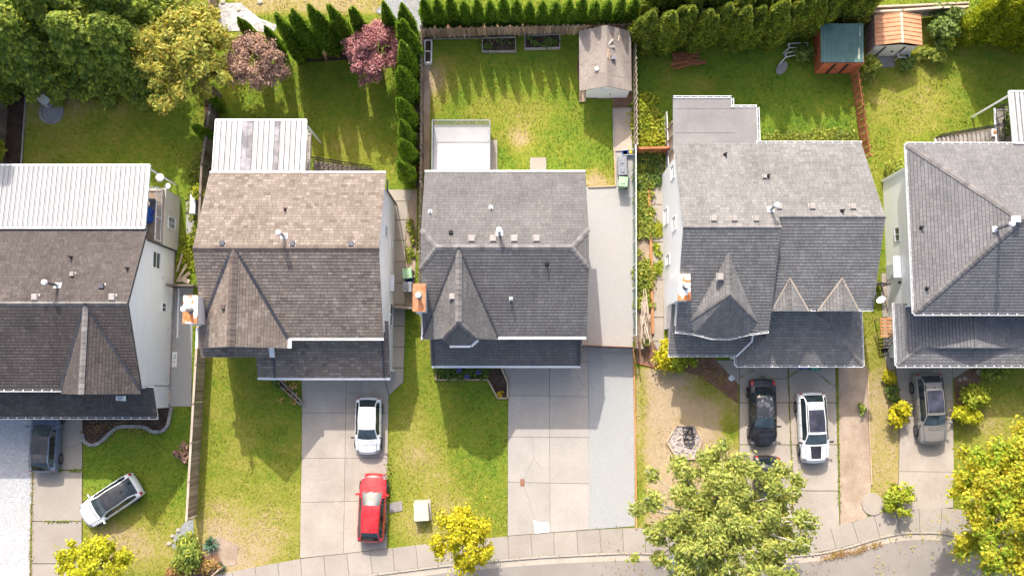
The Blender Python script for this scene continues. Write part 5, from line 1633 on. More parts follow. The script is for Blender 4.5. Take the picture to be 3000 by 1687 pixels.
# mesh fence
mf = thing('mesh_fence', 'teal green mesh fence with a thin white top rail beside the pale gravel yard', 'fence', U(1853, 445))
a, b = U(1853, 445), U(1854, 985)
m = MB(); m.bar(a + Vector((0, 0, 1.75)), b + Vector((0, 0, 1.75)), .05, .05)
n = 8
for i in range(n + 1):
    q = a.lerp(b, i / n); m.tube(q, q + Vector((0, 0, 1.8)), .03, .03, 8)
m.build('rail', M['white'], mf)
m = MB(); m.add([a + Vector((0, 0, .03)), b + Vector((0, 0, .03)), b + Vector((0, 0, 1.72)), a + Vector((0, 0, 1.72))])
m.build('mesh_panel', M['chain_link'], mf)
# timber edging
def edging(label, pts, w=.09, h=.12, mat='timber', name='timber_edging', cat='edging', z0=0.0):
    root = thing(name, label, cat, (*pts[0], 0))
    for p, q in zip(pts[:-1], pts[1:]):
        p, q = Vector((*p, z0 + h / 2)), Vector((*q, z0 + h / 2))
        n = max(1, round((q - p).length / 2.4)); d = (q - p) / n
        for i in range(n):
            e = d.normalized() * .006
            MB().bar(p + d * i + e, p + d * (i + 1) - e, w, h).build('timber', M[mat], root)
    return root
edging('long timber edging between the blue gravel strip and the dry straw lawn', poly_px([(1856, 1022), (1861, 1300), (1864, 1548)]), mat='timber_orange')
edging('L shaped timber edging at the lawn corner by the bins', poly_px([(1800, 442), (1803, 546), (1722, 549)]))
edging('timber frame around the sand pad beside the shed', poly_px([(1796, 319), (1848, 317), (1850, 441), (1798, 443), (1796, 319)]), .07, .1, 'timber_grey')
edging('thin timber line between the bare strip and the dry lawn on the right', poly_px([(2541, 1080), (2546, 1250), (2553, 1420)]), .06, .1, 'timber')
edging('rusty orange timber edging through the weeds beside the narrow path', poly_px([(1900, 560), (1907, 760), (1911, 978)]), .16, .22, 'timber_orange')
edging('weathered plank along the dark garden bed at the left edge', poly_px([(78, 285), (70, 390), (64, 482)]), .1, .12, 'timber_grey')
edging('timber retaining strip at the back of the shed yard top right', poly_px([(2560, 24), (2660, 20), (2835, 12)]), .12, .25, 'rail_tan')
edging('timber sleeper along the foot of the picket fence', poly_px([(1262, 116), (1500, 112)]), .06, .12, 'fence_grey')
edging('thin log edge across the mulch below the pale fence panel', poly_px([(1862, 1062), (1920, 1076), (1950, 1082)]), .07, .08, 'timber_red')
# curved kerb of the flower bed
kb2 = thing('bed_kerb', 'curved grey stone block edging around the mulch bed on the left', 'edging', U(245, 1294))
pth = dense([(243, 1270), (247, 1292), (270, 1304), (296, 1294), (346, 1251), (422, 1250), (446, 1264), (476, 1263), (493, 1244), (504, 1192)])
n = 46; T = pth[1][-1]
for i in range(n):
    p, q = along(pth, T * i / n), along(pth, T * (i + 1) / n)
    e = (q - p).normalized() * .012
    MB().bar(p + e + Vector((0, 0, .06)), q - e + Vector((0, 0, .06)), .22, .13).build('edging_block', M['kerb_block'], kb2)

# ============================================================ SHEDS
def gable_shed(name, label, p, ze, zr, roofm, wallm, ov=.3, panel=None):
    """p: x0,x1 wall, y0 front,y1 back"""
    x0, x1, y0, y1, rx0, rx1, ry0, ry1 = p
    root = thing(name, label, 'shed', ((x0 + x1) / 2, (y0 + y1) / 2, 0))
    xm = (rx0 + rx1) / 2
    m = MB(); m.box(x0, x1, y0, y1, 0, ze)
    m.add([(x0, y0, ze), (x1, y0, ze), (xm, y0, zr - .12)]); m.add([(x1, y1, ze), (x0, y1, ze), (xm, y1, zr - .12)])
    w = m.build('wall', M[wallm], root)
    return root, xm, w
wx0, wx1 = U(1716, 288).x, U(1819, 287).x
fy = U(1760, 287).y
ry0 = U(1777, 266, 2.15).y; ry1 = U(1777, 89, 2.15).y
rx0, rx1 = U(1704, 268, 2.1).x, U(1845, 262, 2.1).x
sh, xm, w = gable_shed('garden_shed', 'large tan roofed shed with white front wall at the back of the centre garden', (wx0, wx1 + .4, fy, ry1 - .3, rx0, rx1, ry0, ry1), 2.05, 2.95, 'shed_roof_tan', 'siding')
m = MB()
for (xa, za, xb, zb) in ((rx0, 2.08, xm, 3.0), (rx1, 2.08, xm, 3.0)):
    m.hexa([(xa, ry0, za - .06), (xb, ry0, zb - .06), (xb, ry1, zb - .06), (xa, ry1, za - .06), (xa, ry0, za), (xb, ry0, zb), (xb, ry1, zb), (xa, ry1, za)])
rf = m.build('roof', M['shed_roof_tan'], sh)
sl = .92 / (xm - rx0)
for sgn in (-1, 1):
    for i in range(6):
        x = xm + sgn * (.12 + i * .27)
        if abs(x - xm) > xm - rx0: continue
        z = 3.0 - abs(x - xm) * sl
        y = ry0
        while y < ry1 - .05:
            L = min(random.choice((.8, .9, 1.0)), ry1 - y)
            x2 = x + sgn * .25
            z2 = 3.0 - abs(x2 - xm) * sl
            MB().hexa([(x, y + .01, z + .002), (x2, y + .01, z2 + .002), (x2, y + L - .01, z2 + .002), (x, y + L - .01, z + .002),
                       (x, y + .01, z + .01), (x2, y + .01, z2 + .02), (x2, y + L - .01, z2 + .02), (x, y + L - .01, z + .01)]).build('roofing_sheet', M['shed_roof_tan'], rf)
            y += L
m = MB(); c = U(1797, 170, 2.9); m.box(c.x - .12, c.x + .12, c.y - .12, c.y + .12, 2.5, c.z + .08); m.build('roof_vent', M['metal'], sh)
m = MB(); c = U(1748, 203, 2.7); m.tube((c.x, c.y, 2.5), (c.x, c.y, 2.8), .13, .13, 14); m.tube((c.x, c.y, 2.8), (c.x, c.y, 2.83), .09, .09, 12); m.build('round_vent', M['white'], sh)
for (px, py, rz, L) in ((1788, 124, .9, .55), (1793, 136, .1, .4), (1815, 106, 1.4, .4), (1781, 158, 1.5, .6), (1786, 165, 1.4, .45)):
    c = U(px, py, 2.95); z = 3.0 - abs(c.x - xm) * sl + .05
    d = Vector((math.cos(rz), math.sin(rz), 0)) * L / 2
    s_ = thing('scrap_board', 'loose ' + {124: 'grey offcut nearest the ridge top', 136: 'short flat offcut below the grey one', 106: 'tan strip near the back right corner', 158: 'thin tan lath beside the ridge', 165: 'thin short lath just right of the longer one'}[py] + ' on the tan shed roof', 'board', (c.x, c.y, z))
    MB().bar(Vector((c.x, c.y, z)) - d, Vector((c.x, c.y, z)) + d, .12 if L < .56 and rz < 1.2 else .06, .05).build('plank', M['timber_grey' if rz < 1.2 else 'timber'], s_)
m = MB(); dx = U(1752, 280).x, U(1788, 280).x; m.box(dx[0], dx[1], fy - .05, fy, .08, 1.85); d = m.build('door', M['white'], sh)
MB().box(dx[1] - .15, dx[1] - .1, fy - .09, fy - .05, .9, 1.05).build('handle', M['black'], d)
MB().box(wx0 - .45, wx0 - .02, fy - .3, fy + .4, 0, .12).build('step', M['timber'], sh)
# orange roofed shed
wx0, wx1 = U(2536, 166).x, U(2676, 160).x; fy = U(2600, 165).y
rx0, rx1 = U(2565.5, 136, 1.85).x, U(2703, 131, 1.85).x; ry0 = U(2640, 133, 1.85).y; ry1 = U(2640, 45, 1.85).y
sh, xm, w = gable_shed('metal_shed', 'small white metal shed with an orange sheet roof at the top right', (wx0, rx1 - .35, fy, ry1 - .1, rx0, rx1, ry0, ry1), 1.78, 2.3, 'shed_orange', 'siding_cream')
base = MB().box(rx0 + .0, rx1, ry0, ry1, 1.7, 1.78).build('roof', M['shed_orange'], sh)
np_ = 7
xm = U(2643, 90, 2.35).x
for sgn, xe in ((-1, rx0), (1, rx1)):
    for i in range(np_):
        ya, yb_ = ry0 + (ry1 - ry0) * i / np_ + .012, ry0 + (ry1 - ry0) * (i + 1) / np_ - .012
        m = MB()
        m.hexa([(xe, ya, 1.79), (xm + sgn * .05, ya, 2.3), (xm + sgn * .05, yb_, 2.3), (xe, yb_, 1.79), (xe, ya, 1.83), (xm + sgn * .05, ya, 2.34), (xm + sgn * .05, yb_, 2.34), (xe, yb_, 1.83)])
        m.bar((xe, yb_, 1.84), (xm + sgn * .05, yb_, 2.35), .03, .05)
        m.build('roof_sheet', M['shed_orange'], base)
MB().bar((xm, ry0 - .02, 2.34), (xm, ry1, 2.34), .16, .04).build('ridge_strip', M['rail_tan'], base)
m = MB()
for t in (.24, .72): x = wx0 + (rx1 - .35 - wx0) * t; m.box(x - .07, x + .07, fy - .03, fy, .05, 1.75)
m.build('door_strip', M['flashing'], sh)
MB().box(wx0 + 1.35, wx0 + 1.47, fy - .06, fy, .9, 1.0).build('latch', M['black'], sh)
for i in range(14):
    y = fy + .1 + i * .22
    if y < ry1 - .2: MB().box(wx0 - .025, wx0, y, y + .19, .05, 1.75).build('wall_slat', M['timber_grey'], sh)
# green roofed shed
wx0, wx1 = U(2386, 217).x, U(2484, 215).x; fy = U(2430, 216).y
rx0, rx1 = U(2406, 182, 2.1).x, U(2531, 180, 2.1).x; ry0 = U(2470, 181, 2.05).y; ry1 = U(2470, 70, 2.25).y
gs_ = thing('garden_shed', 'red brown shed with a stained green corrugated roof, tucked into the tall hedge', 'shed', ((wx0 + wx1) / 2, (fy + ry1) / 2, 0))
MB().box(wx0, wx1 + .35, fy, ry1 - .1, 0, 1.98).build('wall', M['brick_red'], gs_)
rb = MB().hexa([(rx0, ry0, 2.0), (rx1, ry0, 2.0), (rx1, ry1, 2.2), (rx0, ry1, 2.2), (rx0, ry0, 2.04), (rx1, ry0, 2.04), (rx1, ry1, 2.24), (rx0, ry1, 2.24)]).build('roof', M['green_roof'], gs_)
n = 17; w_ = (rx1 - rx0) / n
for i in range(n):
    x = rx0 + i * w_; L = ry1 - ry0
    m = MB(); pf = [(0, .0), (.04, .045), (.08, .045), (.1, .0), (w_, 0)]
    for (p, q), (p2, q2) in zip(pf[:-1], pf[1:]):
        m.add([(x + p, ry0 - .05, 2.045 + q), (x + p2, ry0 - .05, 2.045 + q2), (x + p2, ry1, 2.245 + q2), (x + p, ry1, 2.245 + q)])
    m.build('roof_sheet', M['green_roof'], rb)
m = MB()
for t in (.3, .62): x = wx0 + (wx1 + .35 - wx0) * t; m.box(x - .09, x + .09, fy - .03, fy, .05, 1.9)
m.build('door_strip', M['black'], gs_)
MB().box(wx0 + 1.05, wx0 + 1.15, fy - .05, fy, .9, 1.0).build('handle', M['black'], gs_)

# ============================================================ GARDEN THINGS
def planter(label, pp, h, mat='timber_grey', leafm='leaf_green', n=260, name='planter_box', div=False):
    w = poly_px(pp, h)
    cx, cy = sum(p[0] for p in w) / 4, sum(p[1] for p in w) / 4
    root = thing(name, label, 'planter', (cx, cy, 0))
    for a, b in zip(w, w[1:] + w[:1]):
        MB().bar((a[0], a[1], h / 2), (b[0], b[1], h / 2), .07, h).build('board', M[mat], root)
    MB().prism([(cx + (x - cx) * .96, cy + (y - cy) * .94) for x, y in w], .01, h * .8).build('soil', M['soil'], root)
    if div: MB().bar(((w[0][0] + w[3][0]) / 2, (w[0][1] + w[3][1]) / 2, h / 2), ((w[1][0] + w[2][0]) / 2, (w[1][1] + w[2][1]) / 2, .06, ) if False else ((w[1][0] + w[2][0]) / 2, (w[1][1] + w[2][1]) / 2, h / 2), .06, h).build('divider', M[mat], root)
    if n:
        x0, x1 = min(p[0] for p in w), max(p[0] for p in w); y0, y1 = min(p[1] for p in w), max(p[1] for p in w)
        k = 7
        cc = np.stack([rng.uniform(x0 + .2, x1 - .2, k), rng.uniform(y0 + .15, y1 - .15, k), np.full(k, h)], 1)
        i = rng.integers(0, k, n); C = cc[i] + rng.normal(size=(n, 3)) * (.16, .1, .06); C[:, 2] = np.abs(C[:, 2] - h) + h * .85
        N = rng.normal(size=(n, 3)) * .6 + (0, 0, 1)
        quads_object('plants', C, N, .1, 1.6, M[leafm], root)
    return root
M['leaf_green'] = leaf_mat('leaf_green', (.1, .17, .03), (.15, .22, .045), (.24, .27, .07), 2.0)
M['leaf_lime'] = leaf_mat('leaf_lime', (.42, .44, .02), (.5, .49, .025), (.56, .52, .04), 1.5, .35)
M['leaf_yellow'] = leaf_mat('leaf_yellow', (.56, .5, .016), (.46, .46, .025), (.64, .5, .03), 2, .35)
M['leaf_gold'] = leaf_mat('leaf_gold', (.62, .44, .02), (.48, .46, .025), (.66, .46, .03), .9, .35)
M['leaf_cedar'] = leaf_mat('leaf_cedar', (.2, .34, .045), (.13, .25, .035), (.4, .48, .045), 2.2, .45, .5)
M['leaf_hedge'] = leaf_mat('leaf_hedge', (.22, .31, .07), (.32, .38, .07), (.54, .53, .07), 1.3, .45, .5)
M['leaf_hedge_gold'] = leaf_mat('leaf_hedge_gold', (.28, .36, .03), (.33, .39, .03), (.48, .46, .04), .9, .45)
M['leaf_fir'] = leaf_mat('leaf_fir', (.16, .25, .04), (.3, .37, .05), (.55, .56, .065), 1.3, .38, .5)
M['leaf_willow'] = leaf_mat('leaf_willow', (.4, .38, .06), (.33, .36, .075), (.54, .38, .07), .8, .35)
M['leaf_bronze'] = leaf_mat('leaf_bronze', (.42, .26, .19), (.32, .19, .15), (.54, .39, .27), .9, .25)
M['leaf_purple'] = leaf_mat('leaf_purple', (.36, .14, .15), (.44, .2, .2), (.54, .33, .29), .9, .25)
M['leaf_maple'] = leaf_mat('leaf_maple', (.27, .33, .07), (.37, .41, .095), (.56, .5, .12), .8, .35)
M['leaf_autumn'] = leaf_mat('leaf_autumn', (.48, .44, .03), (.3, .41, .035), (.62, .45, .04), .7, .35)
M['leaf_weed'] = leaf_mat('leaf_weed', (.28, .32, .04), (.2, .26, .04), (.42, .4, .08), 1.1, .3)
M['leaf_ivy'] = leaf_mat('leaf_ivy', (.36, .4, .03), (.26, .34, .03), (.5, .46, .05), 1.2, .3)
M['leaf_straw'] = leaf_mat('leaf_straw', (.4, .3, .14), (.34, .27, .1), (.45, .38, .2), 1.2, .2)
M['leaf_yucca'] = leaf_mat('leaf_yucca', (.1, .2, .13), (.14, .24, .16), (.25, .33, .22), 3, .15)
M['leaf_rust'] = leaf_mat('leaf_rust', (.36, .19, .09), (.4, .27, .09), (.42, .33, .08), 1.5, .3)
M['leaf_flower'] = leaf_mat('leaf_flower', (.09, .1, .4), (.16, .14, .45), (.3, .26, .5), 3, .2)
M['leaf_rose'] = leaf_mat('leaf_rose', (.55, .25, .06), (.5, .32, .12), (.6, .5, .3), 3, .2)
planter('raised timber vegetable bed, left of the two by the picket fence', [(1413, 150), (1511, 149), (1510, 109), (1413, 112)], .35, n=120)
planter('raised timber vegetable bed full of leafy plants, right of the two by the picket fence', [(1538, 142), (1640, 139), (1640, 101), (1538, 105)], .35, n=420)
planter('narrow white framed cold frame with two compartments against the slatted fence', [(1244, 183), (1263, 183), (1264, 118), (1245, 118)], .4, 'white', n=0, div=True)
planter('long wooden planter with orange flowers slanting beside the tan house drive', [(800, 1113), (812, 1106), (883, 1176), (880, 1186)], .4, leafm='leaf_rose', n=130)
# front bed of the centre house
bed = poly_px([(1277, 1069), (1277, 1112), (1429, 1112), (1458, 1166), (1487, 1166), (1487, 1120), (1464, 1060)])
MB().prism(bed, -.05, .1).build('flower_bed', M['soil'])['kind'] = 'structure'; PATCH.append(bed)
edging('pale timber border around the planted bed in front of the centre house', bed[:6] + [poly_px([(1464, 1066)])[0]], .1, .2)
C = []; 
for _ in range(26):
    c = U(random.uniform(1285, 1425), random.uniform(1072, 1106)); k = 70
    p = np.array((c.x, c.y, .15)) + rng.normal(size=(k, 3)) * (.18, .14, .12); C.append(p)
C = np.concatenate(C); C[:, 2] = np.abs(C[:, 2]) + .1
pl = thing('bedding_plants', 'dense dark green foliage filling the timber bordered bed of the centre house', 'plants', U(1355, 1090)); pl['kind'] = 'stuff'
quads_object('foliage', C, rng.normal(size=(len(C), 3)) * .7 + (0, 0, .8), .11, 2.4, M['leaf_green'], pl)
for px, py, lb in ((1368, 1103, 'bright blue hydrangea bloom cluster at the front edge of the planted bed'), (1402, 1090, 'small violet bloom cluster in the planted bed, right of the bright blue one'), (1345, 1084, 'dusky purple bloom cluster near the wall in the planted bed')):
    c = U(px, py, .5); f = thing('hydrangea', lb, 'flower', U(px, py))
    k = 90; e = unit(k); quads_object('bloom', np.array(c) + e * (.17, .15, .1), e + (0, 0, .4), .075, 1.1, M['leaf_flower'], f)
    MB().tube(U(px, py), c, .02, .015, 6).build('stem', M['leaf_green'], f)
shrub('small_plant', 'tiny yellow plant alone on the bare end of the planted bed', U2(1466, 1152), (.22, .22, .2), M['leaf_gold'], 60, .1, 'plant')
# bins
def bin_(label, px, py, mat, s=1.0, rz=0.0):
    c = U(px, py, 0)
    root = thing('wheelie_bin', label, 'bin', c)
    root.rotation_euler.z = rz
    m = MB(); a, b = .24, .3
    m.hexa([(-a, -a, .08), (a, -a, .08), (a, a, .08), (-a, a, .08), (-b, -b, .98), (b, -b, .98), (b, b, .98), (-b, b, .98)])
    o = m.mesh('body', M[mat]); put(bpy.data.objects.new('body', o), root, c)
    m = MB()
    m.hexa([(-.32, -.33, .98), (.32, -.33, .98), (.32, .36, .98), (-.32, .36, .98), (-.29, -.29, 1.05), (.27, -.29, 1.05), (.27, .3, 1.05), (-.29, .3, 1.05)])
    m.hexa([(-.14, -.17, 1.05), (.12, -.17, 1.05), (.12, .17, 1.05), (-.14, .17, 1.05), (-.11, -.13, 1.1), (.09, -.13, 1.1), (.09, .13, 1.1), (-.11, .13, 1.1)])
    put(bpy.data.objects.new('lid', m.mesh('lid', M[mat])), root, c)
    m = MB(); m.bar((.36, -.26, 1.0), (.36, .26, 1.0), .035, .035); m.bar((.3, -.2, .98), (.37, -.2, 1.0), .03, .03); m.bar((.3, .2, .98), (.37, .2, 1.0), .03, .03)
    put(bpy.data.objects.new('handle', m.mesh('handle', M['black'])), root, c)
    w = MB().tube((-.04, 0, 0), (.04, 0, 0), .12, .12, 14).mesh('wheel', M['tyre'])
    for sy in (-.22, .22):
        x = inst('wheel', w, root, c + Vector((.27, sy, .12))); x.rotation_euler.z = math.pi / 2
bin_('grey wheelie bin nearest the blue crate, beside the mesh fence', 1818, 484, 'bin_grey')
bin_('grey wheelie bin directly above the light green one', 1819, 510, 'bin_grey', rz=.05)
bin_('light green wheelie bin, last of the three by the mesh fence', 1821, 543, 'bin_green', rz=-.06)
bin_('light green wheelie bin on the narrow path left of the centre house', 1198, 807, 'bin_green', rz=.1)
bin_('dark grey wheelie bin on the narrow path beside the rusty topped chimney', 1198, 846, 'bin_grey')
bin_('teal bin just showing under the garage eave of the ash grey house', 2375, 1072, 'bin_teal')
bin_('blue bin half hidden under the garage eave beside the teal one', 2340, 1066, 'blue')
def crate(label, px, py, mat, w=.42, d=.34, h=.3, rz=0.1, fill=None, z=0.0):
    c = U(px, py, z); root = thing('crate', label, 'crate', c); root.rotation_euler.z = rz
    m = MB(); t = .02
    m.box(-w / 2, w / 2, -d / 2, d / 2, 0, t)
    for a in ((-w / 2, w / 2, -d / 2, -d / 2 + t), (-w / 2, w / 2, d / 2 - t, d / 2), (-w / 2, -w / 2 + t, -d / 2 + t, d / 2 - t), (w / 2 - t, w / 2, -d / 2 + t, d / 2 - t)): m.box(*a, t, h)
    put(bpy.data.objects.new('box', m.mesh('box', M[mat])), root, c)
    m = MB(); m.bar((-w / 2 - .01, -d / 2, h), (w / 2 + .01, -d / 2, h), .03, .03); m.bar((-w / 2 - .01, d / 2, h), (w / 2 + .01, d / 2, h), .03, .03)
    put(bpy.data.objects.new('rim', m.mesh('rim', M['white'])), root, c)
    if fill:
        m = MB().dome((.0, 0, h * .6), w * .38, h * .5, 10, 3); put(bpy.data.objects.new('contents', m.mesh('contents', M[fill])), root, c)
crate('blue crate with nothing yellow in it, above the bins by the mesh fence', 1832, 450, 'blue')
crate('crate holding a yellow bag beside the empty blue crate', 1846, 449, 'blue', fill='yellow')
crate('dark blue recycling box on the path between the light green and the dark grey bins', 1200, 822, 'blue', .5, .4, .35, 0)
# cream utility cabinet, lids, covers
c = U(1237, 1496); root = thing('utility_cabinet', 'cream utility cabinet on a concrete pad in the dry lawn', 'utility box', c); root.rotation_euler.z = .06
put(bpy.data.objects.new('pad', MB().box(-.5, .58, -.62, .72, 0, .08).mesh('pad', M['concrete'])), root, c)
m = MB(); m.hexa([(-.45, -.52, .08), (.45, -.52, .08), (.45, .55, .08), (-.45, .55, .08), (-.45, -.52, .72), (.45, -.52, .72), (.45, .55, .82), (-.45, .55, .82)])
put(bpy.data.objects.new('cabinet', m.mesh('cabinet', M['cream_box'])), root, c)
m = MB(); m.hexa([(-.48, -.55, .72), (.48, -.55, .72), (.48, .0, .78), (-.48, .0, .78), (-.45, -.52, .77), (.45, -.52, .77), (.45, .0, .83), (-.45, .0, .83)])
put(bpy.data.objects.new('lid', m.mesh('lid', M['cream_box'])), root, c)
MB().prism(poly_px([(1139, 1474), (1177, 1466), (1180, 1495), (1141, 1502)]), -.05, .03).build('manhole_cover', M['cover_grey'])
bpy.data.objects['manhole_cover'].pass_index = 0
o = bpy.data.objects['manhole_cover']; tag(o, 'rectangular grey metal cover in the grass beside the red car', 'utility cover')
c = U(2556, 1476); o = MB().tube(c + Vector((0, 0, -.02)), c + Vector((0, 0, .09)), .72, .7, 28).build('manhole_cover', M['concrete_dull']); tag(o, 'round concrete manhole lid in the verge by the yellowish shrub', 'utility cover')
o = MB().prism(poly_px([(1524, 1402), (1537, 1402), (1537, 1423), (1524, 1423)]), .0, .05).build('paver', M['paver_red']); tag(o, 'rust red square cover set in the pale concrete drive', 'utility cover')
o = MB().prism(poly_px([(1563, 1521), (1580, 1528), (1608, 1530), (1610, 1557), (1568, 1562)]), .0, .037).build('concrete_patch', M['white_patch']); struct(o)
o = MB().prism(poly_px([(1061, 1108), (1079, 1108), (1080, 1128), (1086, 1170), (1070, 1172), (1062, 1140)]), .0, .036).build('concrete_patch', M['concrete']); struct(o)
def crack(pp, w=.012, name='crack'):
    m = MB()
    w_ = poly_px(pp, .035)
    for a, b in zip(w_[:-1], w_[1:]): m.bar((*a, .034), (*b, .034), w, .006)
    struct(m.build(name, M['joint']))
crack([(1560, 1282), (1563, 1343), (1545, 1380), (1536, 1402)]); crack([(1563, 1343), (1578, 1362), (1589, 1376)]); crack([(1538, 1430), (1552, 1470), (1567, 1522)])
crack([(1680, 1075), (1697, 1110), (1722, 1145)]); crack([(1512, 1073), (1498, 1095), (1489, 1115)]); crack([(190, 1314), (222, 1305), (241, 1296)])
# weeds growing along the joints of the right-hand drive
def weed_line(label, pp, n, w=.1, h=.07, mat='leaf_weed', leaf=.09):
    P = [U(*q) for q in pp]; C = []
    L = [(b - a).length for a, b in zip(P[:-1], P[1:])]
    for a, b, l in zip(P[:-1], P[1:], L):
        k = int(n * l / sum(L)); t = rng.random(k); t = t[np.sin(t * l * 5 + a.x) + rng.random(k) * 1.6 > .1]
        q = np.array(a)[None] + np.outer(t, np.array(b - a)); q[:, :2] += rng.normal(size=(len(t), 2)) * w * .5; C.append(q)
    C = np.concatenate(C); C[:, 2] = .035 + h * rng.random(len(C))
    r = thing('weeds', label, 'weeds', P[0]); r['kind'] = 'stuff'
    quads_object('foliage', C, rng.normal(size=(len(C), 3)) * .6 + (0, 0, 1), leaf, 1.6, M[mat], r)
weed_line('weeds in the centre joint of the right hand drive', [(2308, 1060), (2316, 1300), (2323, 1400)], 260, .07, .05, 'leaf_weed', .06)
weed_line('weeds along the cracked joints under the eave of the ash grey garage', [(2168, 1105), (2205, 1085), (2240, 1108), (2300, 1110), (2340, 1085), (2370, 1075), (2440, 1130)], 260, .06, .04, 'leaf_weed', .055)
weed_line('weeds along the edge between drive and bare strip', [(2450, 1070), (2455, 1300), (2459, 1500)], 330, .12, .06, 'leaf_weed', .065)
weed_line('weeds in the left driveway joints', [(170, 1376), (242, 1377)], 90); weed_line('weeds in the lower joint of the left driveway', [(130, 1528), (230, 1526)], 70, .06)
weed_line('dry weeds between the white gravel and the left drive', [(96, 1380), (93, 1500), (90, 1680)], 420, .16, .05, 'leaf_straw', .06)
weed_line('ragged tufts along the edge of the tan house drive', [(1140, 1340), (1139, 1420), (1137, 1480)], 160, .22)

# fire pit, wood piles, rocks
hexp = poly_px([(1981, 1246), (2033, 1246), (2057, 1290), (2036, 1343), (1984, 1344), (1953, 1293)])
PATCH.append(hexp)
fp = thing('fire_pit', 'hexagonal timber framed fire pit full of ash in the straw lawn', 'fire pit', U(2006, 1295))
for a, b in zip(hexp, hexp[1:] + hexp[:1]): MB().bar((*a, .06), (*b, .06), .09, .14).build('timber', M['timber'], fp)
MB().prism(hexp, -.04, .05).build('ash', M['ash_pale'], fp)
MB().prism(poly_px([(1999, 1252), (2028, 1250), (2035, 1275), (2036, 1300), (2024, 1315), (2005, 1308), (2000, 1280)]), .0, .075).build('charred_ash', M['ash_black'], fp)
m = MB()
for _ in range(120):
    p = U(random.uniform(1970, 2045), random.uniform(1250, 1338), .07); s = random.uniform(.02, .06); m.box(p.x - s, p.x + s, p.y - s * .6, p.y + s * .6, .04, .07 + s)
tag(m.build('charcoal', M['ash_pale'], fp), kind='stuff')
for lb, px, py, rz, L in (('short pale firewood log in the middle of the fire pit', 1990, 1284, .6, .28), ('short pale firewood log at the lower edge of the fire pit', 2002, 1335, 0, .34)):
    p = U(px, py, .12); d = Vector((math.cos(rz), math.sin(rz), 0)) * L / 2
    f = thing('firewood', lb, 'log', p); MB().tube(p - d, p + d, .055, .055, 8).build('log', M['rail_tan'], f)
def pile(name, label, spots, mat):
    r = thing(name, label, 'wood pile', U(spots[0][0], spots[0][1]))
    for i, (px, py, ang, L, w) in enumerate(spots):
        p = U(px, py, .1 + .07 * i); d = Vector((math.cos(ang), math.sin(ang), 0)) * L / 2
        MB().bar(p - d, p + d + Vector((0, 0, .06)), w, .06).build('plank', M[mat], r)
    return r
pile('plank_pile', 'pile of old red brown planks lying on the lush lawn below the hedge', [(2005, 158, .03, 1.6, .2), (2010, 165, -.1, 1.9, .16), (1985, 172, .75, 1.2, .12), (2030, 163, .5, 1.0, .14), (2020, 178, -.18, 2.3, .26), (2005, 192, .1, 1.4, .14), (1995, 198, .25, 1.2, .1), (2015, 186, -.15, 1.6, .12), (1990, 186, .2, 1.2, .12)], 'timber_red')
sp = []
for i in range(26): sp.append((random.uniform(1878, 1898), random.uniform(880, 972), math.pi / 2 + random.uniform(-.35, .35), random.uniform(.9, 1.7), random.uniform(.05, .1)))
pile('brushwood', 'heap of weathered sticks along the foot of the mesh fence', sp, 'rail_tan')
pile('plank_pile', 'few pale boards leaning beside the wooden gate in the left gravel gap', [(533, 800, 1.1, 1.3, .14), (540, 812, .7, .9, .2), (527, 770, 1.3, 1.2, .1), (545, 822, -.4, .5, .3)], 'rail_tan')
def stones(label, spots, mat='kerb', name='stone', cat='stone'):
    for i, (px, py, s) in enumerate(spots):
        c = U(px, py); m = MB(); m.dome((0, 0, -.02), s, s * .7, 9, 3)
        for k in range(len(m.v)): m.v[k] = tuple(np.array(m.v[k]) * (1 + .2 * math.sin(k * 2.3), 1 + .2 * math.cos(k * 1.7), 1))
        o = put(bpy.data.objects.new(name, m.mesh(name, M[mat], False)), None, c)
        tag(o, label[i] if isinstance(label, list) else label, cat)
stones(['pale rock nearest the fence end at the dark bed', 'second pale rock from the fence end along the dark bed', 'pale rock at the lower left tip of the dark bed', 'pale rock between the grey green shrub and the yucca'], [(522, 1553, .16), (505, 1570, .14), (496, 1592, .15), (598, 1606, .13)])
stones(['largest pale rock under the right garage eave', 'pale rock in the middle of the bark bed beside the silver brown car', 'small pale rock nearest the far right drive', 'small pale rock close behind the largest one under the right eave'], [(2868, 1090, .22), (2826, 1108, .16), (2812, 1112, .14), (2880, 1078, .15)])
stones('white rock lying in the bark mulch beside the right hand drive', [(2143, 1107, .22)], 'white_patch')
stones(['light stone at the left top edge of the white rock bed', 'light stone at the right top edge of the white rock bed', 'light stone in the middle of the white rock bed'], [(652, 8, .2), (762, 8, .2), (700, 30, .16)])
# stone ring and plastic chair
c = U(152, 330); rg = thing('fire_ring', 'round ring of grey stones on the dark shaded lawn', 'fire pit', c)
PATCH.append([(c.x + .9 * math.cos(k), c.y + .9 * math.sin(k)) for k in np.linspace(0, 6.28, 14)])
MB().tube(c + Vector((0, 0, -.05)), c + Vector((0, 0, .02)), .72, .72, 24).build('ash', M['gravel_dark'], rg)
for k in range(22):
    a = 2 * math.pi * k / 22; p = c + Vector((.76 * math.cos(a), .76 * math.sin(a), .05))
    MB().bar(p - Vector((-math.sin(a), math.cos(a), 0)) * .095, p + Vector((-math.sin(a), math.cos(a), 0)) * .095, .14, .16).build('stone', M['kerb_block'], rg)
c = U(143, 302); ch = thing('garden_chair', 'white plastic garden chair at the rim of the stone ring', 'chair', c); ch.rotation_euler.z = .9
m = MB()
m.hexa([(-.22, -.22, .40), (.22, -.22, .40), (.2, .2, .38), (-.2, .2, .38), (-.22, -.22, .44), (.22, -.22, .44), (.2, .2, .42), (-.2, .2, .42)]); put(bpy.data.objects.new('seat', m.mesh('seat', M['white'])), ch, c)
m = MB()
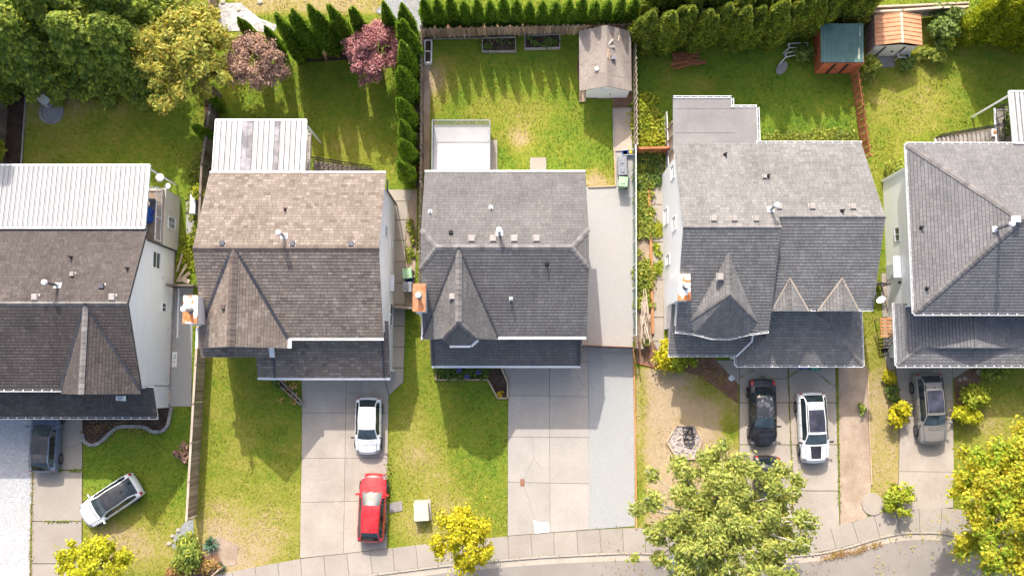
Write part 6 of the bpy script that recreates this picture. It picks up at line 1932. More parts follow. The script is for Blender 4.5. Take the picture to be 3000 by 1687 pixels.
for k in range(5): m.bar((-.17 + .085 * k, .2, .42), (-.19 + .095 * k, .33, .85), .05, .02, up=(0, 1, 0))
m.bar((-.23, .33, .86), (.23, .33, .86), .05, .06); put(bpy.data.objects.new('backrest', m.mesh('backrest', M['white'])), ch, c)
for sx in (-1, 1):
    put(bpy.data.objects.new('armrest', MB().bar((sx * .26, -.22, .62), (sx * .25, .3, .66), .06, .025).bar((sx * .26, -.22, .62), (sx * .24, -.22, .42), .04, .04).mesh('armrest', M['white'])), ch, c)
    for sy in (-.24, .24): put(bpy.data.objects.new('leg', MB().bar((sx * .2, sy * .8, .4), (sx * .25, sy * 1.1, 0), .045, .045).mesh('leg', M['white'])), ch, c)
# metal frame loungers and dark oval on the right lush lawn
for lb, pts in (('bent white metal lounger frame nearest the hedge beside the green shed', [(2312, 128), (2366, 126), (2367, 138), (2312, 141), (2298, 152)]), ('bent white metal lounger frame further from the hedge, with a dark sling end', [(2303, 156), (2340, 148), (2342, 160), (2302, 168), (2286, 186)])):
    P = [U(x, y, .45) for x, y in pts]; P[-1].z = .1
    r = thing('lounger', lb, 'garden lounger', Vector((P[0].x, P[0].y, 0)))
    m = MB()
    for a, b in zip(P[:4] + [P[3]], P[1:4] + [P[0], P[4]]): m.tube(a, b, .028, .028, 8)
    m.build('frame', M['white'], r)
    m = MB(); m.add([P[0] + Vector((0, 0, -.06)), P[1] + Vector((0, 0, -.06)), P[2] + Vector((0, 0, -.06)), P[3] + Vector((0, 0, -.06))]); m.build('sling', M['leaf_green'], r)
    m = MB()
    for p in P[:4]: m.tube(p, Vector((p.x, p.y, 0)), .025, .025, 8)
    m.build('leg', M['white'], r)
c = U(2290, 200); o = thing('trampoline_mat', 'dark flat oval mat lying tilted on the lush lawn', 'mat', c); o.rotation_euler.z = .9
m = MB().tube((0, 0, .03), (0, 0, .06), .4, .38, 18)
m.v = [(x * 1.35, y * .8, z) for x, y, z in m.v]; put(bpy.data.objects.new('mat', m.mesh('mat', M['cover_grey'])), o, c)
# hose ring and bench near the orange shed
c = U(2561, 171); o = thing('hose_ring', 'white hose coil hanging by the orange roofed shed wall', 'hose', c); m = MB()
for k in range(18):
    a, b = 2 * math.pi * k / 18, 2 * math.pi * (k + 1) / 18; m.bar(c + Vector((.17 * math.cos(a), .17 * math.sin(a), .3)), c + Vector((.17 * math.cos(b), .17 * math.sin(b), .3)), .05, .05)
m.tube(c, c + Vector((0, 0, .3)), .03, .03, 6); m.build('coil', M['rail_tan'], o)
p, q = U(2632, 168, .7), U(2665, 170, .7); o = thing('garden_rail', 'low white metal frame by the shrub in front of the orange roofed shed', 'frame', Vector((p.x, p.y, 0))); m = MB()
for a, b in ((p, q), (p + Vector((0, .3, 0)), q + Vector((0, .3, 0))), (p, p + Vector((0, .3, 0))), (q, q + Vector((0, .3, 0)))): m.bar(a, b, .05, .05)
for a in (p, q, p + Vector((0, .3, 0)), q + Vector((0, .3, 0))): m.bar(a, Vector((a.x, a.y, 0)), .04, .04)
m.build('frame', M['white'], o)
# side yard bits
o = MB().bar(U(524, 845, .06), U(520, 990, .06), .1, .1).build('drain_pipe', M['white']); tag(o, 'long white drainpipe lying on the gravel beside the leftmost white wall', 'pipe')
c = U(512, 1053); o = thing('sign_board', 'white printed board lying on the gravel by the leftmost white wall', 'sign', c)
m = MB().box(c.x - .17, c.x + .17, c.y - .5, c.y + .5, .02, .06); m.build('board', M['white_patch'], o)
m = MB(); m.box(c.x - .1, c.x + .1, c.y + .05, c.y + .14, .06, .064); m.build('print', M['bin_green'], o)
m = MB(); m.box(c.x + .02, c.x + .08, c.y + .2, c.y + .32, .06, .064); m.box(c.x - .08, c.x - .04, c.y - .18, c.y - .12, .06, .064); m.box(c.x + .0, c.x + .04, c.y - .18, c.y - .12, .06, .064); m.build('print', M['black'], o)
c = U(577, 602); o = thing('heat_pump', 'slim white outdoor heat pump unit at the foot of the dark fence', 'heat pump', c)
MB().box(c.x - .18, c.x + .18, c.y - .7, c.y + .7, .1, .85).build('casing', M['white'], o); MB().box(c.x + .18, c.x + .2, c.y - .55, c.y + .15, .2, .75).build('grille', M['siding_grey'], o)
c = U(1890, 1003); o = thing('flower_pot', 'round pale pot with a small plant beside the pallet style panel', 'pot', c); m = MB(); m.tube(c, c + Vector((0, 0, .45)), .2, .27, 16, caps=True); m.build('pot', M['rail_tan'], o)
quads_object('plant', np.array(c) + (0, 0, .5) + rng.normal(size=(70, 3)) * (.12, .12, .05), rng.normal(size=(70, 3)) * .5 + (0, 0, 1), .09, 1.6, M['leaf_weed'], o)
c = U(1880, 1000); o = MB().box(c.x - .1, c.x + .1, c.y - .5, c.y - .1, 0, .45).build('planter_box', M['rail_tan']); tag(o, 'small wooden box between the round pot and the pallet style panel', 'box')
# left deck odds: dish, chair, blue barrels
def dish(label, px, py, z, r=.32):
    c = U(px, py, z); o = thing('satellite_dish', label, 'satellite dish', c)
    m = MB().dome((c.x, c.y, c.z), r, r * .45, 18, 4); m.build('reflector', M['white'], o)
    MB().tube((c.x, c.y, c.z - .7), (c.x, c.y, c.z), .035, .035, 8).build('mast', M['metal'], o)
dish('large white dish at the back corner of the leftmost deck', 468, 521, 4.0, .27); dish('small white dish on the corner post of the leftmost deck', 491, 546, 3.6, .2)
for lb, px, py in (('upper blue barrel on the leftmost deck by the cover edge', 440, 622), ('lower blue barrel on the leftmost deck by the cover edge', 438, 642)):
    c = U(px, py, 2.78); o = thing('barrel', lb, 'barrel', c); m = MB().tube(c, c + Vector((0, 0, .8)), .28, .3, 16); m.tube(c + Vector((0, 0, .38)), c + Vector((0, 0, .42)), .32, .32, 16); m.build('drum', M['blue'], o); MB().tube(c + Vector((0, 0, .8)), c + Vector((0, 0, .84)), .31, .3, 16).build('lid', M['blue'], o)
c = U(458, 606, 2.78); o = thing('deck_chair', 'black mesh chair on the leftmost deck between cover and railing', 'chair', c)
m = MB().box(c.x - .25, c.x + .25, c.y - .25, c.y + .25, .42 + 2.78, .46 + 2.78); m.build('seat', M['bin_grey'], o); MB().hexa([(c.x - .25, c.y + .2, 3.2), (c.x + .25, c.y + .2, 3.2), (c.x + .25, c.y + .24, 3.2), (c.x - .25, c.y + .24, 3.2), (c.x - .25, c.y + .3, 3.75), (c.x + .25, c.y + .3, 3.75), (c.x + .25, c.y + .34, 3.75), (c.x - .25, c.y + .34, 3.75)]).build('backrest', M['bin_grey'], o)
m = MB()
for sx in (-1, 1):
    for sy in (-1, 1): m.bar((c.x + sx * .22, c.y + sy * .22, 2.78), (c.x + sx * .22, c.y + sy * .22, 3.2), .03, .03)
m.build('leg', M['black'], o)
# pots on the right deck
for i, (lb, px, py, r_, mt) in enumerate((('large pale round pot with a leafy plant on the right hand deck', 2937, 392, .3, 'kerb'), ('dark planted pot by the rail of the right hand deck', 2943, 357, .2, 'black'), ('pale pot partly under the right hand white cover', 2956, 330, .22, 'kerb'))):
    c = U(px, py, 2.62); o = thing('flower_pot', lb, 'pot', c); MB().tube(c, c + Vector((0, 0, .45)), r_ * .8, r_, 18).build('pot', M[mt], o)
    quads_object('plant', np.array(c) + (0.15, .1, .6) + rng.normal(size=(160, 3)) * (.2, .2, .12), rng.normal(size=(160, 3)) * .5 + (0, 0, 1), .13, 1.8, M['leaf_green'], o)
c = U(2908, 392, 2.3); o = thing('basket', 'small white basket of orange fruit on the top stair of the right hand house', 'basket', c); m = MB().box(c.x - .2, c.x + .2, c.y - .25, c.y + .25, 2.5, 2.62); m.build('tray', M['white'], o); MB().dome((c.x, c.y, 2.62), .15, .08, 10, 3).build('fruit', M['terracotta'], o)
# wooden pallet crate by the right house
c = U(2599, 960, 1.0); pr = thing('pallet_shelf', 'orange wood slatted pallet shelf against the white wall of the slate roofed house', 'pallet', (c.x, c.y, 0))
for i in range(6): MB().box(c.x - .5, c.x + .5, c.y - .6 + .22 * i, c.y - .6 + .22 * i + .13, 1.12, 1.15).build('slat', M['timber_orange'], pr)
for sx in (-.48, 0, .44): MB().box(c.x + sx, c.x + sx + .06, c.y - .6, c.y + .65, 1.03, 1.12).build('bearer', M['timber_orange'], pr)
m = MB()
for sx in (-.45, .42):
    for sy in (-.55, .55): m.box(c.x + sx, c.x + sx + .06, c.y + sy, c.y + sy + .06, 0, 1.03)
m.build('leg', M['timber'], pr)
c = U(2602, 1005, .6); o = thing('hand_trolley', 'thin metal hand trolley leaning by the white wall below the pallet shelf', 'trolley', (c.x, c.y, 0)); m = MB()
m.tube((c.x - .2, c.y - .4, .1), (c.x + .1, c.y + .3, 1.1), .02); m.tube((c.x + .1, c.y - .4, .1), (c.x + .35, c.y + .3, 1.1), .02)
for t in (0.0, .3, .6, 1.0): m.tube((c.x - .2 + .3 * t, c.y - .4 + .7 * t, .1 + t), (c.x + .1 + .25 * t, c.y - .4 + .7 * t, .1 + t), .018)
m.build('frame', M['metal'], o); MB().tube((c.x - .24, c.y - .42, .11), (c.x + .14, c.y - .42, .11), .11, .11, 12).build('wheel', M['tyre'], o)
# left boundary clutter, small lamp post at lower left bed
o = thing('garden_post', 'thin wooden post with a slanting rail at the pavement end of the rusty shrubs', 'post', U(655, 1660)); p = U(655, 1660); m = MB(); m.bar(p, p + Vector((0, 0, 1.3)), .09, .09, up=(0, 1, 0)); m.bar(p + Vector((0, 0, 1.25)), p + Vector((-.6, -.5, .9)), .08, .06); m.build('post', M['timber'], o)
o = MB().bar(U(30, 218, .3), U(54, 224, .3), .3, .05).build('white_board', M['white']); tag(o, 'white board lying under the dark fir branches at the left edge', 'board')
fence('wooden_fence', 'old timber fence with junk along the far left edge of the shaded garden', 'fence', [U2(22, 262), U2(14, 480)], 1.5, 'fence_dark', pitch=.16)
# ============================================================ TREES
# big firs, top left
def fir_meshes(h, R, nb, seed):
    Cs, Ns, Ts = [], [], []
    m = MB(); m.tube((0, 0, 0), (0, 0, h * .95), .16, .03, 8)
    for i in range(nb):
        t = (i + .5) / nb
        z = h * (.10 + .88 * t)
        L = R * (1 - t) ** .75 * random.uniform(.75, 1.15) + .25
        a = i * 2.399 + random.uniform(-.3, .3)
        d = np.array((math.cos(a), math.sin(a), 0))
        tip = np.array((0, 0, z)) + d * L + np.array((0, 0, -.16 * L))
        m.tube((0, 0, z), tuple(tip), .035, .01, 5, 0, False)
        k = int(60 + 130 * L / R)
        s = rng.random(k) ** .6
        sd = np.array((-d[1], d[0], 0))
        w = (rng.random(k) - .5) * (.75 * L * (1.08 - s) + .35)
        P = np.array((0, 0, z)) + np.outer(s * L, d) + np.outer(w, sd)
        P[:, 2] += -.16 * L * s - .25 * np.abs(w) + rng.normal(size=k) * .06
        Cs.append(P)
        Ts.append(d * .9 + np.outer(np.sign(w), sd) * .55 + np.array((0, 0, -.42)) + rng.normal(size=(k, 3)) * .25)
        Ns.append(np.array((0, 0, 1.0)) + d * .25 + rng.normal(size=(k, 3)) * .35)
    C, N, T = np.concatenate(Cs), np.concatenate(Ns), np.concatenate(Ts)
    T /= np.linalg.norm(T, axis=1, keepdims=True)
    B = np.cross(N, T); B /= np.linalg.norm(B, axis=1, keepdims=True)
    s = (.215 * (.7 + .6 * rng.random(len(C))))[:, None]
    V = np.empty((len(C), 4, 3))
    V[:, 0] = C - T * s * .5; V[:, 1] = C + B * s * .42 + T * s * .2; V[:, 2] = C + T * s * .8; V[:, 3] = C - B * s * .42 + T * s * .2
    return poly_mesh('crown', V.reshape(-1, 3), 4, M['leaf_fir']), m.mesh('trunk', M['trunk'])
FV = [fir_meshes(9.0, 3.1, 150, 1), fir_meshes(8.0, 2.7, 130, 2)]
for i, (px, py, s, sz, lb) in enumerate((
        (165, 196, .92, 1.1, 'dense dark fir at the left whose lowest branches reach the white chair'),
        (318, 186, 1.0, 1.0, 'dark fir in the middle of the top left group, above the shaded lawn'),
        (425, 190, .85, .9, 'dark fir with bright tips touching the yellow green tree'),
        (255, 110, 1.05, 1.35, 'dark fir behind the front ones in the top left group'),
        (410, 75, 1.0, 1.1, 'dark fir at the top edge just left of the yellow green tree'),
        (70, 150, 1.0, 1.8, 'tall dark fir filling the top left corner of the picture'),
        (-30, 215, .85, 1.9, 'tall dark fir cut off by the left edge of the picture'),
        (10, 262, .5, .55, 'small dark fir low at the left edge by the old timber fence'))):
    p = U(px, py); cr_, tk = FV[i % 2]
    r = thing('fir_tree', lb, 'tree', p, 'dark firs in the top left corner')
    for nm, me in (('crown', cr_), ('trunk', tk)):
        o = inst(nm, me, r, p); o.scale = (s, s, sz); o.rotation_euler.z = i * 1.3
broad_tree('deciduous_tree', 'large yellow green tree with feathery orange tinged foliage between the two left back gardens', U2(604, 222), 6.6, (3.0, 3.35, 2.6), M['leaf_willow'], 22000, .13, 110, .55, lean=(-.15, .1), cz=.6, fill=.4, asp=2.4)
broad_tree('plum_tree', 'copper bronze leaved tree beside the yellow green tree', U2(792, 232), 5.0, (1.95, 1.75, 1.6), M['leaf_bronze'], 11000, .1, 85, .42, lean=(0, 0), cz=.66, fill=.4)
broad_tree('plum_tree', 'pinkish purple leaved tree in the corner by the cedar row', U2(1118, 205), 5.0, (1.7, 2.0, 1.7), M['leaf_purple'], 12000, .1, 85, .42, lean=(0, .0), cz=.66, fill=.4)
broad_tree('street_tree', 'small bright yellow tree on the grass verge by the pavement', U2(1366, 1542), 4.6, (1.95, 1.85, 1.7), M['leaf_yellow'], 8000, .13, 70, .42, lean=(-.0, -.2), cz=.66, fill=.35)
broad_tree('street_tree', 'yellow green leafy tree cut by the bottom edge beside the left drive', U2(345, 1625), 4.8, (2.2, 2.0, 1.8), M['leaf_lime'], 9000, .14, 75, .45, lean=(0, -.15), cz=.66, fill=.35)
broad_tree('street_tree', 'big open green maple with pale bare twigs over the parked cars at the bottom', U2(2046, 1496), 8.4, (5.6, 4.5, 2.6), M['leaf_maple'], 42000, .125, 200, .52, trunk='trunk_pale', lean=(.05, -.1), cz=.68, zmin=-.25, fill=.2, nl=110, asp=2.1)
broad_tree('street_tree', 'large golden yellow and orange maple in the lower right corner', U2(2862, 1448), 8.0, (4.6, 4.5, 2.8), M['leaf_autumn'], 36000, .145, 190, .6, lean=(.2, -.2), cz=.66, fill=.4, nl=24)

# cedars
def tips_set(seed, k, spread):
    random.seed(seed)
    t = [(0, 0, 1.0, .72)]
    for i in range(k):
        a = random.uniform(0, 6.28)
        t.append((spread * math.cos(a), spread * math.sin(a), random.uniform(.72, .95), random.uniform(.5, .66)))
    return t
CV = [cedar_variant(6.0, .92, tips_set(s, k, .34), 6500, M['leaf_cedar'], .12, 2.3) for s, k in ((3, 2), (8, 3), (15, 2))]
CN = [cedar_variant(4.5, .66, tips_set(s, k, .12), 3400, M['leaf_cedar'], .11, 3.4) for s, k in ((4, 1), (9, 2))]
HV = [cedar_variant(6.0, 1.25, tips_set(s, k, .55), 8000, M['leaf_hedge'], .14, 2.2) for s, k in ((21, 3), (22, 2), (23, 3))]
GV = [cedar_variant(6.4, 1.3, tips_set(s, k, .5), 5600, M['leaf_hedge_gold'], .15) for s, k in ((31, 2), (32, 3))]
random.seed(5)
for i, (px, py, s, lb) in enumerate((
        (1221, 128, .95, 'cedar at the back corner of the long row beside the slatted fence'),
        (1224, 175, 1.0, 'second cedar from the back along the slatted fence, beside the purple tree'),
        (1222, 232, 1.0, 'third cedar from the back along the slatted fence'),
        (1219, 300, 1.02, 'cedar in the middle of the row along the slatted fence'),
        (1217, 372, .9, 'cedar fourth from the house end of the slatted fence row'),
        (1216, 425, .85, 'cedar third from the house end of the slatted fence row'),
        (1216, 476, .85, 'cedar second from the house end of the slatted fence row'),
        (1212, 534, .86, 'cedar nearest the concrete path at the house end of the slatted fence row'))):
    place_cedar(CV[i % 3], lb, U2(px - 11, py), s * .9, i * 1.9, 'cedars along the slatted fence', sz=s * 1.14)
for i, (px, py, s, lb) in enumerate((
        (886, 168, 1.05, 'leftmost tall cedar at the back of the tan house garden, beside the bronze tree'),
        (932, 160, 1.08, 'second tall cedar from the left at the back of the tan house garden'),
        (978, 154, 1.14, 'tallest cedar at the back of the tan house garden, between two slimmer ones'),
        (1024, 138, 1.0, 'tall cedar beside the purple tree at the back of the tan house garden'),
        (832, 160, .72, 'shorter cedar half hidden behind the bronze tree'),
        (762, 140, .75, 'short cedar poking up behind the top of the bronze tree'),
        (1078, 130, .9, 'cedar mostly hidden behind the purple tree'),
        (1160, 120, .92, 'cedar behind the right shoulder of the purple tree'))):
    place_cedar(CV[(i + 1) % 3], lb, U2(px, py), s * .8, i * 2.3 + .4, sz=s * 1.14, group='cedars across the back of the tan house garden')
place_cedar(CV[0], 'dark green cedar shrub under the right side of the yellow green tree', U2(652, 318), .55, 1.0, sz=.5)
place_cedar(CV[1], 'dark pointed cedar beside the white ribbed cover with smoky strips', U2(622, 410), .55, 2.2, sz=.62)
for i in range(17):
    px = 1258 + i * 36.3
    where = ('leftmost clipped cedar above the picket fence, next to the white capped fence' if i == 0 else 'rightmost clipped cedar above the picket fence, behind the tan shed' if i == 16
             else 'clipped cedar number %s from the left in the row above the picket fence' % ('two three four five six seven eight nine ten eleven twelve thirteen fourteen fifteen sixteen'.split()[i - 1]))
    place_cedar(CN[i % 2], where, U2(px, 80 + random.uniform(-4, 4)), random.uniform(.8, .92), i * 2.1, 'clipped cedars in a row above the picket fence', sz=random.uniform(.92, 1.06))
row = [(1878, 128), (1928, 140), (1985, 118), (2035, 126), (2085, 112), (2132, 124), (2180, 110), (2230, 112), (2282, 96), (2332, 84), (2385, 66), (2440, 52), (2495, 40)]
ord_ = 'first second third fourth fifth sixth seventh eighth ninth tenth eleventh twelfth thirteenth'.split()
for i, (px, py) in enumerate(row):
    place_cedar(HV[i % 3], 'shaggy dark cedar, %s from the left in the front of the tall hedge' % ord_[i], U2(px, py), random.uniform(.84, 1.02), i * 1.7, 'shaggy cedars in the front of the tall hedge')
for i, px in enumerate(range(1890, 2520, 58)):
    place_cedar(HV[(i + 1) % 3], 'shaggy dark cedar, %s from the left in the back of the tall hedge' % ord_[i], U2(px, 62 + random.uniform(-8, 8) - (30 if px > 2330 else 0)), random.uniform(.9, 1.08), i * 2.9, 'shaggy cedars in the back of the tall hedge')
for i, (px, py, s, lb) in enumerate(((2822, 100, .95, 'golden green cedar at the left end of the hedge in the top right corner'), (2866, 112, 1.0, 'second golden green cedar from the left in the top right corner hedge'), (2914, 112, 1.05, 'third golden green cedar from the left in the top right corner hedge'),
                                     (2962, 112, 1.05, 'fourth golden green cedar from the left in the top right corner hedge'), (3012, 112, 1.05, 'golden green cedar cut by the right edge in the top right hedge'), (2880, 60, 1.0, 'golden green cedar behind the left part of the top right hedge'),
                                     (2950, 55, 1.05, 'golden green cedar behind the right part of the top right hedge'), (3060, 110, 1.05, 'golden green cedar past the right edge of the hedge'))):
    place_cedar(GV[i % 2], lb, U2(px, py), s, i * 1.4, 'golden green cedars in the top right corner')

# shrubs
shrub('shrub', 'round clipped bright yellow shrub beside the silver brown car', U2(2622, 1212), (.62, .68, .75), M['leaf_yellow'], 1500, .13, ncl=30)
shrub('shrub', 'smaller bright yellow shrub near the pavement corner of the slate roofed house', U2(2600, 1104), (.42, .38, .5), M['leaf_yellow'], 700, .12)
shrub('shrub', 'yellow green clipped bush, upper of the two beside the silver brown car', U2(2838, 1162), (.85, .72, .8), M['leaf_ivy'], 1900, .14, ncl=26)
shrub('shrub', 'yellow green clipped bush, lower of the two beside the silver brown car', U2(2820, 1214), (.88, .6, .8), M['leaf_lime'], 1800, .14, ncl=26)
shrub('shrub', 'loose yellowish shrub casting a shadow on the right hand pavement', U2(2618, 1462), (.85, .9, .9), M['leaf_ivy'], 900, .16, ncl=22)
shrub('shrub', 'bright yellow shrub at the porch corner of the ash grey house', U2(1952, 1040), (.75, .95, .9), M['leaf_yellow'], 1500, .14, ncl=24)
shrub('shrub', 'mid green bush tucked under the porch eave of the ash grey house', U2(1988, 1062), (.9, .6, .8), M['leaf_ivy'], 1300, .14, ncl=24)
shrub('shrub', 'dark bushy shrub on the bare strip right of the white striped car', U2(2519, 1196), (.24, .4, .35), M['leaf_hedge'], 260, .1)
shrub('shrub', 'big mixed green bush behind the orange roofed shed', U2(2750, 95), (1.0, 1.1, 1.2), M['leaf_green'], 2200, .18, ncl=30)
shrub('shrub', 'pale yellow flowering shrub by the right side of the orange roofed shed', U2(2726, 165), (.95, .55, .6), M['leaf_weed'], 1100, .15, ncl=20)
shrub('shrub', 'light green leafy plant beside the pale yellow flowering shrub', U2(2765, 135), (.5, .5, .6), M['leaf_ivy'], 500, .15)
shrub('shrub', 'dark green shrub in front of the orange roofed shed door', U2(2648, 195), (.5, .55, .6), M['leaf_green'], 700, .14)
shrub('shrub', 'trailing shrub with pale blooms at the back end of the louvred red fence', U2(2535, 210), (.55, .7, .9), M['leaf_weed'], 900, .14)
shrub('shrub', 'bush growing over the bent loungers beside the green roofed shed', U2(2352, 165), (.75, .55, .7), M['leaf_green'], 900, .14)
shrub('shrub', 'grey green rosemary like shrub at the pavement end of the long brown fence', U2(567, 1610), (.85, 1.0, .95), M['leaf_hedge'], 2400, .13, ncl=30, asp=2.6)
shrub('shrub', 'rusty orange low shrub at the bottom edge left of the wooden post', U2(525, 1668), (.85, .5, .45), M['leaf_rust'], 1300, .12, ncl=24)
shrub('shrub', 'rusty orange and yellow low shrub by the foot of the wooden post', U2(615, 1660), (.9, .45, .4), M['leaf_rust'], 1300, .12, ncl=24)
shrub('shrub', 'dried brown shrub against the left side of the long brown fence', U2(541, 1325), (.45, .7, .4), M['leaf_bronze'], 700, .11)
shrub('yucca', 'spiky blue green yucca standing on bare soil beside the grey green shrub', U2(621, 1592), (.62, .6, .6), M['leaf_yucca'], 130, .06, 'plant', spiky=True)
shrub('yucca', 'small spiky plant at the foot of the wooden post near the pavement', U2(648, 1655), (.45, .4, .4), M['leaf_yucca'], 80, .05, 'plant', spiky=True)
shrub('shrub', 'climbing green plant beside the slim white heat pump', U2(600, 575), (.4, .6, 1.0), M['leaf_ivy'], 600, .13)
shrub('shrub', 'leafy bush at the far left edge above the patio cover', U2(8, 452), (.5, .8, .9), M['leaf_ivy'], 700, .15)
shrub('shrub', 'tuft of grass and weeds by the slanting planter of the tan house', U2(812, 1120), (.35, .25, .4), M['leaf_green'], 260, .1)
shrub('shrub', 'bushy weeds at the foot of the white wall of the slate roofed house', U2(2618, 500), (.9, .5, .5), M['leaf_weed'], 700, .13)
shrub('shrub', 'low green shrub at the verge corner below the smaller bright yellow shrub', U2(2612, 1150), (.5, .7, .35), M['leaf_green'], 700, .12)
shrub('shrub', 'straggly bush under the garage eave at the right, beside the pale rocks', U2(2900, 1092), (1.0, .5, .6), M['leaf_hedge'], 900, .13)

# ground cover (uncountable)
def cover(label, poly, n, h, mat, leaf=.15, clump=.3, holes=.0, asp=1.7):
    w = poly_px(poly); xs, ys = [p[0] for p in w], [p[1] for p in w]
    k = int(n * 1.6 / 40)
    c = np.stack([rng.uniform(min(xs), max(xs), k * 3), rng.uniform(min(ys), max(ys), k * 3)], 1)
    c = c[inside(w, c[:, 0], c[:, 1])][:k]
    if holes: c = c[(np.sin(c[:, 0] * 2.3 + c[:, 1] * 1.1) + np.sin(c[:, 1] * 1.9)) * .5 + rng.random(len(c)) > holes]
    i = rng.integers(0, len(c), n)
    C = np.zeros((n, 3)); C[:, :2] = c[i] + rng.normal(size=(n, 2)) * clump
    C[:, 2] = .03 + h * rng.random(n) * (.5 + .5 * np.sin(c[i, 0] * 5) ** 2)
    r = thing('ground_cover', label, 'ground cover', (w[0][0], w[0][1], 0)); r['kind'] = 'stuff'
    quads_object('foliage', C, rng.normal(size=(n, 3)) * .55 + (0, 0, 1), leaf * (.7 + .6 * rng.random(n)), asp, M[mat], r)
cover('bright yellow green ivy patch between the shadowbox fence and the grey patio roof', [(1872, 295), (1900, 300), (1935, 380), (1950, 440), (1872, 442), (1868, 360)], 3400, .4, 'leaf_ivy')
cover('tangle of green weeds between the mesh fence and the orange timber edging', [(1866, 452), (1905, 452), (1909, 900), (1868, 900)], 3600, .35, 'leaf_weed', .14, .16, .15)
cover('weeds creeping over the narrow path beside the white wall', [(1912, 560), (1940, 560), (1942, 890), (1914, 890)], 900, .2, 'leaf_ivy', .13, .12, .45)
cover('dark ivy in front of the red cross fence', [(1866, 455), (1935, 455), (1930, 540), (1866, 545)], 1500, .35, 'leaf_green', .14, .15)
cover('lush taller weeds along the lit strip by the dark fence', [(560, 500), (600, 420), (606, 560), (585, 690), (560, 700)], 1500, .22, 'leaf_weed', .11, .2)
cover('long grass along the foot of the leftmost white wall', [(532, 690), (566, 690), (575, 790), (525, 780)], 700, .25, 'leaf_ivy', .11, .15)
cover('long grass with sunlight put into its paler leaves beside the grey patio roof and ash grey roof edge', [(2240, 395), (2500, 380), (2506, 422), (2226, 424)], 2200, .2, 'leaf_weed', .11, .2)  # paler leaves paint the sunlit band of this lawn
cover('straggly weeds in the soil strip by the slatted fence path', [(1198, 640), (1216, 640), (1214, 760), (1194, 760)], 320, .25, 'leaf_weed', .12, .1)
cover('fallen brown leaves on the mulch bed at the left', [(242, 1222), (455, 1222), (480, 1250), (300, 1280), (252, 1285)], 500, .03, 'leaf_rust', .09, .3)
cover('fallen leaves and chips on the bark by the ash grey porch', [(1990, 1070), (2100, 1062), (2150, 1150), (2050, 1100)], 320, .03, 'leaf_rust', .08, .3)

cover('fallen leaves on the pavement and road under the open green maple', [(1800, 1560), (2420, 1560), (2420, 1687), (1800, 1687)], 420, .02, 'leaf_rust', .07, .9)
cover('fallen yellow leaves on the road under the golden maple', [(2600, 1500), (2900, 1500), (2900, 1687), (2560, 1687)], 260, .02, 'leaf_gold', .07, .8)
cover('brown grit and leaves along the right hand kerb', [(2400, 1632), (2500, 1608), (2580, 1586), (2590, 1594), (2500, 1622), (2400, 1644)], 900, .015, 'leaf_rust', .05, .12)
cover('stray yellow leaves on the grass verge around the small bright yellow tree', [(1180, 1480), (1480, 1480), (1480, 1620), (1180, 1640)], 120, .03, 'leaf_yellow', .08, .7)
# ============================================================ CARS
M['paint_white'] = paint('paint_white', (.78, .79, .8), .3, .6, .05)
M['paint_red'] = paint('paint_red', (.46, .016, .022), .3, .8, .08)
M['paint_steel'] = paint('paint_steel', (.115, .15, .21), .32, .4, .05)
M['paint_black'] = paint('paint_black', (.014, .015, .02), .25, .4, .05)
M['paint_roofgrey'] = paint('paint_roofgrey', (.035, .037, .043), .4, .15, .06)
M['paint_bronze'] = paint('paint_bronze', (.2, .188, .176), .32, .4, .06)
M['stripe'] = surf('stripe', (.03, .03, .04), (.045, .045, .055), 2, 20, .1, .4)
def peeling():
    t = NT('peeling_paint')
    n = t.noise(5.0, 6, .65, dist=.8)
    e = t.math('ABSOLUTE', t.math('SUBTRACT', n, .53))
    k = t.rng(e, .004, .014, 1, 0)
    k2 = t.rng(t.noise(26, 3, .7), .56, .62, 0, .7)
    msk = t.math('MULTIPLY', t.rng(t.noise(1.1, 2), .46, .5), t.math('MAXIMUM', k, t.math('MULTIPLY', k2, t.rng(n, .53, .56))))
    return t.done(t.mix(msk, (.035, .036, .042), (.55, .55, .56)), .35, .4, 0, .4)
M['peeling'] = peeling()
def at_px(px, py, z): 
    v = U(px, py, z); return (v.x, v.y)
car('parked_car', 'slate blue hatchback with a dark roof, nose under the porch eave of the leftmost house', (U(148, 1280).x, U(148, 1286).y), math.pi / 2, HATCH, 4.3, 1.82, M['paint_steel'], roof=M['paint_roofgrey'])
car('parked_car', 'white hatchback with a black roof parked aslant on the lawn', at_px(321, 1467, .75), math.radians(213.5), HATCH, 4.2, 1.8, M['paint_white'], roof=M['paint_roofgrey'])
car('parked_car', 'small white hatchback with a white roof on the tan house drive', at_px(1078, 1247, .8), math.radians(-90.5), HATCH, 3.72, 1.7, M['paint_white'], mirror=M['stripe'])
car('parked_car', 'red hatchback parked across the lower end of the tan house drive', at_px(1090, 1488, .75), math.radians(88), HATCH, 4.42, 1.76, M['paint_red'])
car('parked_car', 'black sedan with peeling clear coat on its roof', at_px(2236, 1208, .8), math.radians(-90.3), SEDAN, 4.42, 1.76, M['paint_black'], roof=M['peeling'])
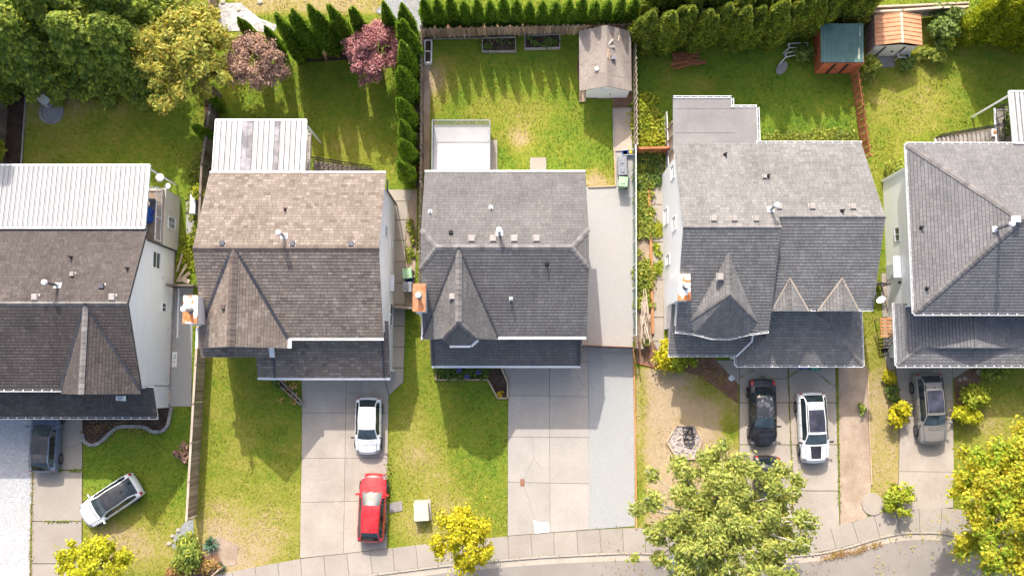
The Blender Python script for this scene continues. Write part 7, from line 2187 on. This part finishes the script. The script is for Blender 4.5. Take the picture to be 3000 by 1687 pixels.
car('parked_car', 'white car with black bonnet stripe and dark sunroof', at_px(2383, 1252, .8), math.radians(-88), SUVR, 4.6, 1.86, M['paint_white'], sunroof=True, stripe=M['stripe'], rails=True, mirror=M['stripe'])
car('parked_car', 'dark car mostly hidden under the open green maple on the drive', at_px(2247, 1432, .8), math.radians(-92), HATCH, 4.3, 1.76, M['paint_black'])
car('parked_car', 'silver brown car with panoramic roof on the far right drive', at_px(2727, 1196, .8), math.radians(-87), SUVR, 4.65, 1.86, M['paint_bronze'], sunroof=True, rails=True)
car('parked_car', 'dark blue car on the road, almost covered by the open green maple', at_px(2065, 1662, .8), math.radians(177), SEDAN, 4.5, 1.8, M['paint_steel'], zoff=-.05)

# ============================================================ TURF BLADES
n = 330000
X = rng.uniform(-36, 36, n); Y = rng.uniform(-13, 27.5, n)
ok = np.ones(n, bool)
for w in PATCH: ok &= ~inside(w, X, Y)
for (a, b, c_, d_) in ((-37, -22.4, -1.3, 12.6), (-18.9, -7.8, 1, 12.3), (-5.2, 4.4, 1.5, 12.6), (10.1, 21.8, 1.7, 14.2), (24.9, 37, 1.8, 13.8)):
    ok &= ~((X > a) & (X < b) & (Y > c_) & (Y < d_))
X, Y = X[ok], Y[ok]
D = dryness(X, Y); n = len(X)
hgt = (.05 + .07 * rng.random(n)) * (1.15 - .65 * D)
a = rng.random(n) * 2 * np.pi; w = .02 + .018 * rng.random(n)
V = np.empty((n, 3, 3)); dx, dy = np.cos(a) * w, np.sin(a) * w
lx, ly = rng.normal(size=n) * .05, rng.normal(size=n) * .05
V[:, 0] = np.stack([X - dx, Y - dy, np.full(n, -.03)], 1); V[:, 1] = np.stack([X + dx, Y + dy, np.full(n, -.03)], 1)
V[:, 2] = np.stack([X + lx, Y + ly, hgt - .02], 1)
me = poly_mesh('turf_blades', V.reshape(-1, 3), 3, M['turf'])
at = me.attributes.new('dry', 'FLOAT', 'POINT'); at.data.foreach_set('value', np.repeat(np.clip(D + rng.normal(size=n) * .05, 0, 1), 3).astype(np.float32))
o = put(bpy.data.objects.new('grass', me)); tag(o, 'short lawn grass of the front and back gardens', 'grass', kind='stuff')
